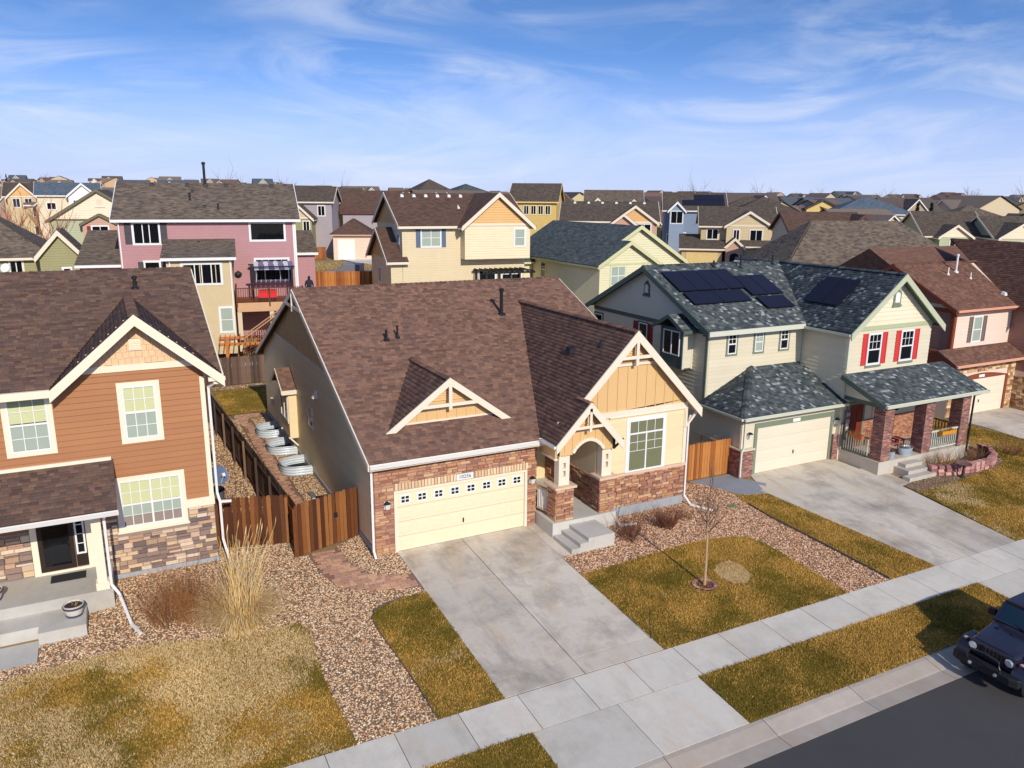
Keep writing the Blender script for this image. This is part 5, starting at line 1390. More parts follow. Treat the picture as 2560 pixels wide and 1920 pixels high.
window(rw, fql, -12.36, 4.6, .75, 1.05, [(0, 1, 0, .5, 1, 1), (0, 1, .5, 1, 1, 1)], trim=.07, trim_m=SAGED, glass=GLASSD)
window(rw, fql, -8.28, 4.1, .72, 1.62, [(0, 1, 0, .5, 1, 1), (0, 1, .5, 1, 1, 1)], trim=.06, trim_m=SAGED, glass=GLASSD)
DRED = mat('dark_red_shutter', lin(140, 34, 40), .5, .05)
shutter(rw, fql, -8.72, 4.05, .36, 1.7, DRED); shutter(rw, fql, -7.48, 4.05, .36, 1.7, DRED)
# arched vent in the gable
def arch_vent(parent, fr, a, b, w_, h_, mt_, mi):
    pol = [(-w_ / 2, 0), (w_ / 2, 0), (w_ / 2, h_ * .72)] + [(w_ / 2 * math.cos(x), h_ * .72 + h_ * .28 * math.sin(x)) for x in np.linspace(.3, math.pi - .3, 7)] + [(-w_ / 2, h_ * .72)]
    mb = MB(); mb.slab([fr.P(a + x, b + z_, .0) for x, z_ in pol], fr.n * .06); o = mb.build('gable_vent', mt_, parent)
    s_ = .62; mb = MB(); mb.slab([fr.P(a + x * s_, b + h_ * .16 + z_ * s_ * 1.08, .055) for x, z_ in pol], fr.n * .02); mb.build('vent_louvre', mi, o)
    mb = MB(); fbox(mb, fr, a - w_ / 2 - .05, a + w_ / 2 + .05, b - .08, b + .02, 0, .09); fbox(mb, fr, a - .06, a + .06, b + h_ * .93, b + h_ * 1.1, 0, .09); mb.build('vent_sill', mt_, o)
arch_vent(rw, fql, -7.73, 7.16, .46, .62, SAGED, GTRIM)
# side bay
mb = MB(); mb.box(15.98, QX0 + .02, 4.05, 5.75, 4.15, 6.0); by = mb.build('bay_window', SAGED, RH)
window(by, leftw(15.98), -5.5, 4.72, 1.2, 1.14, [(0, .5, 0, 1, 1, 1), (.5, 1, 0, 1, 1, 1)], trim=0, glass=GLASSD)
siding(by, front(4.05, 15.98), .08, .56, 4.2, 5.9, SID_G, lap=.18, th=.015)
mb = MB(); mb.box(15.96, 16.06, 4.03, 4.1, 4.15, 5.95); mb.box(16.46, 16.56, 4.03, 4.1, 4.15, 5.95); mb.build('corner_board', GTRIM, by)
for sgn in (1, -1):
    v_ = Vector((0, sgn * 1.15, .62)); roof_plane(by, (15.72, 4.9 - sgn * 1.15, 5.98), (1, 0, 0), v_, [(0, 0), (.9, 0), (.9, v_.length), (0, v_.length)], ROOFG, PAL_G, th=.07, name='bay_roof', flecks=FLK)
mb = MB()
chev(mb, 'x', 3.7, 5.98, 4.9, 6.62, 6.1, 5.98, .16, 15.68, 15.725)
mb.box(15.72, 16.5, 3.70, 3.75, 5.86, 6.0); mb.build('bay_fascia', SAGED, by)
# main roof
sq = math.hypot(1, QS); Lq = (QRY - QEY) * sq
RX0 = 16.2
cutx = lambda z: WGX - (WGZ - z) / WGS        # where the wing slope stands at height z
roof_plane(RH, (RX0, QEY, QEZ), (1, 0, 0), (0, 1, QS), [(0, 0), (cutx(QEZ) - RX0 + .1, 0), (cutx(8.5) - RX0, Lq), (0, Lq)], ROOFG, PAL_G, th=.14, expo=.15, tabw=(.10, .22), flecks=FLK)
roof_plane(RH, (26, 2 * QRY - QEY, QEZ), (-1, 0, 0), (0, -1, QS), [(0, 0), (26 - RX0, 0), (26 - RX0, Lq), (0, Lq)], ROOFG, PAL_G, lay=False)
ridge_caps(RH, (RX0, QRY, QRZ + .01), (25.1, QRY, QRZ + .01), PAL_G)
mb = MB()
chev(mb, 'x', QEY - .05, QEZ - .02, QRY, QRZ + .0, 2 * QRY - QEY + .05, QEZ - .02, .24, RX0 - .045, RX0 + .005)
mb.build('barge_board', SAGED, RH)
mb = MB(); mb.box(RX0, 22.1, QEY - .09, QEY + .0, QEZ - .24, QEZ - .02); mb.build('fascia', GTRIM, RH)
mb = MB(); mb.box(RX0, 22.3, QEY, 3.05, QEZ - .26, QEZ - .22); mb.build('soffit', SAGED, RH)
# wing roof
for sgn in (1, -1):
    hw = 3.15; v_ = Vector((sgn * hw, 0, hw * WGS)); xe = WGX - sgn * hw; ze = WGZ - hw * WGS
    bk = [(-.08, 0), ((3.0 if sgn > 0 else 11), 0), ((9.5 if sgn > 0 else 11), v_.length), (-.08, v_.length)]
    roof_plane(RH, (xe, 0, ze), (0, 1, 0), v_, bk, ROOFG, PAL_G, th=.13, expo=.15, tabw=(.10, .22), flecks=FLK, lay=sgn > 0)
ridge_caps(RH, (WGX, -.08, WGZ + .02), (WGX, 9.5, WGZ + .02), PAL_G)
mb = MB()
chev(mb, 'y', WGX - 3.2, WGZ - 3.2 * WGS + .02, WGX, WGZ + .02, WGX + 3.2, WGZ - 3.2 * WGS + .02, .25, -.145, -.095)
mb.build('barge_board', mat('light_sage', lin(188, 192, 164), .5, .04), RH)
mb = MB()
for sgn in (1, -1): mb.prism([(WGX - sgn * 2.8, WGZ - 2.8 * WGS - .2), (WGX, WGZ - .2), (WGX, WGZ - .16), (WGX - sgn * 2.8, WGZ - 2.8 * WGS - .16)], -.1, .3, 'y')
mb.build('soffit', SAGED, RH)
gutter(RH, (22.0, 2.9, 6.0), (22.0, -.05, 6.0), GTRIM, (-1, 0, 0), .11)
downspout(RH, [(22.1, .1, 5.9), (22.3, .25, 5.7), (22.3, .25, 4.3)], GTRIM)
fw_ = front(.32)
wwin = [(23.62, 4.42, .84, 1.42), (25.86, 4.42, .84, 1.42)]
siding(ww, fw_, 22.37, QX1, 3.9, 6.02, SID_G, openings=[(a - .06, a + w_ + .06, b - .12, b + h_ + .06) for a, b, w_, h_ in wwin], lap=.18)
siding(ww, fw_, 22.37, QX1, 6.22, 8.4, mat('ivory_shingle', lin(226, 218, 190), .6, .05, 2, .03, rand=.03), lap=.2, gable=lambda b: (WGX - (WGZ - .15 - b) / WGS, WGX + (WGZ - .15 - b) / WGS), th=.035)
mb = MB(); fbox(mb, fw_, 22.45, QX1 + .02, 6.02, 6.22, 0, .05); mb.build('band_board', mat('sage_band', lin(178, 186, 150), .5, .04), ww)
siding(ww, leftw(22.37), -3.0, -.34, 2.9, 5.95, SID_G, lap=.18)
for a, b, w_, h_ in wwin:
    window(ww, fw_, a, b, w_, h_, [(0, 1, 0, .48, 1, 1), (0, 1, .48, 1, 3, 2)], trim=.05, trim_m=WHITE, glass=GLASSD)
    shutter(ww, fw_, a - .40, b - .02, .34, h_ + .05, REDSH); shutter(ww, fw_, a + w_ + .06, b - .02, .34, h_ + .05, REDSH)
    mb = MB(); fbox(mb, fw_, a - .1, a + w_ + .1, b - .15, b - .055, 0, .07); mb.build('sill', SAGE, ww)
arch_vent(ww, fw_, 25.2, 7.1, .5, .72, SAGE, WHITE)
# solar panels
SOL = mat('solar_cell', (.010, .009, .020), .35, .1, 1, .05, spec=.25); SOLF = mat('solar_frame', (.01, .01, .014), .4)
def panel(parent, o, u, v, w_, h_):
    o = Vector(o); u = Vector(u).normalized(); v = Vector(v).normalized(); n = u.cross(v).normalized()
    if n.z < 0: n = -n
    b0 = o + n * .10
    mb = MB(); mb.slab([b0, b0 + u * w_, b0 + u * w_ + v * h_, b0 + v * h_], n * .035); fr_o = mb.build('solar_panel', SOLF, parent)
    i0 = b0 + n * .036; e = .022
    mb = MB(); mb.slab([i0 + u * e + v * e, i0 + u * (w_ - e) + v * e, i0 + u * (w_ - e) + v * (h_ - e), i0 + u * e + v * (h_ - e)], n * .003); mb.build('solar_cells', SOL, fr_o)
vq = (0, 1, QS); onq = lambda x, y: (x, y, zq(y))
for i in range(4): panel(RH, onq(16.72 + i * 1.02, 5.42), (1, 0, 0), vq, 1.0, 1.74)
for i in range(2): panel(RH, onq(16.78 + i * 1.76, 4.42), (1, 0, 0), vq, 1.74, 1.0)
for i in range(2): panel(RH, onq(20.92 + i * 1.02 - .25, 4.82), (1, 0, 0), vq, 1.0, 1.74)
panel(RH, onq(20.72, 3.78), (1, 0, 0), vq, 1.74, 1.0)
onw = lambda y, x: (x, y, zw(x))
for i in range(2): panel(RH, onw(1.70 + i * 1.03, 23.1), (0, 1, 0), (1, 0, WGS), 1.0, 1.76)
for (x_, y_, h_) in ((20.35, 7.35, .35), (22.0, 7.2, .7), (24.4, 7.4, .5)): stack_pipe(RH, (x_, y_, zq(y_)), h_, .045, BLACKP)
roof_vent(RH, (20.0, 3.45, zq(3.45) + .03), mat('vent_grey', (.3, .3, .3), .6), .22)
# garage hip roof
HE = 2.80; EY = .1; EXL, EXR = 16.2, 22.42; HR = .47
apx = (19.2, 3.05, HE + (3.05 - EY) * HR)
vv_ = Vector((0, 1, HR)); Lh = (3.05 - EY) * vv_.length; slx = apx[0] - EXL
roof_plane(RH, (EXL, EY, HE), (1, 0, 0), vv_, [(0, 0), (EXR - EXL, 0), (22.38 - EXL, Lh), (slx, Lh)], ROOFG, PAL_G, th=.12, name='garage_roof', expo=.15, tabw=(.10, .22), flecks=FLK)
vl = Vector((slx, 0, apx[2] - HE))
roof_plane(RH, (EXL, 0, HE), (0, 1, 0), vl, [(EY, 0), (3.05, 0), (3.05, vl.length)], ROOFG, PAL_G, th=.12, name='garage_roof', expo=.15, tabw=(.10, .22), flecks=FLK)
ridge_caps(RH, (EXL + .05, EY + .05, HE + .05), (apx[0], apx[1], apx[2] + .05), PAL_G)
gutter(RH, (EXL, EY, HE - .02), (EXR, EY, HE - .02), GTRIM, (0, -1, 0), .12); gutter(RH, (EXL, 3.0, HE - .02), (EXL, EY, HE - .02), GTRIM, (-1, 0, 0), .12)
mb = MB(); mb.box(EXL + .02, EXR, EY + .01, .6, HE - .2, HE - .16); mb.box(EXL + .02, QX0 + .1, .6, 3.0, HE - .2, HE - .16); mb.build('soffit', SAGED, RH)
fgar = front(.57)
mb = MB(); fbox(mb, fgar, 17.2, 22.4, 2.2, 2.62, 0, .03); fbox(mb, fgar, QX0 + .02, 17.3, 0, 2.62, 0, .025); fbox(mb, fgar, 22.06, 22.4, 0, 2.62, 0, .02); mb.build('garage_front', SID_G, RH)
garage_door(RH, 17.45, 21.95, 2.1, .57, mat('ivory_door', lin(222, 212, 190), .5, .05, 1.5, .03), lites=False, panels=4, y_in=-.02, z0=.02)
mb = MB(); fbox(mb, fgar, 17.28, 17.45, 0, 2.1, .02, .07); fbox(mb, fgar, 21.95, 22.1, 0, 2.1, .02, .07); fbox(mb, fgar, 17.28, 22.1, 2.1, 2.32, .02, .07); mb.build('door_casing', SAGE, RH)
mb = MB(); fbox(mb, fgar, 19.5, 19.95, 2.14, 2.29, .07, .09); mb.build('house_number_sign', WHITE, RH)
wall_lamp(RH, fgar, 16.95, 1.85); wall_lamp(RH, fgar, 22.25, 1.85)
mb = MB(); mb.box(16.45, 17.14, .35, 1.1, -.2, 1.22); gpr = mb.build('brick_pier', PALEM, RH)
brick_faces(gpr, [(front(.35), 16.45, 17.14, -.1, 1.22), (leftw(16.45), -1.1, -.35, -.1, 1.22)], BRK)
mb = MB(); mb.box(16.40, 17.19, .30, 1.12, 1.22, 1.28); mb.build('pier_cap', SID_G, RH)
mb = MB(); mb.box(22.1, 22.42, .38, .56, -.1, 1.22); gp2 = mb.build('brick_pier', PALEM, RH); brick_faces(gp2, [(front(.38), 22.1, 22.42, 0, 1.22), (leftw(22.1), -.56, -.38, 0, 1.22)], BRK)
downspout(RH, [(16.4, .0, 2.7), (16.5, .3, 2.5), (16.5, .3, 1.35), (16.38, .28, 1.2), (16.38, .28, .1)], GTRIM)
mb = MB(); mb.box(16.3, 16.55, 1.35, 1.75, 4.45 - 1.6, 4.75 - 1.6); 
# porch
PFZ = .50
mb = MB(); mb.box(22.45, 28.75, -1.85, .3, -.3, PFZ); mb.build('porch_floor', concrete_mat('porch_floor_tan', (.50, .45, .38), amt=.3, warm=.3), RH)
mb = MB(); mb.box(23.5, 24.9, -2.6, -1.85, -.4, .18); mb.build('step', MATS['porch_floor_tan'], RH)
mb = MB(); mb.box(23.15, 24.9, -2.95, -2.6, -.4, .02); mb.build('step', MATS['porch_floor_tan'], RH)
mb = MB(); mb.box(23.75, 24.9, -2.25, -1.85, .18, .34); mb.build('step', MATS['porch_floor_tan'], RH)
EVY, EVZ = -2.12, 3.22
vpp = Vector((0, .3 - EVY, 4.1 - EVZ))
roof_plane(RH, (22.1, EVY, EVZ), (1, 0, 0), vpp, [(0, 0), (7.0, 0), (7.0, vpp.length), (0, vpp.length)], ROOFG, PAL_G, th=.12, name='porch_roof', expo=.15, tabw=(.10, .22), flecks=FLK)
gutter(RH, (22.1, EVY, EVZ - .02), (29.15, EVY, EVZ - .02), GTRIM, (0, -1, 0), .13)
mb = MB(); mb.bar((22.08, EVY, EVZ - .12), (22.08, .3, 4.0), .22, .05, up=(1, 0, 0)); mb.build('barge_board', SAGED, RH)
mb = MB(); mb.prism([(-1.8, 2.95), (.3, 2.95), (.3, 3.9), (-1.8, 3.18)], 22.45, 22.5, 'x'); mb.build('porch_end', SID_G, RH)
mb = MB(); mb.box(22.45, 28.8, -1.80, -1.5, 2.92, 3.12); mb.box(22.44, 22.7, -1.5, .3, 2.92, 3.1); mb.build('porch_beam', SAGED, RH)
mb = MB(); mb.box(22.5, 28.8, -1.5, .3, 3.06, 3.1); mb.build('porch_ceiling', SID_G, RH)
for x0 in (22.58, 25.32, 27.92):
    mb = MB(); mb.box(x0, x0 + .56, -1.82, -1.22, PFZ, 2.92); pr = mb.build('brick_pillar', PALEM, RH)
    brick_faces(pr, [(front(-1.82), x0, x0 + .56, PFZ, 2.92), (leftw(x0), 1.22, 1.82, PFZ, 2.92)], BRK)
    mb = MB(); mb.box(x0 - .005, x0 + .565, -1.825, -1.22, PFZ, PFZ + .01); 
BROWNW = mat('tan_plank', lin(150, 108, 74), .7, .1, 3, .08)
mb = MB(); mb.box(22.4, 28.0, .24, .31, PFZ, 1.75); pbk = mb.build('porch_brick_wall', MORTAR, RH); brick_faces(pbk, [(front(.24), 23.4, 28.0, PFZ, 1.75)], [lin(176, 120, 92), lin(160, 104, 80), lin(190, 138, 104)])
window(ww, Fr((0, .3, 0), (1, 0, 0), (0, -1, 0)), 24.5, 1.9, 1.8, 1.0, [(0, .33, 0, 1, 1, 1), (.33, 1, 0, 1, 1, 1)], trim=.08, trim_m=SID_G, glass=GLASSD)
mb = MB(); mb.box(22.75, 23.65, .19, .238, PFZ + .03, 2.6); rdoor = mb.build('front_door', mat('red_brown_door', lin(120, 52, 36), .4, .08), RH)
for zz in (.62, 1.25, 1.88):
    for xx in (22.83, 23.24): mb = MB(); mb.box(xx, xx + .33, .175, .19, zz, zz + .5); mb.build('door_panel', MATS['red_brown_door'], rdoor)
mb = MB(); mb.box(22.64, 22.75, .18, .25, PFZ, 2.72); mb.box(23.65, 23.76, .18, .25, PFZ, 2.72); mb.box(22.75, 23.65, .18, .25, 2.6, 2.72); mb.build('door_casing', SAGE, RH)
# railings
def railing(parent, p, q, zb, zt, mrail, mbal, n):
    p = Vector(p); q = Vector(q)
    mb = MB(); mb.bar((p.x, p.y, zt), (q.x, q.y, zt), .09, .06); r_ = mb.build('railing', mrail, parent)
    mb = MB(); mb.bar((p.x, p.y, zb + .1), (q.x, q.y, zb + .1), .07, .05); mb.build('bottom_rail', mrail, r_)
    for i in range(n):
        a_ = p + (q - p) * ((i + .5) / n); mb = MB(); mb.bar((a_.x, a_.y, zb + .12), (a_.x, a_.y, zt - .03), .04, .04, up=(0, 1, 0)); mb.build('baluster', mbal, r_)
    return r_
railing(RH, (22.52, .2, 0), (22.52, -1.2, 0), PFZ, 1.42, SAGED, mat('pale_baluster', lin(200, 196, 172), .6), 11)
railing(RH, (25.9, -1.7, 0), (27.92, -1.7, 0), PFZ, 1.42, GTRIM, GTRIM, 14)
railing(RH, (28.3, -1.2, 0), (28.3, .2, 0), PFZ, 1.42, SAGED, mat('rust_baluster', lin(150, 90, 70), .7), 9)
downspout(RH, [(28.9, -2.15, 3.1), (28.55, -1.9, 2.95), (28.55, -1.88, .3), (28.6, -2.0, .0)], BLACKP)

# things on the porch
PINK = mat('pink_plastic', lin(196, 96, 92), .5, .05)
pc = thing('porch_chair', 'pink slatted armchair on the brick porch', 'chair', (24.35, -.75, PFZ))
for i in range(5):
    mb = MB(); x_ = 24.05 + i * .12; mb.bar((x_, -.62, PFZ + .33), (x_, -.18, PFZ + 1.0), .1, .025, up=(1, 0, 0)); mb.build('back_slat', PINK, pc)
for i in range(5):
    mb = MB(); y_ = -1.15 + i * .115; mb.bar((24.02, y_, PFZ + .42 - i * .025), (24.58, y_, PFZ + .42 - i * .025), .1, .025); mb.build('seat_slat', PINK, pc)
for x_ in (23.98, 24.62):
    mb = MB(); mb.bar((x_, -1.2, PFZ + .6), (x_, -.35, PFZ + .6), .12, .03); mb.build('armrest', PINK, pc)
    mb = MB(); mb.bar((x_, -1.15, PFZ), (x_, -1.15, PFZ + .58), .08, .04, up=(0, 1, 0)); mb.build('leg', PINK, pc)
    mb = MB(); mb.bar((x_, -.35, PFZ), (x_, -.45, PFZ + .58), .08, .04, up=(0, 1, 0)); mb.build('leg', PINK, pc)
mb = MB(); mb.box(24.8, 25.25, -1.0, -.5, PFZ + .45, PFZ + .5); tb = tag(mb.build('side_table', BLACKP), 'small dark side table beside the pink porch chair', 'table'); OFF[tb.name] = Vector((0, 0, 0))
for x_, y_ in ((24.84, -.96), (25.21, -.96), (24.84, -.54), (25.21, -.54)): mb = MB(); mb.box(x_ - .02, x_ + .02, y_ - .02, y_ + .02, PFZ, PFZ + .45); mb.build('leg', BLACKP, tb)
GALV = mat('galvanised', lin(176, 190, 200), .45, .12, 5, .06, metal=.3)
ROPE = [lin(150, 120, 60), lin(170, 130, 70), lin(120, 90, 40), lin(160, 80, 50)]
mat('dry_leaf', (1, 1, 1), .9, 0, 1, 0, attr=True)
def dry_tuft(parent, c, r, h, n=60, pal=ROPE):
    mb = MB()
    for i in range(n):
        a_ = random.uniform(0, 6.28); rr = r * math.sqrt(random.random()); x, y = c[0] + rr * math.cos(a_), c[1] + rr * math.sin(a_)
        k = random.uniform(.5, 1.1); dx, dy = math.cos(a_) * r * k * .6, math.sin(a_) * r * k * .6; hh = h * random.uniform(.5, 1); w_ = .012
        mb.add([(x - w_, y, c[2]), (x + w_, y + w_, c[2]), (x + dx, y + dy, c[2] + hh)], [(0, 1, 2)], random.choice(pal))
    return mb.build('dry_plant', MATS['dry_leaf'], parent)
def pot(loc, label, r, h, ex=1.0):
    t_ = thing('planter', label, 'planter', loc); x, y, z_ = loc
    mb = MB(); mb.lathe((x, y, z_), [(r * .7, 0), (r * .92, h * .6), (r, h), (r * .94, h), (r * .85, h * .85), (.01, h * .85)], 18, cap=False)
    mb.v = [(x + (p[0] - x) * ex, p[1], p[2]) for p in mb.v]; mb.build('pot', GALV, t_)
    dry_tuft(t_, (x, y, z_ + h * .85), r * .8, h * .9, 70)
pot((24.55, -1.55, PFZ), 'galvanised oval tub of dried flowers on the brick porch', .27, .36, 1.5)
pot((23.5, -1.62, PFZ), 'pale bucket planter beside the porch pillar', .17, .32)
def box_planter(p, q, label, m_):
    t_ = thing('window_box', label, 'planter', (p[0], p[1], p[2]), group='rail planters'); mb = MB(); mb.bar(p, q, .2, .18); mb.build('box', m_, t_)
    for f_ in (.2, .5, .8): dry_tuft(t_, tuple(Vector(p) * (1 - f_) + Vector(q) * f_ + Vector((0, 0, .08))), .14, .2, 30)
TERRA = mat('terracotta', lin(176, 104, 60), .8, .1); GOLD = mat('ochre_plastic', lin(206, 140, 44), .6, .1)
box_planter((22.4, -.25, 1.40), (22.4, -.95, 1.40), 'terracotta rail planter on the left porch railing', TERRA)
box_planter((26.5, -1.85, 1.33), (27.5, -1.85, 1.33), 'orange rail planter on the front porch railing', GOLD)
mb = MB(); mb.box(22.9, 23.1, .1, .16, 1.0, 2.1)
hs = thing('porch_sign', 'tall narrow wooden HOME sign leaning beside the front door', 'sign', (22.56, .2, PFZ))
mb = MB(); mb.box(22.46, 22.70, .10, .16, PFZ + .5, PFZ + 1.9); mb.build('board', mat('grey_wood', lin(110, 96, 84), .8, .15), hs)
for i, ch in enumerate('HOME'): text_obj(ch, front(.10), 22.58, PFZ + 1.7 - i * .33, .26, WHITE, hs, .004)
# retaining wall of pink blocks, bird bath
PKST = ramp_mat('pink_block', [lin(186, 132, 124), lin(164, 110, 104), lin(202, 156, 144), lin(148, 104, 100)], .9, var=.2, vscale=8, bumpv=.4)
pkv = stone_variants(PKST, 5, .12)
rwl = thing('retaining_wall', 'curved low wall of pink blocks in front of the brick porch', 'wall', (27, -2.9, -.15))
cur = [(24.95, -2.75), (26, -3.1), (27.2, -3.25), (28.3, -3.2), (29.2, -2.8), (29.75, -2.2), (29.9, -1.5)]
pts = []
for (xa, ya), (xb, yb_) in zip(cur[:-1], cur[1:]):
    n_ = max(1, int(math.hypot(xb - xa, yb_ - ya) / .3))
    for i in range(n_): pts.append(((xa + (xb - xa) * i / n_, ya + (yb_ - ya) * i / n_), math.atan2(yb_ - ya, xb - xa)))
for lev in range(3):
    for (x_, y_), an in pts:
        inst('block', random.choice(pkv), rwl, (x_ + random.uniform(-.02, .02), y_ + .12, -.10 + lev * .155), an + random.uniform(-.05, .05), (.3, .26, .15))
bb = thing('bird_bath', 'dark bird bath on a pedestal beside the pink block wall', 'bird bath', (25.95, -3.5, -.2))
mb = MB(); mb.lathe((25.95, -3.5, -.2), [(.16, 0), (.14, .06), (.06, .12), (.05, .5), (.10, .56)], 12); mb.build('pedestal', mat('dark_bronze', (.05, .035, .03), .6), bb)
mb = MB(); mb.lathe((25.95, -3.5, -.2), [(.1, .55), (.26, .60), (.33, .66), (.31, .66), (.2, .62), (.01, .61)], 18, cap=False); mb.build('bowl', mat('bronze_bowl', lin(120, 90, 90), .5), bb)

# ------------------------------------------------------------------ the brown house at the right edge
PAL_R = [lin(116, 84, 70), lin(108, 78, 66), lin(122, 90, 74), lin(100, 74, 64)]
ROOFR = mat('russet_roof_deck', lin(110, 74, 64), .95, .15, 2, .2)
MAROON = mat('russet_trim', lin(134, 70, 48), .6, .06, 2, .04)
SID_P = mat('blush_siding', lin(228, 206, 188), .6, .05, 1.2, .04, rand=.02)
BH = thing('house', 'blush and russet two storey house at the right edge', 'house', (40, 8, 0))
BX0, BY = 34.3, 3.4
BEY, BEZ, BRY, BRZ = 3.0, 5.98, 7.3, 8.12
BS = (BRZ - BEZ) / (BRY - BEY); zb2 = lambda y: BRZ - BS * abs(BRY - y)
mb = MB(); mb.prism([(BY, -.1), (11.2, -.1), (11.2, zb2(11.2) - .12), (BRY, BRZ - .12), (BY, zb2(BY) - .12)], BX0, 46, 'x'); bwl = mb.build('wall', SID_P, BH)
siding(bwl, front(BY), BX0 + .1, 39.3, 3.4, 5.7, SID_P, openings=[(35.95, 36.85, 3.95, 5.5)], lap=.18)
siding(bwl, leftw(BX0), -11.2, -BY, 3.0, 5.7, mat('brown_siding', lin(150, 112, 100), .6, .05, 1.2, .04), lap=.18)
mb = MB(); fbox(mb, leftw(BX0), -11.2, -BY, 5.72, 5.95, 0, .05); fbox(mb, leftw(BX0), -BY - .18, -BY + .02, 3, 5.7, 0, .05); fbox(mb, front(BY), BX0 - .02, BX0 + .16, 3, 5.75, 0, .05); mb.build('corner_board', MAROON, bwl)
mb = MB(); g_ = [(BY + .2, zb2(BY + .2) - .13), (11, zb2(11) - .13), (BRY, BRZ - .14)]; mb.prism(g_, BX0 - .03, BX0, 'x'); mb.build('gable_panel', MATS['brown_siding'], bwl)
window(bwl, front(BY), 36.02, 4.02, .76, 1.42, [(0, 1, 0, .48, 1, 1), (0, 1, .48, 1, 1, 1)], trim=.06, blind=[1, 1])
TAUPES = mat('taupe_shutter', lin(120, 104, 92), .6, .05)
shutter(bwl, front(BY), 35.62, 4.0, .33, 1.46, TAUPES); shutter(bwl, front(BY), 36.86, 4.0, .33, 1.46, TAUPES)
Lb = (BRY - BEY) * math.hypot(1, BS)
roof_plane(BH, (33.85, BEY, BEZ), (1, 0, 0), (0, 1, BS), [(0, 0), (5.3, 0), (6.9, Lb), (0, Lb)], ROOFR, PAL_R, th=.14, expo=.15)
roof_plane(BH, (46, 2 * BRY - BEY, BEZ), (-1, 0, 0), (0, -1, BS), [(0, 0), (46 - 33.85, 0), (46 - 33.85, Lb), (0, Lb)], ROOFR, PAL_R, lay=False)
ridge_caps(BH, (33.85, BRY, BRZ + .01), (42, BRY, BRZ + .01), PAL_R)
mb = MB()
chev(mb, 'x', BEY, BEZ, BRY, BRZ, 2 * BRY - BEY, BEZ, .22, 33.805, 33.855)
mb.build('barge_board', MAROON, BH)
gutter(BH, (33.85, BEY, BEZ - .02), (39.2, BEY, BEZ - .02), mat('peach_gutter', lin(226, 170, 144), .5), (0, -1, 0), .12)
mb = MB(); mb.box(33.85, 39.2, BEY, BY, BEZ - .24, BEZ - .18); mb.build('soffit', MAROON, BH)
# projecting right wing, gable to the street
mb = MB(); mb.prism([(39.5, -.1), (46, -.1), (46, 6.2), (42.75, 9.3), (39.5, 6.2)], 1.6, 3.4, 'y'); bg2 = mb.build('wing_wall', SID_P, BH)
siding(bg2, front(1.6), 39.6, 46, 3.2, 6.2, SID_P, lap=.18)
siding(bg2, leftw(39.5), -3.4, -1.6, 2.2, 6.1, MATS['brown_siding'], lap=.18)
mb = MB(); fbox(mb, front(1.6), 39.48, 39.68, 2.0, 6.2, 0, .05); fbox(mb, leftw(39.5), -1.8, -1.58, 2.0, 6.2, 0, .05); mb.build('corner_board', MAROON, bg2)
window(bg2, front(1.6), 40.6, 4.2, .9, 1.4, [(0, 1, 0, .5, 1, 1), (0, 1, .5, 1, 1, 1)], trim=.08)
for sgn in (1, -1):
    v_ = Vector((sgn * 3.65, 0, 3.5)); roof_plane(BH, (42.75 - sgn * 3.65, 0, 5.85), (0, 1, 0), v_, [(1.2, 0), (8 if sgn < 0 else 3.2, 0), (10, v_.length), (1.2, v_.length)], ROOFR, PAL_R, th=.13, expo=.15, lay=sgn > 0)
mb = MB()
chev(mb, 'y', 39.05, 5.84, 42.75, 9.37, 46.45, 5.84, .24, 1.155, 1.205)
mb.build('barge_board', MAROON, BH)
# garage with stone front and its lean-to roof
mb = MB(); mb.box(33.6, 39.5, 2.72, BY + .2, -.1, 2.9); mb.build('garage_wall', SID_P, BH)
BST_C = [lin(206, 170, 122), lin(180, 140, 100), lin(224, 196, 150), lin(150, 112, 82), lin(196, 160, 128)]
BSTM = ramp_mat('buff_stone', BST_C, .9, bumpv=.5); bsv = stone_variants(BSTM)
BST = Stones(BH, BSTM, MATS['stone_rest'], bsv)
BST.face(front(2.72), 33.6, 39.4, 0, 2.85, [(34.0, 38.75, -1, 2.35)], row=(.12, .2), wid=(.2, .4))
BST.face(front(1.6), 39.5, 45.5, -.1, 1.9, row=(.12, .2), wid=(.2, .4)); BST.face(leftw(39.5), -2.7, -1.6, -.1, 1.9, row=(.12, .2), wid=(.2, .4))
BST.done(300, BST_C)
garage_door(BH, 34.15, 38.6, 2.05, 2.72, mat('almond_door', lin(232, 214, 190), .5, .03), lites=False, panels=4, y_in=-.01)
mb = MB(); arc = [(34.0, 2.05)] + [(34.0 + 4.75 * i / 12, 2.05 + .02 + .26 * math.sin(math.pi * i / 12)) for i in range(13)] + [(38.75, 2.05)]
mb.prism(arc, 2.62, 2.72, 'y'); fbox(mb, front(2.72), 38.6, 38.78, 0, 2.05, 0, .09); fbox(mb, front(2.72), 33.98, 34.15, 0, 2.05, 0, .09); mb.build('door_casing', MAROON, BH)
mb = MB(); fbox(mb, front(2.62), 36.0, 36.5, 2.12, 2.27, 0, .02); mb.build('house_number_sign', WHITE, BH)
vg = Vector((0, BY - 2.2, .65))
roof_plane(BH, (33.2, 2.2, 3.1), (1, 0, 0), vg, [(0, 0), (6.3, 0), (6.3, vg.length), (0, vg.length)], ROOFR, PAL_R, th=.12, name='garage_roof', expo=.15)
gutter(BH, (33.2, 2.2, 3.08), (39.5, 2.2, 3.08), MATS['peach_gutter'], (0, -1, 0), .12)
mb = MB(); mb.prism([(2.25, 2.9), (BY + 2, 2.9), (BY + 2, 3.6), (BY, 3.7), (2.25, 3.0)], 33.25, 33.6, 'x'); mb.build('garage_roof_end', MAROON, BH)
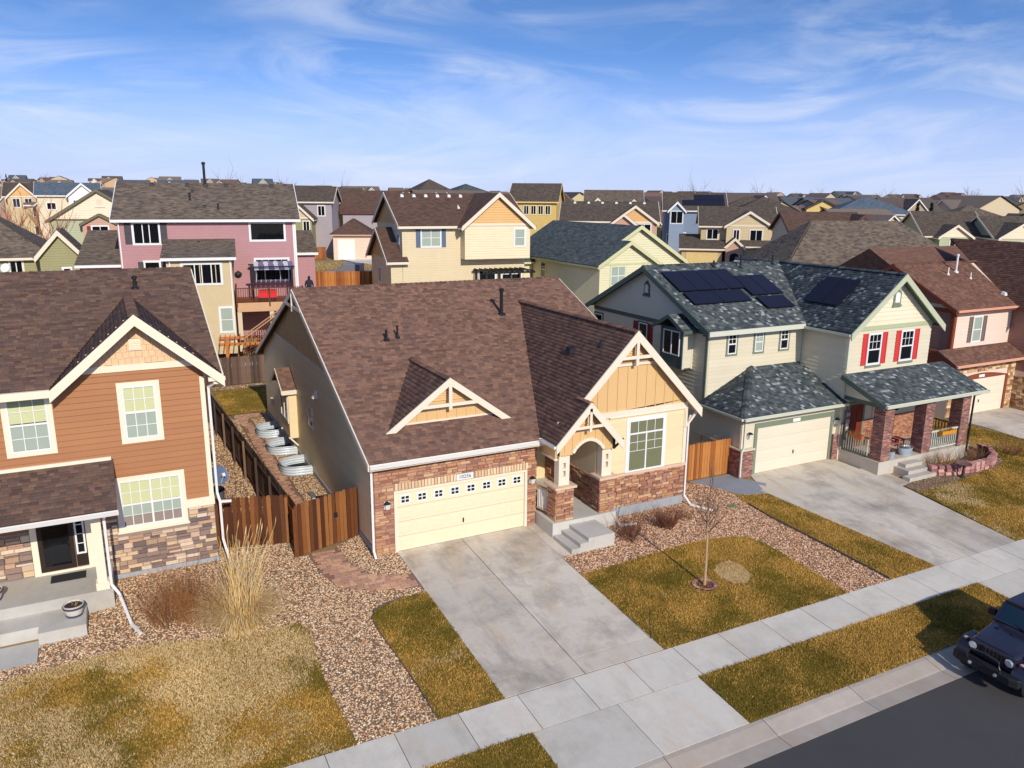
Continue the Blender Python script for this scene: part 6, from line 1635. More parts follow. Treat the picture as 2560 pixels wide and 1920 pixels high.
for x_, y_, h_, r_ in ((38.2, 6.3, .95, .06), (37.2, 6.1, .42, .04), (38.6, 5.6, .36, .035)): stack_pipe(BH, (x_, y_, zb2(y_)), h_, r_, METAL_W, 1.4 if r_ > .05 else None)
roof_vent(BH, (39.3, 3.9, zb2(3.9) + .03), METAL_W, .26)
# rear part of the roof, a long ridge behind
mb = MB(); mb.prism([(6.2, 6.0), (16, 6.0), (11.2, 8.75)], 36.5, 52, 'x'); mb.build('rear_roof', shingle_mat('russet_shingle', PAL_R), BH)
# ------------------------------------------------------------------ fences
WOODA = ramp_mat('stained_cedar', [lin(112, 66, 34), lin(94, 54, 30), lin(134, 84, 44), lin(80, 46, 28), lin(150, 98, 54), lin(102, 62, 36)], .7, var=.35, vscale=2.5, fine=.3, fscale=14, bumpv=.4, bscale=20, stretch=(6, 6, .6))
WOODB = ramp_mat('weathered_cedar', [lin(104, 82, 70), lin(90, 72, 62), lin(120, 96, 80), lin(78, 62, 54)], .85, var=.3, vscale=2.5, fine=.3, fscale=14, bumpv=.4, bscale=20, stretch=(6, 6, .6))
WOODO = ramp_mat('orange_cedar', [lin(176, 112, 56), lin(156, 94, 46), lin(190, 126, 66), lin(142, 82, 42)], .75, var=.35, vscale=2.5, fine=.25, fscale=14, bumpv=.3, bscale=20, stretch=(6, 6, .6))
def picket_mesh(m, n=4):
    out_ = []
    for i in range(n):
        r_ = random.Random(i); w_ = .066 + r_.uniform(-.003, .003); t_ = .01
        mb = MB(); mb.prism([(-w_, 0), (w_, 0), (w_, .965 + r_.uniform(-.004, .004)), (w_ * .62, 1.0), (-w_ * .62, 1.0), (-w_, .965)], -t_, t_, 'y'); out_.append(mb.mesh('picket', m))
    return out_
PK = {}
def fence(label, p, q, h, m, step=.142, z0=None, rails=True, side=1, jit=.012, group='wooden privacy fences', name='picket_fence'):
    if m.name not in PK: PK[m.name] = picket_mesh(m)
    p = Vector((p[0], p[1], 0)); q = Vector((q[0], q[1], 0)); d = q - p; n_ = max(2, int(d.length / step)); an = math.atan2(d.y, d.x)
    zz = (lambda x, y: gh(x, y)) if z0 is None else (lambda x, y: z0)
    t_ = thing(name, label, 'fence', (p.x, p.y, zz(p.x, p.y)), group=group)
    nrm = Vector((-math.sin(an), math.cos(an), 0))
    for i in range(n_):
        c = p + d * ((i + .5) / n_)
        inst('picket', random.choice(PK[m.name]), t_, (c.x, c.y, zz(c.x, c.y) + .02), an, (1, 1, h + random.uniform(-jit, jit)), rot=(0, random.uniform(-.006, .006), an + random.uniform(-.03, .03)))
    if rails:
        for f_ in (.18, .82):
            mb = MB(); a_ = p + nrm * (side * .04); b_ = q + nrm * (side * .04)
            mb.bar((a_.x, a_.y, zz(p.x, p.y) + h * f_), (b_.x, b_.y, zz(q.x, q.y) + h * f_), .04, .085); mb.build('rail', m, t_)
        k_ = max(1, round(d.length / 2.4))
        for i in range(k_ + 1):
            c = p + d * (i / k_) + nrm * (side * .1)
            mb = MB(); mb.box(c.x - .045, c.x + .045, c.y - .045, c.y + .045, zz(c.x, c.y) - .1, zz(c.x, c.y) + h - .08); mb.build('post', m, t_)
    return t_
fence('stained cedar fence between the orange house and the tan house yard', (-4.70, 2.95), (-2.36, 2.28), 1.80, WOODA)
fence('short return of the stained fence at the corner', (-2.35, 2.25), (-2.33, 1.10), 1.82, WOODA, side=-1)
gt = fence('stained cedar gate section beside the garage wall', (-2.32, 1.08), (-.06, 1.88), 1.86, WOODA)
mb = MB(); mb.box(-.98, -.86, 1.50, 1.54, 1.0, 1.16); mb.build('latch', BLACKP, gt)
fence('long side fence between the two yards', (-2.36, 2.30), (-3.05, 19.2), 1.78, WOODB, z0=0, side=1)
fence('side fence farther back between the yards', (-3.05, 19.25), (-3.30, 27.4), 1.78, WOODB, z0=0)
fence('weathered back fence behind the yards', (-12.0, 27.6), (13.2, 27.5), 1.80, WOODB, z0=0)
fence('orange cedar fence between the tan house and the grey house', (12.46, 1.08), (16.5, 1.08), 1.62, WOODO)
fence('back fence behind the grey house', (13.4, 27.5), (30.0, 24.5), 1.80, WOODB, z0=0)

# ------------------------------------------------------------------ window wells and side yard things
for i, (yn, lbl) in enumerate(((8.95, 'galvanised window well nearest the black storage box'), (12.0, 'middle one of the three galvanised window wells'), (14.95, 'farthest of the three galvanised window wells'))):
    t_ = thing('window_well', lbl, 'window well', (-.6, yn + .75, 0), group='window wells along the side wall')
    mb = MB(); n_ = 22; lv = 9; cy_ = yn + .78
    prof = [(0.40 - .46 * k_ / (lv - 1), .0 if k_ % 2 else .05) for k_ in range(lv)]
    for side_ in (0, .03):
        k0 = len(mb.v)
        for zz, of in prof:
            for j in range(n_ + 1):
                a_ = math.pi / 2 + math.pi * j / n_
                rx, ry = 1.16 + of + side_, .78 + of + side_
                cx_ = abs(math.cos(a_)) ** .6 * math.copysign(1, math.cos(a_)); sy_ = abs(math.sin(a_)) ** .75 * math.copysign(1, math.sin(a_))
                mb.v.append((-.03 + rx * cx_, cy_ + ry * sy_, zz))
        for k_ in range(lv - 1):
            for j in range(n_): mb.f.append((k0 + k_ * (n_ + 1) + j, k0 + k_ * (n_ + 1) + j + 1, k0 + (k_ + 1) * (n_ + 1) + j + 1, k0 + (k_ + 1) * (n_ + 1) + j))
    mb.build('corrugated_wall', mat('bright_zinc', lin(206, 214, 220), .35, .08, 4, .05, metal=.25), t_)
    rim = [(-.03 + 1.19 * abs(math.cos(a_)) ** .6 * -1, cy_ + .8 * abs(math.sin(a_)) ** .75 * math.copysign(1, math.sin(a_)), .405) for a_ in np.linspace(math.pi / 2 + .001, 1.5 * math.pi - .001, 24)]
    mb = MB(); mb.tube(rim, .022, 6); mb.build('rim', MATS['bright_zinc'], t_, smooth=True)
    mb = MB(); mb.prism([(-.03 + .97 * (p[0] + .03), cy_ + .95 * (p[1] - cy_)) for p in rim], .035, .05, 'z'); mb.build('well_shade_disc', mat('well_shade', (.03, .028, .026), .95, .3, 12), t_)  # black disc painted as the shade of a pit; the well is a raised ring
    mb = MB(); mb.box(-.03, -.02, cy_ - .5, cy_ + .5, .02, .2); mb.build('basement_window', GLASSD, t_)
sb = thing('storage_box', 'black resin storage box beside the gate', 'storage box', (-.35, 4.45, 0))
mb = MB(); mb.box(-.80, -.05, 4.05, 4.95, 0.02, .46); mb.build('box', mat('black_resin', (.02, .022, .026), .45, .1, 3), sb)
mb = MB(); mb.prism([(4.0, .46), (5.0, .46), (4.95, .53), (4.05, .53)], -.84, -.02, 'x'); mb.build('lid', MATS['black_resin'], sb)
for k_ in range(3):
    mb = MB(); mb.box(-.72 + k_ * .24, -.56 + k_ * .24, 4.02, 4.05, .08, .40); mb.build('side_rib', MATS['black_resin'], sb)
de = thing('downspout_extension', 'grey flip-up downspout extension with white tip on the side gravel', 'downspout', (-.75, 5.9, 0))
for k_ in range(4): mb = MB(); mb.bar((-.75 + k_ * .05, 6.6, .1), (-.70 + k_ * .05, 5.75, .07), .035, .05); mb.build('tube', mat('grey_tube', (.22, .23, .24), .5), de)
mb = MB(); mb.box(-.80, -.50, 5.5, 5.75, .03, .16); mb.build('tip', WHITE, de)
bn = thing('waste_bin', 'dark round bin beside the orange house wall', 'bin', (-4.25, 6.6, 0))
mb = MB(); mb.lathe((-4.25, 6.6, 0), [(.26, 0), (.30, .75), (.32, .75), (.32, .8), (.27, .8), (.25, .1), (.01, .1)], 16, cap=False); mb.build('body', mat('bin_grey', (.10, .11, .12), .6), bn)
mb = MB(); mb.lathe((-4.25, 6.6, .82), [(.31, 0), (.28, .05), (.1, .09), (.01, .1)], 16, cap=False); mb.build('lid', mat('bin_lid', (.04, .04, .045), .5), bn)

# ------------------------------------------------------------------ plants
def twigs(mb, p, d, ln, r, depth, spread, pal, nseg=3, kids=(3, 5), up=.25):
    """recursive bare branch"""
    p = Vector(p); d = Vector(d).normalized(); pts = [p]; rs = [r]
    for i in range(nseg):
        d = (d + Vector((random.uniform(-1, 1), random.uniform(-1, 1), random.uniform(-.4, 1))) * .12 + Vector((0, 0, up * .12))).normalized()
        p = p + d * (ln / nseg); pts.append(p); rs.append(r * (1 - .7 * (i + 1) / nseg))
    mb.tube(pts, rs, 4 if r < .012 else 6, cap=False, col=random.choice(pal))
    if depth > 0:
        for _ in range(random.randint(*kids)):
            k_ = random.randint(1, len(pts) - 1); t_ = random.random()
            q = pts[k_ - 1].lerp(pts[k_], t_)
            a_ = random.uniform(0, 6.28); side = Vector((math.cos(a_), math.sin(a_), random.uniform(.2, .8)))
            nd = (d * .8 + side * spread).normalized()
            twigs(mb, q, nd, ln * random.uniform(.45, .7), max(r * .5, .003), depth - 1, spread, pal, nseg, kids, up)
mat('bark', (1, 1, 1), .9, .1, 10, .15, 60, attr=True, spec=.2)
BARKP = [lin(112, 88, 72), lin(96, 76, 62), lin(130, 104, 84)]
yt = thing('young_tree', 'young bare tree in a stone ring on the lawn', 'tree', (9.07, -6.07, -.34))
mb = MB(); tp = [(9.07, -6.07, -.36), (9.07, -6.07, .5), (9.05, -6.07, 1.2), (9.03, -6.06, 1.9), (9.02, -6.06, 2.3)]
mb.tube(tp, [.05, .04, .035, .03, .026], 8, col=lin(186, 150, 116)); mb.build('trunk', MATS['bark'], yt)
mb = MB(); random.seed(5)
for i in range(13):
    a_ = i * 2.4; z_ = 1.35 + i * .075
    twigs(mb, (9.03, -6.06, z_), (math.cos(a_) * .75, math.sin(a_) * .75, .85), random.uniform(.7, 1.25) * (1 - i * .03), .014, 2, .65, BARKP, 4, (2, 4), .5)
twigs(mb, (9.02, -6.06, 2.25), (.05, .02, 1), 1.1, .02, 2, .6, BARKP, 4, (4, 6), .4)
mb.build('crown', MATS['bark'], yt)
rg = thing('tree_ring', 'ring of pink edging stones round the young tree', 'edging', (9.07, -6.07, -.34))
for i in range(15):
    a_ = 2 * math.pi * i / 15; inst('edging_stone', random.choice(pkv), rg, (9.07 + .40 * math.cos(a_), -6.07 + .40 * math.sin(a_), -.31), a_ - math.pi / 2, (.165, .11, .09))
mb = MB(); mb.lathe((9.07, -6.07, -.335), [(.40, .012), (.2, .035), (.01, .04)], 18, cap=False); mb.build('mulch', mat('dark_mulch', lin(86, 58, 44), .95, .4, 25), rg)

def shrub(name, label, c, r, h, n, pal, lean=.5, depth=1, rad=.008, group=None, kids=(2, 4)):
    t_ = thing(name, label, 'shrub', c, group=group); mb = MB()
    for i in range(n):
        a_ = random.uniform(0, 6.28); rr = r * .35 * math.sqrt(random.random()); k_ = random.random() ** .7 * lean
        twigs(mb, (c[0] + rr * math.cos(a_), c[1] + rr * math.sin(a_), c[2] - .02), (math.cos(a_) * k_, math.sin(a_) * k_, 1), h * random.uniform(.6, 1.05), rad * random.uniform(.6, 1.2), depth, .55, pal, 3, kids, .2)
    mb.build('stems', MATS['bark'], t_)
    return t_
RUST = [lin(164, 112, 66), lin(140, 92, 54), lin(182, 130, 80), lin(120, 82, 52)]
random.seed(8)
shrub('dry_shrub', 'rust coloured bare shrub at the orange house corner', (-6.55, -1.35, -.07), 1.3, 1.45, 130, RUST, .75, 1, .005, 'rust shrubs by the orange house')
shrub('dry_shrub', 'rust coloured bare shrub beside the tall straw grass', (-5.75, -1.75, -.09), 1.2, 1.4, 130, RUST, .7, 1, .005, 'rust shrubs by the orange house')
shrub('dry_shrub', 'smaller rust coloured shrub below the wide window', (-6.1, -.5, -.03), .9, .8, 70, RUST, .8, 1, .006, 'rust shrubs by the orange house')
DKT = [lin(120, 76, 56), lin(100, 62, 50), lin(146, 96, 66), lin(84, 56, 46)]
shrub('bare_shrub', 'bare twiggy shrub nearest the concrete steps', (8.75, -2.45, -.13), .8, .75, 60, DKT, .95, 2, .008, 'bare shrubs in the gravel bed', (2, 3))
shrub('bare_shrub', 'dense bare shrub below the front window', (10.55, -2.2, -.12), .75, .68, 80, DKT, 1.1, 2, .008, 'bare shrubs in the gravel bed', (2, 4))
shrub('bare_shrub', 'small bare shrub beside the downspout', (11.6, -1.95, -.11), .5, .5, 26, DKT, 1.0, 1, .007, 'bare shrubs in the gravel bed')
for i, (x_, y_, h_, lb) in enumerate(((26.3, -2.5, .9, 'dry bush in front of the porch railing'), (28.4, -2.4, .8, 'dry bush at the right porch pillar'), (25.5, -2.45, .7, 'dry bush beside the porch steps'), (31.0, -2.6, .9, 'bare bush on the lawn edge right of the porch'), (31.6, -3.4, .7, 'low bare bush at the right edge of the lawn'))):
    shrub('dry_bush', lb, (x_, y_, zf(y_)), .7, h_, 60, RUST + BARKP, .9, 1, .008, 'dry bushes by the brick porch')

# tall ornamental grass clump
mat('straw_blade', (1, 1, 1), .8, 0, 1, 0, attr=True, spec=.2)
STRW = [lin(232, 206, 150), lin(214, 184, 124), lin(240, 220, 172), lin(196, 160, 100), lin(222, 178, 104)]
og = thing('ornamental_grass', 'tall clump of dry straw coloured ornamental grass', 'grass clump', (-4.7, -2.35, -.13))
mb = MB(); random.seed(12)
def blade(mb, p, a_, h, reach, w_, seg=5, col=None, droop=1.0):
    pts = []
    for i in range(seg + 1):
        t_ = i / seg; pts.append(Vector((p[0] + math.cos(a_) * reach * t_ ** 1.7, p[1] + math.sin(a_) * reach * t_ ** 1.7, p[2] + h * (t_ - droop * .42 * t_ ** 3))))
    sx, sy = -math.sin(a_) * w_, math.cos(a_) * w_; k0 = len(mb.v)
    for i, q in enumerate(pts):
        f_ = 1 - .85 * i / seg; mb.v += [(q.x - sx * f_, q.y - sy * f_, q.z), (q.x + sx * f_, q.y + sy * f_, q.z)]
    for i in range(seg): mb.f.append((k0 + 2 * i, k0 + 2 * i + 1, k0 + 2 * i + 3, k0 + 2 * i + 2)); mb.c.append(col)
for i in range(1500):
    a_ = random.uniform(0, 6.28); rr = .58 * math.sqrt(random.random())
    blade(mb, (-4.7 + rr * math.cos(a_), -2.35 + rr * math.sin(a_), -.14), a_ + random.uniform(-.6, .6), random.uniform(.7, 1.8), random.uniform(.15, 1.25), random.uniform(.006, .012), 5, random.choice(STRW), random.uniform(.4, 1.9))
mb.build('leaves', MATS['straw_blade'], og)
mb = MB()
for i in range(95):
    a_ = random.uniform(0, 6.28); rr = .35 * math.sqrt(random.random()); h_ = random.uniform(1.7, 2.95); lx = random.uniform(-.45, .95); ly = random.uniform(-.3, .4)
    b0 = Vector((-4.7 + rr * math.cos(a_), -2.35 + rr * math.sin(a_), -.12)); pts = [b0 + Vector((lx * t_ ** 1.6 + random.uniform(-.02, .02), ly * t_ ** 1.6, h_ * t_)) for t_ in (0, .35, .7, 1)]
    mb.tube(pts, [.008, .007, .006, .004], 4, col=random.choice(STRW))
    if random.random() < .3: mb.tube([pts[-1], pts[-1] + Vector((.03, 0, .14)), pts[-1] + Vector((.05, .01, .26))], [.006, .014, .003], 5, col=random.choice(STRW))
mb.build('stalks', MATS['straw_blade'], og)

# small things on the front lawns
bpz = mat('bare_sand', lin(206, 184, 146), .95, .2, 4, .25, 25)
ptch = [(9.99, -5.45), (10.35, -5.2), (10.95, -5.12), (11.12, -5.6), (10.95, -6.2), (10.5, -6.5), (10.05, -6.42), (9.9, -5.9)]
mb = MB(); mb.v = [(x, y, zf(y) + .030) for x, y in ptch]; mb.f = [tuple(range(8))]; mb.build('bare_patch', bpz)['kind'] = 'structure'
lawn('lawn', ptch, 'sparse grass over the sandy patch in the lawn', .3, .5, 420, sheet=False, seed=5)
ub = thing('utility_lid', 'flat green irrigation box lid in the gravel', 'utility box', (14.1, -1.75, -.1))
mb = MB(); mb.box(13.9, 14.3, -1.9, -1.62, -.13, -.06); mb.build('lid', mat('green_lid', lin(110, 128, 96), .7, .1), ub)
sk = thing('driveway_stake', 'thin black marker stake leaning at the driveway edge', 'stake', (5.72, -7.7, -.43))
mb = MB(); mb.tube([(5.70, -7.72, -.43), (5.66, -7.66, .45)], .012, 6); mb.build('rod', BLACKP, sk)
mb = MB(); mb.tube([(5.66, -7.66, .45), (5.655, -7.652, .55)], .018, 6); mb.build('reflector', mat('reflector', lin(150, 60, 50), .4), sk)
ed = thing('lawn_edging', 'thin metal lawn edging along the gravel strip', 'edging', (14.9, -5, -.28))
epts = [(14.84, -1.9), (14.8, -3.05), (14.96, -5.5), (15.08, -8.28)]
for (xa, ya), (xb, yb_) in zip(epts[:-1], epts[1:]): mb = MB(); mb.bar((xa, ya, zf(ya) + .04), (xb, yb_, zf(yb_) + .04), .02, .1); mb.build('edging_strip', mat('edging_metal', (.12, .10, .09), .7), ed)
e2 = thing('lawn_edging', 'dark edging along the green lawn strip by the driveway', 'edging', (-1.15, -5.5, -.3))
epts = [(-.0, -2.85), (-.68, -3.01), (-1.05, -3.19), (-1.23, -3.55), (-1.26, -4.16), (-1.17, -5.51), (-1.09, -6.97), (-1.08, -8.3)]
for (xa, ya), (xb, yb_) in zip(epts[:-1], epts[1:]): mb = MB(); mb.bar((xa, ya, zf(ya) + .025), (xb, yb_, zf(yb_) + .025), .02, .08); mb.build('edging_strip', MATS['edging_metal'], e2)

# ------------------------------------------------------------------ parked off-road vehicle (front faces -x)
PAINT = mat('black_paint', (.018, .016, .030), .16, 0, 1, 0, spec=.7)
PLAST = mat('black_plastic', (.014, .015, .017), .55, .05)
TYRE = mat('tyre_rubber', (.018, .018, .018), .85, .1, 20)
RIM = mat('dark_rim', (.10, .10, .11), .35, 0, 1, 0, metal=.8)
CHR = mat('lamp_lens', (.75, .78, .80), .08, 0, 1, 0, metal=.6)
VX, VY, VZ = 12.55, -13.12, -.742
vh = thing('parked_off_roader', 'black boxy off-road vehicle parked at the kerb on the right', 'vehicle', (VX + 2.1, VY, VZ))
def vb(name, m_, fn, parent=vh, smooth=False, bev=0.0):
    mb = MB(); fn(mb); mb.v = [(VX + x, VY + y, VZ + z_) for x, y, z_ in mb.v]; o = mb.build(name, m_, parent, smooth)
    if bev:
        b_ = o.modifiers.new('bevel', 'BEVEL'); b_.width = bev; b_.segments = 3; b_.limit_method = 'ANGLE'
    return o
# tub and hood: lofted cross-sections along x
def loft(mb, secs):
    """secs: list of (x, [(y, z)...]) rings with the same count"""
    n_ = len(secs[0][1]); k0 = len(mb.v)
    for x, ring in secs: mb.v += [(x, y, z_) for y, z_ in ring]
    for i in range(len(secs) - 1):
        for j in range(n_): mb.f.append((k0 + i * n_ + j, k0 + i * n_ + (j + 1) % n_, k0 + (i + 1) * n_ + (j + 1) % n_, k0 + (i + 1) * n_ + j))
    mb.f.append(tuple(k0 + j for j in range(n_))[::-1]); mb.f.append(tuple(k0 + (len(secs) - 1) * n_ + j for j in range(n_)))
def ring(hw, zb, zt, crown=0.0, ch=.06): return [(-hw, zb), (hw, zb), (hw, zt - ch), (hw - ch, zt), (hw * .5, zt + crown), (-hw * .5, zt + crown), (-hw + ch, zt), (-hw, zt - ch)]
vb('hood', PAINT, lambda mb: loft(mb, [(.28, ring(.60, .68, 1.10, .02)), (.55, ring(.64, .66, 1.15, .03)), (1.0, ring(.70, .62, 1.19, .035)), (1.42, ring(.76, .6, 1.22, .035))]), bev=.02)
vb('body', PAINT, lambda mb: loft(mb, [(1.40, ring(.80, .50, 1.20)), (1.8, ring(.82, .48, 1.22)), (3.9, ring(.82, .48, 1.22)), (4.0, ring(.80, .52, 1.2))]), bev=.02)
vb('grille', PAINT, lambda mb: mb.box(.20, .29, -.62, .62, .66, 1.09), bev=.04)
for i in range(7):
    yy = (i - 3) * .105
    vb('grille_slot', PLAST, lambda mb: mb.box(.185, .20, yy - .032, yy + .032, .74, 1.02))
vb('bumper', PLAST, lambda mb: loft(mb, [(-.10, ring(.70, .46, .66, 0, .03)), (.0, ring(.88, .44, .68, 0, .03)), (.16, ring(.9, .46, .66, 0, .03))]), bev=.015)
for s_ in (-1, 1):
    def hl(mb, s_=s_):
        for xx, rr in ((.205, .105), (.17, .105), (.155, .085), (.15, .03)): pass
        mb.tube([(.21, s_ * .49, .92), (.17, s_ * .49, .92), (.15, s_ * .49, .92)], [.11, .11, .075], 18)
    h_ = vb('headlight', CHR, hl)
    vb('lamp_ring', PLAST, lambda mb: mb.tube([(.21, s_ * .49, .92), (.175, s_ * .49, .92)], [.128, .122], 18), h_)
    vb('fog_lamp', CHR, lambda mb: mb.tube([(-.06, s_ * .34, .57), (-.12, s_ * .34, .57)], [.05, .045], 12))
    # flared fender in five facets
    def fend(mb, s_=s_, x0=.10):
        pr = [(x0, .56), (x0 + .08, .78), (x0 + .28, .96), (x0 + .72, .98), (x0 + .98, .84), (x0 + 1.12, .5), (x0 + .98, .52), (x0 + .86, .76), (x0 + .68, .88), (x0 + .33, .87), (x0 + .2, .74), (x0 + .14, .56)]
        mb.prism([(p[0], p[1]) for p in pr], s_ * .58, s_ * .92, 'y')
    vb('fender', PAINT, fend, bev=.02)
    vb('rear_fender', PAINT, lambda mb: fend(mb, s_, 2.62), bev=.02)
    for cx_ in (.66, 3.18):
        def ty(mb, cx_=cx_, s_=s_):
            mb.tube([(cx_, s_ * .62, .39), (cx_, s_ * .65, .39), (cx_, s_ * .85, .39), (cx_, s_ * .88, .39)], [.34, .39, .39, .34], 28)
        w_ = vb('wheel', TYRE, ty)
        vb('rim', RIM, lambda mb: mb.tube([(cx_, s_ * .80, .39), (cx_, s_ * .892, .39), (cx_, s_ * .90, .39)], [.22, .215, .1], 16), w_)
    vb('door', PAINT, lambda mb: mb.box(1.55, 2.55, s_ * .82 - .012, s_ * .82 + .012, .56, 1.19), bev=.01)
    vb('side_window', GLASSD, lambda mb: mb.hexa([(1.72, s_ * .80 - .01, 1.24), (2.55, s_ * .80 - .01, 1.24), (2.55, s_ * .80 + .01, 1.24), (1.72, s_ * .80 + .01, 1.24), (1.95, s_ * .73 - .01, 1.70), (2.55, s_ * .73 - .01, 1.70), (2.55, s_ * .73 + .01, 1.70), (1.95, s_ * .73 + .01, 1.70)]))
    vb('mirror', PLAST, lambda mb: mb.box(1.62, 1.74, s_ * .84 if s_ > 0 else -1.06, s_ * .84 + .22 if s_ > 0 else -.84, 1.22, 1.42), bev=.03)
    vb('hood_latch', PLAST, lambda mb: mb.box(.50, .58, s_ * .63 - .03, s_ * .63 + .03, 1.0, 1.1))
    vb('marker_lamp', mat('amber_lens', (.6, .35, .3), .2), lambda mb: mb.box(.24, .34, s_ * .76 - .04, s_ * .76 + .04, .97, 1.0))
# windscreen frame and glass, roof
vb('windscreen_frame', PAINT, lambda mb: loft(mb, [(1.44, [(-.78, 1.2), (.78, 1.2), (.78, 1.27), (-.78, 1.27)]), (1.50, [(-.78, 1.22), (.78, 1.22), (.78, 1.29), (-.78, 1.29)])]))
vb('windscreen', mat('tinted_screen', (.008, .022, .030), .05, 0, 1, 0, spec=.8), lambda mb: mb.hexa([(1.45, -.70, 1.26), (1.45, .70, 1.26), (1.48, .70, 1.26), (1.48, -.70, 1.26), (1.80, -.66, 1.72), (1.80, .66, 1.72), (1.83, .66, 1.72), (1.83, -.66, 1.72)]))
for s_ in (-1, 1): vb('windscreen_pillar', PAINT, lambda mb: mb.bar((1.455, s_ * .735, 1.22), (1.82, s_ * .69, 1.75), .075, .06, up=(1, 0, 0)))
vb('roof', PAINT, lambda mb: loft(mb, [(1.76, ring(.72, 1.70, 1.78, .02, .03)), (2.6, ring(.74, 1.70, 1.82, .03, .04)), (3.95, ring(.73, 1.68, 1.80, .03, .04))]), bev=.02)
vb('cabin', GLASSD, lambda mb: loft(mb, [(1.95, ring(.70, 1.18, 1.70)), (3.92, ring(.72, 1.18, 1.70))]))
vb('wiper', PLAST, lambda mb: mb.bar((1.43, -.1, 1.28), (1.58, .5, 1.36), .02, .02))
vb('wiper', PLAST, lambda mb: mb.bar((1.43, -.65, 1.28), (1.58, -.08, 1.36), .02, .02))
for yy in (-.42, .0, .42): vb('hood_vent', PLAST, lambda mb: mb.box(1.02, 1.14, yy - .05, yy + .05, 1.225, 1.245))
vb('grille_guard', mat('dark_steel', (.06, .06, .07), .35, 0, 1, 0, metal=.6), lambda mb: mb.tube([(-.06, -.44, .62), (-.12, -.44, .80), (-.08, -.38, .96), (-.06, 0, 1.0), (-.08, .38, .96), (-.12, .44, .80), (-.06, .44, .62)], .028, 8))
vb('spare_wheel', TYRE, lambda mb: mb.tube([(4.02, 0, 1.0), (4.22, 0, 1.0)], [.38, .36], 24))
vb('chassis', PLAST, lambda mb: mb.box(.3, 3.9, -.55, .55, .32, .55))
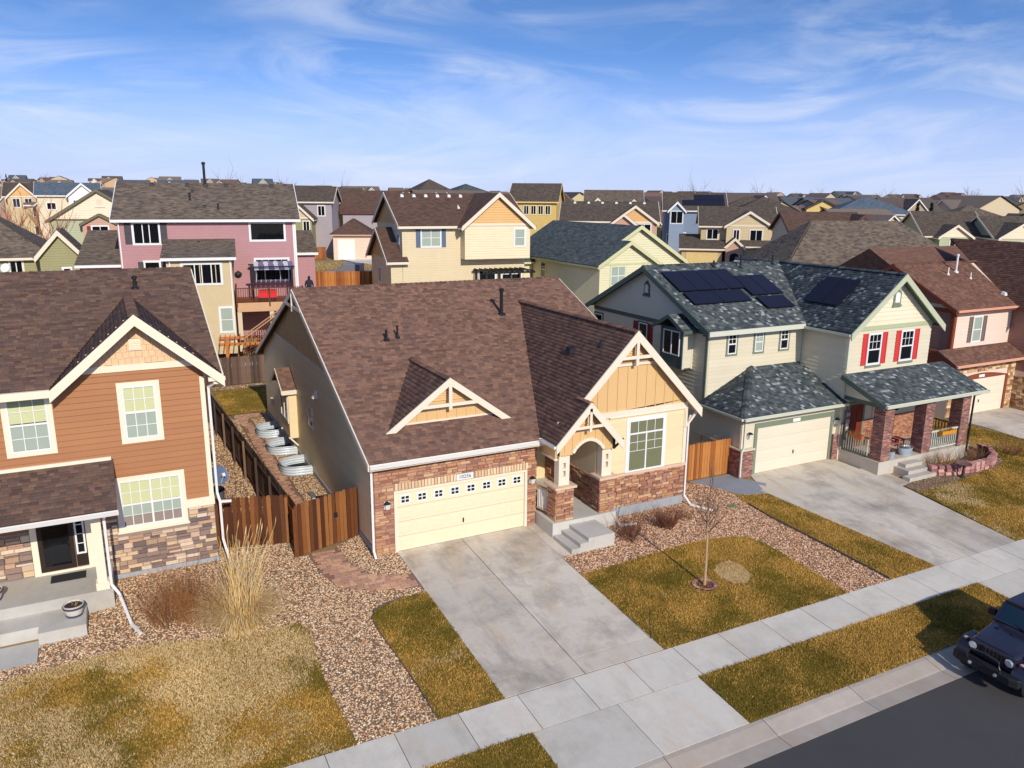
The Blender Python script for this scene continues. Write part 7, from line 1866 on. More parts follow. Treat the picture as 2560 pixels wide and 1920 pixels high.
# ------------------------------------------------------------------ houses behind
def hthing(label, x, y, rot=0.0, z=None, group='houses of the streets behind'):
    z = gh(x, y) - .2 if z is None else z
    o = thing('house', label, 'house', (x, y, z), R(rot), group)
    OFF[o.name] = Vector((0, 0, z))
    return o
def gab(y0, y1, ze, zr): return lambda y: zr - (zr - ze) / ((y1 - y0) / 2) * abs((y0 + y1) / 2 - y)
def vol(P_, x0, x1, y0, y1, z0, ze, ax_, rise, wm, rm, tm, oh=.35, gm=None, th=.12, gband=False, parts=True):
    """one wing of a house: walls, roof slopes, trims. ax_: 'x' ridge along x, 'y' gable to the front, 'h' hip, 's' lean-to rising to the back"""
    zr = ze + rise; mb = MB()
    if ax_ == 'x':
        ym = (y0 + y1) / 2; s = rise / ((y1 - y0) / 2); mb.prism([(y0, z0), (y1, z0), (y1, ze), (ym, zr), (y0, ze)], x0, x1, 'x')
    elif ax_ == 'y':
        xm_ = (x0 + x1) / 2; s = rise / ((x1 - x0) / 2); mb.prism([(x0, z0), (x1, z0), (x1, ze), (xm_, zr), (x0, ze)], y0, y1, 'y')
    elif ax_ == 's':
        s = rise / (y1 - y0); mb.prism([(y0, z0), (y1, z0), (y1, zr), (y0, ze)], x0, x1, 'x')
    else:
        mb.box(x0, x1, y0, y1, z0, ze)
    w_ = mb.build('wall', wm, P_)
    off = .03
    def plane(pts, name='roof'):
        a, b, c = (Vector(p) for p in pts[:3]); n = (b - a).cross(c - a).normalized()
        if n.z < 0: n = -n
        mb = MB(); mb.slab([Vector(p) + n * off for p in pts], n * th); return mb.build(name, rm, P_)
    if ax_ == 'x':
        e = oh * s
        plane([(x0 - oh, y0 - oh, ze - e), (x1 + oh, y0 - oh, ze - e), (x1 + oh, ym, zr), (x0 - oh, ym, zr)])
        plane([(x0 - oh, y1 + oh, ze - e), (x1 + oh, y1 + oh, ze - e), (x1 + oh, ym, zr), (x0 - oh, ym, zr)])
        mb = MB(); mb.bar((x0 - oh, y0 - oh - .03, ze - e - .02), (x1 + oh, y0 - oh - .03, ze - e - .02), .1, .18); mb.build('fascia', tm, P_)
        for xx in (x0 - oh - .02, x1 + oh + .02):
            mb = MB(); chev(mb, 'x', y0 - oh, ze - e + .15, ym, zr + .17, y1 + oh, ze - e + .15, .24, xx - .025, xx + .025); mb.build('barge_board', tm, P_)
        if gm: mb = MB(); mb.prism([(y0 + .02, ze), (y1 - .02, ze), (ym, zr - .02)], x0 - .03, x0 + .1, 'x'); mb.build('gable_panel', gm, P_)
    elif ax_ == 'y':
        e = oh * s
        for xa, xb in ((x0 - oh, xm_), (x1 + oh, xm_)): plane([(xa, y0 - oh, ze - e), (xa, y1, ze - e), (xb, y1, zr), (xb, y0 - oh, zr)])
        mb = MB(); chev(mb, 'y', x0 - oh, ze - e + .15, xm_, zr + .17, x1 + oh, ze - e + .15, .26, y0 - oh - .045, y0 - oh + .005); mb.build('barge_board', tm, P_)
        for xa in (x0 - oh, x1 + oh):
            mb = MB(); mb.bar((xa, y0 - oh, ze - e - .02), (xa, y1, ze - e - .02), .08, .16); mb.build('fascia', tm, P_)
        if gm: mb = MB(); mb.prism([(x0 + .02, ze), (x1 - .02, ze), (xm_, zr - .02)], y0 - .03, y0 + .1, 'y'); mb.build('gable_panel', gm, P_); mb = MB(); mb.box(x0, x1, y0 - .05, y0, ze - .09, ze + .09); mb.build('band_board', tm, P_)
    elif ax_ == 's':
        e = oh * s
        plane([(x0 - oh, y0 - oh, ze - e), (x1 + oh, y0 - oh, ze - e), (x1 + oh, y1, zr), (x0 - oh, y1, zr)])
        mb = MB(); mb.bar((x0 - oh, y0 - oh - .03, ze - e - .0), (x1 + oh, y0 - oh - .03, ze - e - .0), .1, .18); mb.build('fascia', tm, P_)
    else:
        dx, dy = x1 - x0, y1 - y0; s = rise / (min(dx, dy) / 2); e = oh * s; h_ = min(dx, dy) / 2
        A, B, C_, D_ = (x0 - oh, y0 - oh, ze - e), (x1 + oh, y0 - oh, ze - e), (x1 + oh, y1 + oh, ze - e), (x0 - oh, y1 + oh, ze - e)
        if dx >= dy: r0, r1 = (x0 + h_, (y0 + y1) / 2, zr), (x1 - h_, (y0 + y1) / 2, zr)
        else: r0, r1 = ((x0 + x1) / 2, y0 + h_, zr), ((x0 + x1) / 2, y1 - h_, zr)
        if dx >= dy: plane([A, B, r1, r0]); plane([C_, D_, r0, r1]); plane([D_, A, r0]); plane([B, C_, r1])
        else: plane([A, B, r0]); plane([D_, A, r0, r1]); plane([C_, D_, r1]); plane([B, C_, r1, r0])
        for a_, b_ in ((A, B), (D_, A)):
            mb = MB(); mb.bar((a_[0], a_[1], a_[2] - .02), (b_[0], b_[1], b_[2] - .02), .1, .18); mb.build('fascia', tm, P_)
    return w_
def wf(w_, y0, wins, **kw):
    for a, b, ww_, hh_ in wins: window(w_, Fr((0, y0, 0), (1, 0, 0), (0, -1, 0)), a, b, ww_, hh_, kw.get('s') or [(0, .5, 0, 1, 1, 1), (.5, 1, 0, 1, 1, 1)], trim=kw.get('trim', .09), trim_m=kw.get('tm', WHITE), glass=kw.get('g', GLASSD), blind=kw.get('blind'))
def wl(w_, x0, wins, **kw):
    for y_, b, ww_, hh_ in wins: window(w_, Fr((x0, 0, 0), (0, -1, 0), (-1, 0, 0)), -y_, b, ww_, hh_, kw.get('s') or [(0, 1, 0, .5, 1, 1), (0, 1, .5, 1, 1, 1)], trim=kw.get('trim', .09), trim_m=kw.get('tm', WHITE), glass=kw.get('g', GLASSD), blind=kw.get('blind'))
DH2 = [(0, .5, 0, .5, 1, 1), (.5, 1, 0, .5, 1, 1), (0, .5, .5, 1, 1, 1), (.5, 1, .5, 1, 1, 1)]
S1 = [(0, 1, 0, .5, 1, 1), (0, 1, .5, 1, 1, 1)]
TAUPE = shingle_mat('taupe_shingle', [lin(92, 81, 71), lin(114, 101, 88), lin(80, 70, 63), lin(126, 110, 94), lin(100, 89, 78)])
BROWNS = shingle_mat('brown_shingle', [lin(92, 70, 60), lin(104, 80, 67), lin(82, 63, 55), lin(98, 75, 63)])
SLATE = shingle_mat('slate_shingle', [lin(68, 74, 76), lin(84, 90, 90), lin(58, 64, 67), lin(98, 103, 100), lin(75, 82, 83)])
UMBER = shingle_mat('umber_shingle', [lin(84, 74, 65), lin(98, 86, 75), lin(72, 64, 58), lin(108, 94, 80)])
BLUES = shingle_mat('bluegrey_shingle', [lin(84, 96, 108), lin(104, 114, 122), lin(70, 82, 96)])
PINKS = siding_mat('pink_siding', lin(190, 144, 146)); BEIGE = siding_mat('beige_batten', lin(206, 186, 146), 9.0)
BUTTER = siding_mat('butter_siding', lin(234, 216, 178)); APRI = siding_mat('apricot_siding', lin(222, 176, 116))
LIME = siding_mat('pale_lime_siding', lin(222, 216, 178)); OLIVE = siding_mat('olive_siding', lin(150, 146, 104)); SAGES = siding_mat('sage_siding', lin(176, 182, 148))
KHAKI = siding_mat('khaki_siding', lin(206, 186, 146)); SKYB = siding_mat('blue_siding', lin(138, 154, 176)); LILAC = siding_mat('lilac_siding', lin(176, 166, 170)); MAIZE = siding_mat('maize_siding', lin(226, 196, 122))
PEACHS = siding_mat('peach_siding', lin(240, 190, 130)); CREAMS = siding_mat('cream_siding', lin(236, 220, 190)); GREYS = siding_mat('grey_siding', lin(190, 186, 174)); CORAL = siding_mat('rose_siding', lin(196, 156, 136))
DKSH = mat('charcoal_shutter', lin(74, 70, 76), .6, .05); BLSH = mat('blue_shutter', lin(92, 108, 132), .6, .05)
VENTB = mat('dark_vent', (.03, .03, .032), .6)

# --- pink house with walk-out deck
PH = hthing('pink two storey house with taupe roof and raised deck', -6.3, 35.49, -8, 1.6)
w_ = vol(PH, 0, 11.47, 0, 9.2, 1.4, 10.2, 'x', 2.25, PINKS, TAUPE, WHITE, oh=.32)
wf(w_, 0, [(.95, 8.5, 1.6, 1.38)], s=[(0, .36, 0, 1, 1, 1), (.36, .62, 0, 1, 1, 1), (.62, 1, 0, 1, 1, 1)])
wf(w_, 0, [(8.4, 8.66, 2.3, 1.2)], s=[(0, 1, 0, 1, 1, 1)])
wf(w_, 0, [(1.45, 6.1, .95, 1.2)], s=S1)
wf(w_, 0, [(8.6, 5.85, 2.25, 1.5)], s=[(0, .27, 0, .8, 1, 1), (.27, .73, 0, .8, 1, 1), (.73, 1, 0, .8, 1, 1), (0, 1, .8, 1, 5, 1)])
for a, b, hh_ in ((.42, 8.5, 1.4), (2.62, 8.5, 1.4), (1.05, 6.1, 1.2), (2.48, 6.1, 1.2)): shutter(w_, Fr((0, 0, 0), (1, 0, 0), (0, -1, 0)), a, b, .42 if b > 8 else .34, hh_, DKSH)
downspout(PH, [(.1, -.3, 10.0), (.1, -.08, 9.8), (.1, -.08, 3)], WHITE); downspout(PH, [(11.35, -.3, 10.0), (11.4, -.08, 9.8), (11.4, -.08, 2)], WHITE)
mb = MB(); mb.box(11.27, 11.49, -.04, .0, 1.6, 10.1); mb.build('corner_board', WHITE, w_)
ws = vol(PH, 3.08, 7.05, -3.75, -.01, 1.4, 7.8, 's', .85, BEIGE, TAUPE, WHITE, oh=.3)
wf(ws, -3.75, [(4.0, 6.1, 2.35, 1.3)], s=[(0, .32, 0, 1, 1, 1), (.32, .5, 0, 1, 1, 1), (.5, .75, 0, 1, 1, 1), (.75, 1, 0, 1, 1, 1)])
wf(ws, -3.75, [(6.1, 2.9, .8, 1.6)], s=S1, g=GLASS, blind=[1, 1])
battens(ws, Fr((0, -3.75, 0), (1, 0, 0), (0, -1, 0)), 3.12, 7.0, .97, lambda a: 7.75, lambda a: 1.6, BEIGE, w=.05, th=.03)
downspout(PH, [(3.3, -4.05, 7.65), (3.3, -3.85, 7.5), (3.3, -3.85, 2)], WHITE); downspout(PH, [(6.95, -4.05, 7.65), (6.95, -3.85, 7.5), (6.95, -3.85, 2)], WHITE)
vol(PH, -2.6, -.02, .6, 7, 1.4, 7.1, 's', 1.9, siding_mat('pink_dark_siding', lin(190, 130, 120)), TAUPE, WHITE, oh=.25)
vol(PH, 11.5, 12.9, 2.2, 7, 1.4, 7.6, 's', 1.3, PINKS, TAUPE, WHITE, oh=.25)
zpk = gab(0, 9.2, 10.2, 12.45)
for x_ in (2.0, 4.35, 5.6, 7.0, 10.2): roof_vent(PH, (x_, 4.1, zpk(4.1) + .14), VENTB, .34)
stack_pipe(PH, (5.55, 4.35, zpk(4.35) + .1), 1.45, .09, BLACKP, 1.5)
stack_pipe(PH, (4.55, 2.2, zpk(2.2) + .1), .4, .06, BLACKP, 1.4); stack_pipe(PH, (6.4, .9, zpk(.9) + .1), .35, .05, BLACKP, 1.4)
roof_vent(PH, (4.7, 3.2, zpk(3.2) + .12), VENTB, .22); roof_vent(PH, (5.5, 1.1, zpk(1.1) + .12), VENTB, .26)
roof_vent(PH, (5.0, -.7, 8.5), VENTB, .26)
mb = MB(); mb.lathe((7.4, -.15, 6.35), [(.0, -.25), (.22, -.1), (.26, 0), (.22, .1), (0, .25)], 10); mb.build('wall_lamp', VENTB, PH)
# deck
DECKW = ramp_mat('deck_wood', [lin(150, 84, 56), lin(130, 70, 48), lin(166, 100, 68)], .8, bumpv=.2); RAILD = mat('deck_rail', lin(96, 58, 44), .8, .15, 4)
LDGR = mat('tan_ledger', lin(206, 164, 124), .7, .08)
def loc2w(o, x, y):
    a_ = o.rotation_euler.z; return (o.location.x + x * math.cos(a_) - y * math.sin(a_), o.location.y + x * math.sin(a_) + y * math.cos(a_))
dkx, dky = loc2w(PH, 7.2, -3.2)
dk = thing('deck', 'raised wooden deck with railing and stairs behind the pink house', 'deck', (dkx, dky, 1.6), R(-8)); OFF[dk.name] = Vector((0, 0, 1.6))
FZ = 4.72
for i in range(14):
    mb = MB(); mb.box(.0, 4.3, .02 + i * .225, .02 + i * .225 + .215, FZ - .04, FZ); mb.build('deck_board', DECKW, dk)
mb = MB(); mb.box(0, 4.3, -.04, .01, FZ - .62, FZ - .02); mb.build('rim_joist', LDGR, dk)
for x_ in (.12, 2.2, 4.2): mb = MB(); mb.box(x_ - .14, x_ + .14, .0, .28, 1.4, FZ - .62); mb.build('deck_post', mat('pale_post', lin(214, 196, 170), .7), dk)
for (xa, ya, xb, yb_) in ((0, 0, 4.3, 0), (0, 0, 0, 3.1)):
    for zz in (.95, .12): mb = MB(); mb.bar((xa, ya, FZ + zz), (xb, yb_, FZ + zz), .09, .05); mb.build('rail', RAILD, dk)
    n_ = int(math.hypot(xb - xa, yb_ - ya) / .14)
    for i in range(n_ + 1):
        f_ = i / n_; mb = MB(); mb.bar((xa + (xb - xa) * f_, ya + (yb_ - ya) * f_, FZ + .12), (xa + (xb - xa) * f_, ya + (yb_ - ya) * f_, FZ + .95), .04, .04, up=(0, 1, 0)); mb.build('baluster', RAILD, dk)
for x_ in (0, 2.1, 4.3): mb = MB(); mb.box(x_ - .05, x_ + .05, -.05, .05, FZ - .3, FZ + 1.05); mb.build('rail_post', RAILD, dk)
# stairs going down towards the left
for i in range(16):
    x_ = 4.6 - i * .27; zz = FZ - (i + 1) * .185
    mb = MB(); mb.box(x_ - .3, x_, -2.1, -1.0, zz - .04, zz); mb.build('stair_tread', DECKW, dk)
for yy in (-2.12, -.98):
    mb = MB(); mb.bar((4.6, yy, FZ - .15), (.3, yy, FZ - 3.1), .05, .28, up=(0, 1, 0)); mb.build('stringer', RAILD, dk)
    mb = MB(); mb.bar((4.6, yy, FZ + .92), (.3, yy, FZ - 2.05), .14, .06); mb.build('stair_rail', mat('stair_rail_tan', lin(190, 146, 110), .8), dk)
    for i in range(30):
        x_ = 4.5 - i * .14; zz = FZ - (4.6 - x_) * .69
        mb = MB(); mb.bar((x_, yy, zz - .1), (x_, yy, zz + .9), .04, .04, up=(0, 1, 0)); mb.build('baluster', RAILD, dk)
mb = MB(); mb.box(4.3, 5.6, -2.2, 0, FZ - .14, FZ); mb.build('landing', DECKW, dk)
# gazebo frame on the deck with a striped shade
gzx, gzy = loc2w(PH, 8.3, -2.6)
gz_ = thing('gazebo', 'black framed gazebo with striped shade on the raised deck', 'gazebo', (gzx, gzy, FZ), R(-8)); OFF[gz_.name] = Vector((0, 0, FZ))
for x_ in (0, 2.6):
    for y_ in (0, 2.0): mb = MB(); mb.box(x_ - .06, x_ + .06, y_ - .06, y_ + .06, FZ, FZ + 2.25); mb.build('post', BLACKP, gz_)
for y_ in (0, 2.0): mb = MB(); mb.bar((-.2, y_, FZ + 2.3), (2.8, y_, FZ + 2.3), .1, .1); mb.build('beam', BLACKP, gz_)
for i in range(8):
    mb = MB(); x_ = .15 + i * .33; mb.hexa([(x_, -.05, FZ + 2.1), (x_ + .3, -.05, FZ + 2.1), (x_ + .3, 2.0, FZ + 2.5), (x_, 2.0, FZ + 2.5), (x_, -.05, FZ + 2.12), (x_ + .3, -.05, FZ + 2.12), (x_ + .3, 2.0, FZ + 2.52), (x_, 2.0, FZ + 2.52)]); mb.build('shade_panel', mat('white_shade', (.62, .6, .66), .7) if i % 2 == 0 else mat('violet_shade', lin(120, 110, 140), .7), gz_)
rt_x, rt_y = loc2w(PH, 9.2, -2.9)
rt_ = thing('patio_table', 'small table under a red cover on the raised deck', 'table', (rt_x, rt_y, FZ), R(-8)); OFF[rt_.name] = Vector((0, 0, FZ))
mb = MB(); mb.hexa([(-.62, -.35, FZ + .3), (.62, -.35, FZ + .3), (.62, .35, FZ + .3), (-.62, .35, FZ + .3), (-.55, -.3, FZ + .78), (.55, -.3, FZ + .78), (.55, .3, FZ + .78), (-.55, .3, FZ + .78)]); mb.build('cover', mat('red_cover', lin(214, 30, 36), .6), rt_)
for x_ in (-.5, .5): mb = MB(); mb.box(x_ - .03, x_ + .03, -.2, .2, FZ, FZ + .3); mb.build('leg', BLACKP, rt_)
# wooden pergola and white patio umbrella in the pink house's yard
pgx, pgy = loc2w(PH, 6.2, -6.5)
pg_ = thing('pergola', 'wooden pergola with red brown slats in the pink house yard', 'pergola', (pgx, pgy, gh(pgx, pgy)), R(-8)); gz0 = gh(pgx, pgy); OFF[pg_.name] = Vector((0, 0, gz0))
ORP = mat('orange_post', lin(196, 120, 56), .75, .15, 4)
for x_ in (.2, 3.4):
    for y_ in (.2, 2.6): mb = MB(); mb.box(x_ - .09, x_ + .09, y_ - .09, y_ + .09, gz0, gz0 + 2.4); mb.build('post', ORP, pg_)
for y_ in (.2, 2.6): mb = MB(); mb.bar((-.3, y_, gz0 + 2.48), (3.9, y_, gz0 + 2.48), .07, .18); mb.build('beam', ORP, pg_)
for i in range(14): mb = MB(); x_ = -.2 + i * .31; mb.bar((x_, -.3, gz0 + 2.64), (x_, 3.1, gz0 + 2.64), .05, .12); mb.build('slat', ramp_mat('rosewood', [lin(190, 124, 100), lin(170, 106, 86)], .8), pg_)
umx, umy = loc2w(PH, 4.0, -5.8); uz = gh(umx, umy)
um = thing('patio_umbrella', 'white patio umbrella behind the weathered fence', 'umbrella', (umx, umy, uz))
mb = MB(); mb.lathe((umx, umy, uz + .4), [(.03, 0), (.03, 2.0)], 8); mb.build('pole', WHITE, um)
mb = MB(); mb.lathe((umx, umy, uz + 1.5), [(1.1, 0), (.55, .4), (.04, .8)], 8, cap=False); mb.build('canopy', mat('white_canvas', (.8, .8, .78), .7), um)
mb = MB(); mb.lathe((umx, umy, uz), [(.25, 0), (.25, .08), (.04, .1), (.04, .45)], 10); mb.build('base', BLACKP, um)
sofx, sofy = loc2w(PH, 6.2, -5.9); sz = gh(sofx, sofy)
mb = MB(); mb.box(sofx - 3.2, sofx + 3.4, sofy - .8, sofy + 2.0, sz - .3, sz + .06); tag(mb.build('patio', STEPC), kind='structure')
so = thing('patio_sofa', 'white and grey patio sofa under the pergola', 'sofa', (sofx + 1, sofy, sz))
mb = MB(); mb.box(sofx, sofx + 2.2, sofy, sofy + .85, sz + .1, sz + .5); mb.build('seat', mat('pale_cushion', (.6, .62, .63), .8), so)
mb = MB(); mb.box(sofx, sofx + 2.2, sofy + .65, sofy + .9, sz + .5, sz + .95); mb.build('backrest', MATS['pale_cushion'], so)
mb = MB(); mb.box(sofx - .15, sofx, sofy, sofy + .9, sz, sz + .75); mb.build('armrest', BLACKP, so)
# person in a dark jacket at the head of the stairs
ppx, ppy = loc2w(PH, 11.9, -4.0)
pe = thing('person', 'person in a dark jacket standing at the head of the deck stairs', 'person', (ppx, ppy, FZ)); OFF[pe.name] = Vector((ppx, ppy, FZ))
sk_v = [(0, 0, .95), (0, 0, 1.15), (0, .01, 1.40), (0, 0, 1.52), (0, -.02, 1.62), (0, -.02, 1.74), (-.1, 0, .90), (-.11, -.02, .50), (-.12, .02, .08), (-.12, -.14, .04), (.1, 0, .90), (.11, -.02, .50), (.12, .02, .08), (.12, -.14, .04), (-.19, .01, 1.40), (-.27, .02, 1.12), (-.20, -.16, .98), (.19, .01, 1.40), (.27, .02, 1.12), (.20, -.16, .98)]
sk_e = [(0, 1), (1, 2), (2, 3), (3, 4), (4, 5), (0, 6), (6, 7), (7, 8), (8, 9), (0, 10), (10, 11), (11, 12), (12, 13), (2, 14), (14, 15), (15, 16), (2, 17), (17, 18), (18, 19)]
sk_r = [.16, .17, .19, .07, .10, .085, .10, .075, .05, .045, .10, .075, .05, .045, .09, .065, .04, .09, .065, .04]
me = bpy.data.meshes.new('body'); me.from_pydata(sk_v, sk_e, []); me.materials.append(mat('dark_jacket', (.02, .022, .03), .8, .1, 8))
bo = bpy.data.objects.new('body', me); COL.objects.link(bo); bo.parent = pe
bo.modifiers.new('skin', 'SKIN'); bo.modifiers.new('sub', 'SUBSURF').levels = 1
for i, sv_ in enumerate(me.skin_vertices[0].data): sv_.radius = (sk_r[i], sk_r[i] * .8); sv_.use_root = i == 0
mb = MB(); mb.lathe((0, -.02, 1.62), [(.02, -.1), (.075, -.02), (.09, .06), (.06, .13), (.01, .15)], 10); mb.v = [(p[0] + ppx, p[1] + ppy, p[2] + FZ) for p in mb.v]; mb.build('hair', mat('dark_hair', (.02, .015, .012), .8), pe, smooth=True)

# --- butter yellow house
YH = hthing('butter yellow two storey house with brown roof and ochre gables', 12.42, 32.22, -5, 3.6)
w_ = vol(YH, 0, 9.8, 0, 8.2, 3.4, 9.72, 'x', 2.15, BUTTER, BROWNS, CREAM, oh=.35, gm=APRI)
wf(w_, 0, [(1.45, 8.1, 1.5, 1.28)], s=DH2, g=GLASS, blind=[1, 1, 1, 1])
for a in (1.05, 3.02): shutter(w_, Fr((0, 0, 0), (1, 0, 0), (0, -1, 0)), a, 8.05, .34, 1.36, BLSH)
wl(w_, 0, [(1.5, 8.3, .7, .7)], s=[(0, .5, 0, 1, 1, 1), (.5, 1, 0, 1, 1, 1)])
w2_ = vol(YH, 4.55, 9.85, -.95, 4.0, 7.15, 9.72, 'y', 2.2, BUTTER, BROWNS, CREAM, oh=.32, gm=APRI)
wf(w2_, -.95, [(8.55, 8.1, .85, 1.28)], s=S1, g=GLASS, blind=[1, 1])
w3_ = vol(YH, -.9, -.02, 0, 6.6, 3.4, 7.2, 'x', 2.1, BUTTER, BROWNS, CREAM, oh=.38, gm=APRI)
wl(w3_, -.9, [(4.1, 5.2, 1.0, 1.15)], s=[(0, .5, 0, 1, 1, 1), (.5, 1, 0, 1, 1, 1)])
wf(w_, 0, [(6.0, 4.1, 1.35, 2.1), (7.9, 4.6, 1.6, 1.3)], s=[(0, .5, 0, 1, 1, 1), (.5, 1, 0, 1, 1, 1)], g=GLASS)
zy = gab(0, 8.2, 9.72, 11.87)
for i in range(6): roof_vent(YH, (.95 + i * .95, 3.55, zy(3.55) + .13), METAL_W, .26)
for x_ in (1.3, 1.8, 4.0, 4.9): stack_pipe(YH, (x_, 4.5, zy(4.5)), .4, .045, METAL_W)
roof_vent(YH, (5.0, 1.9, zy(1.9) + .1), METAL_W, .2); stack_pipe(YH, (5.0, 2.0, zy(2.0) + .05), .3, .035, METAL_W)
pax, pay = loc2w(YH, 5.7, -2.6)
pa = thing('patio_pergola', 'black metal pergola behind the butter yellow house', 'pergola', (pax, pay, 3.7), R(-5)); OFF[pa.name] = Vector((0, 0, 3.7))
for x_ in (0, 1.9, 3.6):
    for y_ in (0, 2.3): mb = MB(); mb.box(x_ - .06, x_ + .06, y_ - .06, y_ + .06, 3.6, 6.2); mb.build('post', BLACKP, pa)
for y_ in (0, 2.3): mb = MB(); mb.bar((-.3, y_, 6.25), (3.9, y_, 6.25), .08, .14); mb.build('beam', BLACKP, pa)
for i in range(10): mb = MB(); x_ = -.1 + i * .42; mb.bar((x_, -.3, 6.36), (x_, 2.6, 6.36), .05, .08); mb.build('slat', BLACKP, pa)

# --- pale lime house with slate roof
GH = hthing('pale lime house with slate grey roof and double front gable', 25.49, 25.56, 0, 3.2)
GRT = mat('pale_green_trim', lin(206, 206, 160), .5, .04)
w_ = vol(GH, 0, 8.6, 1.3, 14.5, 3.0, 6.95, 'y', 2.6, LIME, SLATE, GRT, oh=.35)
w2_ = vol(GH, -.04, 5.1, 0, 5.5, 3.0, 6.93, 'y', 1.55, LIME, SLATE, GRT, oh=.35)
wf(w2_, 0, [(.95, 5.3, 1.3, 1.45)], s=DH2, tm=GRT, g=GLASS, blind=[1, 1, 1, 1])
wl(w_, 0, [(9.0, 5.2, .8, 1.3)], tm=GRT)
mb = MB(); mb.box(.05, 5.05, -.03, 0, 6.86, 7.0); mb.build('band_board', GRT, w2_)
for i in range(8): roof_vent(GH, (4.0, 2.2 + i * 1.5, 9.3), SLATE, .3)
vol(GH, -3.6, -.05, 10.5, 16, 3.0, 6.6, 'h', 1.5, LIME, SLATE, GRT)

# --- second row and beyond; each with its own build
def simple(label, x, y, w_, d_, ze, zr, wm, rm, tm, ax_='x', rot=0.0, wins=(), lw=(), gables=(), gm=None, vents=0, z0=None, vm=VENTB, oh=.35):
    g = gh(x, y) - .3 if z0 is None else z0
    hh_ = hthing(label, x, y, rot, g)
    b = vol(hh_, 0, w_, 0, d_, g - .3, ze, ax_, zr - ze, wm, rm, tm, oh=oh, gm=gm)
    if wins: wf(b, 0, wins, tm=tm)
    if lw: wl(b, 0, lw, tm=tm)
    for (x0, x1, yo, e, r_, m_, gm_, gw_) in gables:
        v_ = vol(hh_, x0, x1, -yo, d_ * .45, g - .3, e, 'y', r_ - e, m_, rm, tm, oh=.3, gm=gm_)
        if gw_: wf(v_, -yo, gw_, tm=tm)
    if vents:
        zz = gab(0, d_, ze, zr)
        for i in range(vents): roof_vent(hh_, (w_ * (.12 + .76 * i / max(1, vents - 1)), d_ * .44, zz(d_ * .44) + .13), vm, .32)
    return hh_
simple('yellow and orange two storey house behind the lime house', 43.36, 75.69, 6.4, 8, 11.15, 13.4, MAIZE, UMBER, MAIZE, wins=[(1.9, 9.3, .7, 1.2), (2.9, 9.3, .7, 1.2), (3.9, 9.3, .7, 1.2), (4.9, 9.3, .7, 1.2), (4.8, 6.4, .9, 1.5)], rot=-36)
mbx = simple('long umber roofed house with brick gable behind the lime house', 40.5, 56.65, 10.9, 9.5, 9.1, 11.1, KHAKI, UMBER, CREAM, gables=[(5.9, 10.7, 1.6, 9.0, 10.7, CORAL, APRI, [(6.7, 7.6, 1.0, 1.2), (8.6, 7.6, 1.5, 1.2)]), (5.8, 8.2, 2.2, 8.9, 9.8, CORAL, None, None)], wins=[(.8, 7.6, 1.2, 1.2), (3.2, 7.6, 1.2, 1.2)], vents=6, vm=METAL_W, rot=-33)
simple('taupe roofed house with two small gables on the skyline', 63.48, 88.2, 9.2, 10, 10.2, 12.7, PEACHS, TAUPE, CREAM, gables=[(.8, 3.2, .8, 10.2, 11.4, CORAL, None, None), (6.6, 9, .8, 10.2, 11.2, CORAL, None, None)], rot=-33)
bh_ = simple('blue and white house with solar panels on the skyline', 67.5, 72.5, 8.8, 9.5, 9.95, 12.35, SKYB, UMBER, WHITE, wins=[(.5, 5.2, 1.0, 1.2), (1.8, 4.6, 1.4, 2.0)], gables=[(.7, 2.8, 1.2, 9.95, 11.0, SKYB, None, [(.9, 8.0, 1.7, 1.75)])], rot=-36)
zz_ = gab(0, 9.5, 9.95, 12.35)
for i in range(7):
    for j in range(2 if i > 1 else 1):
        y_ = 1.9 + j * 1.05 * 0; 
        panel(bh_, (2.6 + i * .88, .9 + (0 if j == 0 else 1.55), zz_(.9 + (0 if j == 0 else 1.55)) + .1), (1, 0, 0), (0, 1, 2.4 / 4.75), .86, 1.66)
t8 = simple('khaki house with arched brick entry beside the grey house roof', 57.0, 51.7, 8.6, 9, 8.55, 10.55, KHAKI, UMBER, CREAM, wins=[(.7, 6.9, 1.3, 1.2)], gables=[(2.9, 8.0, 1.0, 8.55, 10.1, KHAKI, KHAKI, [(3.7, 6.9, .7, 1.2), (5.6, 6.8, 1.4, 1.3)])], rot=-38)
gvz = OFF[t8.name].z
v_ = vol(t8, -2.2, 2.4, -3.2, 2.5, 3.4, 5.95, 's', 1.3, KHAKI, UMBER, CREAM)
fgx = Fr((0, -3.2, 0), (1, 0, 0), (0, -1, 0))
mb = MB(); fbox(mb, fgx, -1.7, 1.9, 3.6, 5.6, 0, .05); mb.build('garage_door', mat('khaki_door', lin(216, 190, 130), .5), t8)
v_ = vol(t8, 2.8, 4.8, -3.0, 0, 3.4, 6.2, 'y', .9, CORAL, UMBER, CREAM, oh=.25)
mb = MB(); arc_ = [(3.3, 3.6), (4.3, 3.6), (4.3, 5.1)] + [(3.8 + .5 * math.cos(a_), 5.1 + .4 * math.sin(a_)) for a_ in np.linspace(.3, math.pi - .3, 6)] + [(3.3, 5.1)]; mb.prism(arc_, -3.03, -2.9, 'y'); mb.build('arch_shade_slab', ROOMD, t8)  # solid black slab paints the shade inside the entry arch
vol(t8, 4.9, 8.6, -2.4, 0, 3.4, 6.3, 's', .8, KHAKI, UMBER, CREAM)
simple('peach house end beside the khaki house', 66.5, 56.5, 8.0, 9, 9.95, 11.8, PEACHS, UMBER, CREAM, ax_='h', wins=[(5.0, 8.6, .9, .9), (6.3, 6.4, 1.1, 1.4)], rot=-38)
simple('yellow gabled house on the right skyline', 111.6, 86.5, 6.0, 10, 9.9, 11.4, MAIZE, UMBER, UMBER, ax_='y', rot=-38)
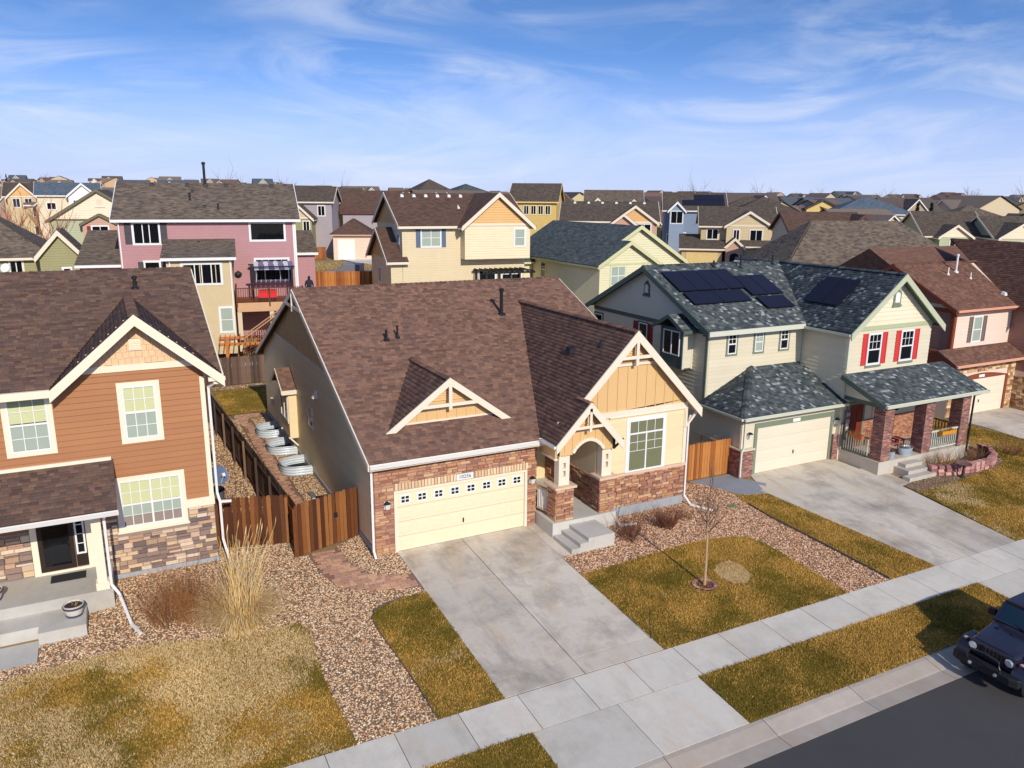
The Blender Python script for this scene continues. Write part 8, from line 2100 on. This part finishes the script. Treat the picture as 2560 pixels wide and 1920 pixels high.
simple('wide blue grey roofed house on the right skyline', 107.9, 77, 13.3, 12, 9.2, 11.9, CREAMS, BLUES, WHITE, ax_='h', wins=[(3, 7, 2, 1.4), (9, 7, 2, 1.4)], rot=-38)
m12 = simple('maroon roofed house with a small white dormer', 55.0, 35.6, 7.2, 7, 8.6, 10.3, GREYS, BROWNS, mat('dark_maroon_trim', lin(96, 62, 56), .6), lw=[(3, 6.6, 1.0, 1.2)], gables=[(6.2, 7.9, .2, 9.35, 10.15, WHITE, None, None)], rot=-30)
simple('big taupe roofed house behind the grey house', 37.9, 19.3, 15, 7.6, 6.85, 10.0, GREYS, TAUPE, SAGED, ax_='h', rot=-18)
l14 = simple('light green house with three gables at the right', 87.4, 44.0, 7.8, 9, 7.3, 10.1, SAGES, UMBER, CREAM, gables=[(1.2, 5.1, 1.6, 7.15, 8.5, SAGES, CREAMS, [(2.5, 5.6, 1.3, 1.2)])], wins=[(5.6, 5.6, .8, 1.3)], lw=[(3, 5.5, .8, 1.2)], rot=-30)
simple('second light green gable house at the right edge', 91.7, 37.4, 8.5, 9, 7.2, 9.6, SAGES, UMBER, CREAM, gables=[(0, 5.2, 1.0, 7.2, 8.9, SAGES, CREAMS, [(1.0, 5.4, .7, 1.3), (2.6, 5.4, .7, 1.3)])], rot=-30)
simple('dark charcoal hip roof house at the right edge', 52.0, 14.6, 11, 8, 5.6, 8.2, GREYS, shingle_mat('charcoal_shingle', [lin(84, 74, 76), lin(100, 88, 88), lin(70, 64, 68)]), SAGED, ax_='h', vents=4, vm=METAL_W, rot=-24)
# left side
t17 = simple('olive house with taupe hip roof at the left edge', -20.0, 43.5, 9.0, 11, 7.4, 10.6, OLIVE, TAUPE, CREAM, ax_='h', wins=[(6.6, 5.4, .8, 1.6)], z0=3.4)
v_ = vol(t17, 8.6, 11.2, -1.6, 5, 3.2, 7.55, 'y', 1.5, OLIVE, TAUPE, CREAM, oh=.3); wf(v_, -1.6, [(10.0, 5.3, .5, 1.2)], s=S1)
mb = MB(); mb.box(11.22, 12.3, -1.3, .4, 3.4, 7.2); st_ = mb.build('stone_chimney', MATS['stone_rest'] if False else mat('chimney_stone', lin(206, 180, 140), .9, .35, 3, .2), t17)
sdx = thing('satellite_dish', 'pale satellite dish on the olive house wall', 'satellite dish', (-13.5, 42.2, 6.2)); OFF[sdx.name] = Vector((-13.5, 42.2, 6.2))
mb = MB(); mb.tube([(-13.5, 42.0, 6.6), (-13.55, 41.9, 6.65)], [.35, .33], 14); mb.build('dish', METAL_W, sdx); mb = MB(); mb.bar((-13.5, 42.5, 6.2), (-13.5, 42.05, 6.55), .05, .05); mb.build('mount', BLACKP, sdx)
o18 = simple('cream and sage gable house behind the olive house', -12.2, 75.5, 9.6, 11, 8.9, 12.0, SAGES, UMBER, mat('olive_trim', lin(110, 104, 80), .6), ax_='y', rot=-6, gm=CREAMS, lw=())
v_ = vol(o18, 3.2, 6.6, -.9, 2, 6.2, 8.5, 'y', .95, CORAL, UMBER, MATS['olive_trim'], oh=.25); wf(v_, -.9, [(4.1, 6.9, 1.6, 1.35)]); shutter(v_, Fr((0, -.9, 0), (1, 0, 0), (0, -1, 0)), 3.62, 6.9, .36, 1.35, DRED)
arch_vent(o18, Fr((0, -.03, 0), (1, 0, 0), (0, -1, 0)), 5.0, 10.3, .9, 1.0, CREAM, CREAMS)
simple('brown stone gable house in the far left rows', -21, 131, 7.2, 10, 11.1, 13.1, KHAKI, UMBER, CREAM, gables=[(.5, 4.5, 1.2, 11.0, 13.0, KHAKI, APRI, [(1.2, 9.3, 1, 1.4), (2.9, 9.3, 1, 1.4)])])
simple('white house with dark blue grey roof in the far left rows', -15.6, 117, 8.4, 9, 11.35, 13.1, CREAMS, BLUES, WHITE, gables=[(4.2, 8.0, 1.0, 11.35, 13.0, WHITE, None, [(4.8, 9.7, .55, .9), (5.9, 9.7, .55, .9), (7.0, 9.7, .55, .9)])], wins=[(1.2, 9.2, 1.2, 1.0)])
# middle cluster seen between pink and yellow houses
g21 = simple('small lilac garage house with maroon hip roof and white door', 18.0, 73.9, 4.6, 6.5, 7.15, 8.7, LILAC, BROWNS, CORAL, ax_='h', lw=[(3.6, 5.0, .7, 1.3)], rot=-20)
fgx = Fr((0, 0, 0), (1, 0, 0), (0, -1, 0))
mb = MB(); fbox(mb, fgx, .5, 2.6, 3.9, 6.4, 0, .05); mb.build('garage_door', mat('white_door', lin(236, 232, 222), .5), g21)
mb = MB(); fbox(mb, fgx, .0, 4.6, 3.8, 7.0, 0, .03); mb.build('front_face', siding_mat('peach_front', lin(230, 200, 176)), g21)
simple('lilac house with maroon roof above the small garage', 23.2, 88.2, 9, 8, 9.5, 12.25, LILAC, BROWNS, mat('maroon_trim', lin(110, 66, 62), .6), lw=[(4.9, 7.4, 1.4, 1.5)], rot=-20)
o23 = simple('olive gable house behind the orange fence', 15.3, 84.2, 5.2, 8, 10.9, 12.7, LILAC, UMBER, CREAM, wins=[(3.4, 9.0, .9, 1.3)], gables=[(-.4, 3.0, 3.0, 8.8, 10.4, OLIVE, KHAKI, [(1.9, 6.9, .8, 1.5)])], rot=-22)
simple('tan house with umber roof beyond the olive gable', 20.5, 96.0, 9, 9, 10.6, 12.6, PEACHS, UMBER, CREAM, wins=[(2, 8.4, 1.4, 1.4)])
simple('hip roofed taupe house rising on the middle skyline', 44.5, 118, 11, 11, 11.2, 14.6, KHAKI, UMBER, CREAM, ax_='h')
simple('slate hip roof house on the middle skyline', 52.0, 117, 10, 10, 11.6, 13.8, KHAKI, SLATE, CREAM, ax_='h')
simple('russet roofed house beyond the yellow and orange house', 57.2, 92, 7, 9, 9.6, 12.0, CORAL, BROWNS, CREAM, ax_='x')
simple('umber roofed house right of the blue house', 84, 80, 11, 10, 9.4, 11.8, KHAKI, UMBER, CREAM, ax_='h', rot=-38)
simple('grey roofed house far right behind the light green gables', 103, 52, 10, 10, 8.6, 10.8, SAGES, TAUPE, CREAM, ax_='h', rot=-32)
simple('blue grey roof house at the far right edge', 111, 45, 10, 10, 7.9, 9.8, GREYS, BLUES, CREAM, ax_='h', rot=-32)
# back fences, street and truck seen through the gap
fence('orange cedar fence behind the pink house', (6.2, 42.5), (13.6, 40.3), 1.7, WOODO, z0=None, rails=False, group='cedar fences of the back streets')
fence('orange cedar fence beside the lilac garage', (11.6, 84), (17.0, 80.5), 1.9, WOODO, rails=False, group='cedar fences of the back streets')
fence('low orange fence in front of the lilac garage', (13.2, 77.5), (17.4, 75.2), 1.5, WOODO, rails=False, group='cedar fences of the back streets')
lawn('lawn', [(9.0, 59.5), (22, 57.5), (19.5, 68.5), (12, 72.5)], 'pale lawn beyond the gap between pink and yellow houses', .05, .6, 60, (.06, .12), zfun=lambda x, y: ground_h(x, y) + .02, seed=91)
def ground_sheet(name, poly, off, m):
    mb = MB(); mb.v = [(x, y, gh(x, y) + off) for x, y in poly]; mb.f = [tuple(range(len(poly)))]; return tag(mb.build(name, m), kind='structure')
ground_sheet('back_street', [(-8, 60), (9, 52), (30, 44), (31, 51), (22, 57), (9, 59), (-6, 67)], .03, MATS['asphalt'])
ground_sheet('back_driveway', [(19.3, 69), (22.3, 58), (25, 57.5), (22.0, 74.4), (18.6, 74.4)], .04, WALK)
# pickup in the back street
tk = thing('pickup_truck', 'grey pickup truck in the back street gap', 'truck', (13.2, 47.6, gh(13.2, 47.6)), R(150)); OFF[tk.name] = Vector((0, 0, 0))
SIL = mat('truck_paint', lin(120, 120, 130), .3, 0, 1, 0, spec=.6)
def tb_(name, m_, fn, bev=0):
    mb = MB(); fn(mb); o = mb.build(name, m_, tk)
    if bev: b_ = o.modifiers.new('bevel', 'BEVEL'); b_.width = bev; b_.segments = 2
tb_('body', SIL, lambda mb: loft(mb, [(-2.7, ring(.9, .5, 1.1)), (2.5, ring(.95, .5, 1.1)), (2.75, ring(.85, .5, 1.0))]), .04)
tb_('cab', SIL, lambda mb: loft(mb, [(-.6, ring(.9, 1.08, 1.75)), (.9, ring(.88, 1.08, 1.8)), (1.6, ring(.85, 1.08, 1.15))]), .04)
tb_('windscreen', GLASSD, lambda mb: mb.hexa([(1.58, -.72, 1.2), (1.58, .72, 1.2), (1.56, .72, 1.18), (1.56, -.72, 1.18), (1.02, -.68, 1.74), (1.02, .68, 1.74), (1.0, .68, 1.72), (1.0, -.68, 1.72)]))
for s_ in (-1, 1):
    for x_ in (-1.7, 1.8): tb_('wheel', TYRE, lambda mb: mb.tube([(x_, s_ * .7, .38), (x_, s_ * .96, .38)], .38, 18))
    tb_('headlight', CHR, lambda mb: mb.box(2.66, 2.78, s_ * .7 - .15, s_ * .7 + .15, .85, 1.0))

# ------------------------------------------------------------------ bare trees and bushes behind
random.seed(21)
def bare_tree_meshes(n, h, pal, seed):
    out_ = []
    for i in range(n):
        random.seed(seed + i); tr_ = MB(); cr_ = MB()
        tr_.tube([(0, 0, -.3), (.03, .02, h * .2), (0, .05, h * .42)], [h * .022, h * .017, h * .012], 7, col=pal[0])
        for k_ in range(10):
            a_ = k_ * 2.4; twigs(cr_, (0, .03, h * (.18 + .024 * k_)), (math.cos(a_) * .7, math.sin(a_) * .7, 1.0), h * random.uniform(.4, .6), h * .008, 2, .6, pal, 4, (4, 6), .4)
        out_.append((tr_.mesh('trunk', MATS['bark']), cr_.mesh('crown', MATS['bark'])))
    return out_
GREYB = [lin(136, 112, 96), lin(120, 98, 84), lin(156, 130, 110)]; REDB = [lin(166, 104, 78), lin(146, 90, 70), lin(184, 122, 92)]
BT = bare_tree_meshes(2, 6.0, GREYB, 31) ; RT = bare_tree_meshes(2, 5.0, REDB, 41)
def plant_tree(label, x, y, s, kind, group):
    z = gh(x, y); t_ = thing('bare_tree', label, 'tree', (x, y, z), 0, group); OFF[t_.name] = Vector((x, y, z))
    tm_, cm_ = random.choice(kind); rz = random.uniform(0, 6.28)
    inst('trunk', tm_, t_, (x, y, z), rz, (s, s, s)); inst('crown', cm_, t_, (x, y, z), rz, (s, s, s))
for x, y, s, kd, lb in ((-14.8, 62, 1.35, RT, 'reddish bare tree at the left edge behind the olive house'), (-11.6, 62, 1.25, RT, 'reddish bare tree in front of the cream and sage gable'), (-16.5, 72, 1.3, RT, 'reddish bare tree far left'), (65.0, 78, 1.1, BT, 'grey bare tree left of the blue house'), (62.5, 72, 1.0, BT, 'grey bare tree beside the brick gable'), (58.5, 84, 1.0, BT, 'grey bare tree behind the long umber roof'), (85, 52, .9, RT, 'red bare tree beside the light green gables'), (88.5, 54, .85, RT, 'red bare tree behind the light green gables'), (82, 56, .8, RT, 'red bare tree right of the maroon roof'), (96, 66, .9, RT, 'reddish bare tree by the blue grey roof')):
    plant_tree(lb, x, y, s, kd, 'bare trees behind the houses')

# ------------------------------------------------------------------ far suburb: small houses too distant to show parts
def far_mesh(i):
    r_ = random.Random(100 + i); W_, D_, e = r_.uniform(9, 13), r_.uniform(8, 11), r_.choice((3.2, 5.6, 5.6)); rise = r_.uniform(1.9, 2.8)
    vs_, fs_, mi = [], [], []
    def quad(pts, m_): k = len(vs_); vs_.extend(pts); fs_.append(tuple(range(k, k + len(pts)))); mi.append(m_)
    def wing(x0, x1, y0, y1, ze, zr, ax_):
        if ax_ == 'x':
            ym = (y0 + y1) / 2; s_ = (zr - ze) / (ym - y0); o = .4
            quad([(x0, y0, -1), (x1, y0, -1), (x1, y0, ze), (x0, y0, ze)], 0); quad([(x1, y1, -1), (x0, y1, -1), (x0, y1, ze), (x1, y1, ze)], 0)
            for xx in (x0, x1): quad([(xx, y0, -1), (xx, y1, -1), (xx, y1, ze), (xx, ym, zr), (xx, y0, ze)], 0)
            for ya in (y0 - o, y1 + o):
                quad([(x0 - o, ya, ze - o * s_ + .1), (x1 + o, ya, ze - o * s_ + .1), (x1 + o, ym, zr + .1), (x0 - o, ym, zr + .1)], 1); quad([(x0 - o, ya, ze - o * s_ - .12), (x1 + o, ya, ze - o * s_ - .12), (x1 + o, ya, ze - o * s_ + .1), (x0 - o, ya, ze - o * s_ + .1)], 2)
        else:
            xm_ = (x0 + x1) / 2; s_ = (zr - ze) / (xm_ - x0); o = .35
            for yy in (y0, y1): quad([(x0, yy, -1), (x1, yy, -1), (x1, yy, ze), (xm_, yy, zr), (x0, yy, ze)], 0)
            for xx in (x0, x1): quad([(xx, y0, -1), (xx, y1, -1), (xx, y1, ze), (xx, y0, ze)], 0)
            for xa in (x0 - o, x1 + o):
                quad([(xa, y0 - o, ze - o * s_ + .1), (xa, y1, ze - o * s_ + .1), (xm_, y1, zr + .1), (xm_, y0 - o, zr + .1)], 1); quad([(xa, y0 - o - .01, ze - o * s_ - .15), (xm_, y0 - o - .01, zr - .15), (xm_, y0 - o - .01, zr + .1), (xa, y0 - o - .01, ze - o * s_ + .1)], 2)
    wing(0, W_, 0, D_, e, e + rise, 'x')
    gx_ = r_.uniform(0, W_ - 4.5); wing(gx_, gx_ + r_.uniform(4, 5), -r_.uniform(.8, 2), D_ * .4, e, e + rise * r_.uniform(.6, .9), 'y')
    if e > 4: wing(W_ - 5.5 if gx_ < W_ / 2 else -.5, W_ + .3 if gx_ < W_ / 2 else 5.0, -2.6, .5, 2.8, 3.7, 'x')
    nw = 4
    for lv in ([1.0] if e < 4 else [1.0, 3.8]):
        for k_ in range(nw):
            x_ = .8 + (W_ - 2.4) * k_ / (nw - 1); quad([(x_, -.05, lv), (x_ + 1.1, -.05, lv), (x_ + 1.1, -.05, lv + 1.3), (x_, -.05, lv + 1.3)], 3); quad([(x_ - .12, -.03, lv - .12), (x_ + 1.22, -.03, lv - .12), (x_ + 1.22, -.03, lv + 1.42), (x_ - .12, -.03, lv + 1.42)], 2)
        for k_ in range(2):
            y_ = 2 + k_ * 3.5; quad([(-.05, y_, lv), (-.05, y_ + 1, lv), (-.05, y_ + 1, lv + 1.3), (-.05, y_, lv + 1.3)], 3)
    me = bpy.data.meshes.new('far_house'); me.from_pydata([(x - W_ / 2, y - D_ / 2, z_) for x, y, z_ in vs_], [], fs_)
    me.update(); metric_uv(me)
    for m_ in (FARW, FARR, WHITE, GLASSD): me.materials.append(m_)
    me.polygons.foreach_set('material_index', mi)
    return me
FARW = ramp_mat('far_walls', [lin(206, 188, 158), lin(190, 176, 152), lin(176, 158, 132), lin(218, 208, 190), lin(168, 166, 148), lin(196, 166, 132), lin(178, 150, 134), lin(206, 188, 140), lin(162, 152, 146)], .7, bumpv=0, var=.05, fine=.03)
FARR = ramp_mat('far_roofs', [lin(112, 98, 88), lin(96, 84, 78), lin(104, 80, 72), lin(84, 90, 98), lin(122, 106, 94), lin(90, 76, 72), lin(116, 92, 82)], .9, bumpv=0, var=.12, vscale=1.5, fine=.15, fscale=6)
FM = [far_mesh(i) for i in range(9)]
random.seed(77)
cnt = 0
rows = [(138, 16, 'near'), (156, 15, 'near'), (176, 15, 'near'), (200, 16, 'near'), (232, 17, 'mid'), (270, 19, 'mid'), (320, 21, 'mid'), (390, 23, 'far'), (470, 26, 'far'), (570, 30, 'far'), (700, 36, 'far'), (860, 44, 'far')]
flab = {'near': 'suburban house in the first rows beyond the built-up gap', 'mid': 'small house in the middle distance rows of the suburb', 'far': 'tiny house near the horizon of the suburb'}
for dep, sp, kd in rows:
    lat = -.74 * dep + random.uniform(0, 8)
    while lat < .74 * dep:
        x = CAM.x + _fw.x * dep + _rt.x * lat + random.uniform(-2, 2); y = CAM.y + _fw.y * dep + _rt.y * lat + random.uniform(-2, 2)
        lat += sp * random.uniform(.9, 1.25)
        if cnt >= 300: break
        o = bpy.data.objects.new('far_house', random.choice(FM)); COL.objects.link(o)
        o.location = (x, y, gh(x, y) - .1); o.rotation_euler = (0, 0, random.choice((0, 0, 0, math.pi / 2, -math.pi / 2, .3, -.35, math.pi)) - .1)
        s_ = random.uniform(.88, 1.1); o.scale = (s_, s_, s_)
        tag(o, flab[kd], 'house', kd + ' rows of distant houses'); cnt += 1
# distant trees between them
EVG = MB(); random.seed(3)
for k_ in range(420):
    t_ = random.random() ** .8; rr = (1 - t_) * 1.5 * random.uniform(.3, 1); a_ = random.uniform(0, 6.28); z_ = .8 + t_ * 5.2; s_ = random.uniform(.18, .34)
    p = Vector((rr * math.cos(a_), rr * math.sin(a_), z_)); q = Vector((random.uniform(-1, 1), random.uniform(-1, 1), random.uniform(-.6, .3))).normalized(); r2_ = q.cross(Vector((0, 0, 1))).normalized()
    g_ = random.choice([lin(46, 62, 44), lin(58, 74, 50), lin(38, 52, 40)]); EVG.add([tuple(p + q * s_), tuple(p + r2_ * s_ * .6), tuple(p - q * s_), tuple(p - r2_ * s_ * .6)], [(0, 1, 2, 3)], g_)
EVT = MB(); EVT.tube([(0, 0, -.4), (0, 0, 3)], [.18, .08], 7, col=lin(90, 70, 56))
EVM = (EVT.mesh('trunk', MATS['bark']), EVG.mesh('crown', MATS['dry_leaf']))
FT = bare_tree_meshes(1, 7.0, GREYB, 61)
random.seed(9)
for i in range(70):
    dep = random.choice((130, 150, 165, 190, 210, 260, 330, 420, 520, 650, 800)); lat = random.uniform(-.66, .66) * dep
    x = CAM.x + _fw.x * dep + _rt.x * lat; y = CAM.y + _fw.y * dep + _rt.y * lat; z = gh(x, y); ev = random.random() < .4
    t_ = thing('distant_tree', 'small dark evergreen among the distant houses' if ev else 'small bare tree among the distant houses', 'tree', (x, y, z), 0, 'evergreens among the distant houses' if ev else 'bare trees among the distant houses')
    tm_, cm_ = EVM if ev else FT[0]; rz = random.uniform(0, 6.28); s_ = random.uniform(.9, 1.5)
    inst('trunk', tm_, t_, (x, y, z), rz, (s_, s_, s_)); inst('crown', cm_, t_, (x, y, z), rz, (s_, s_, s_))
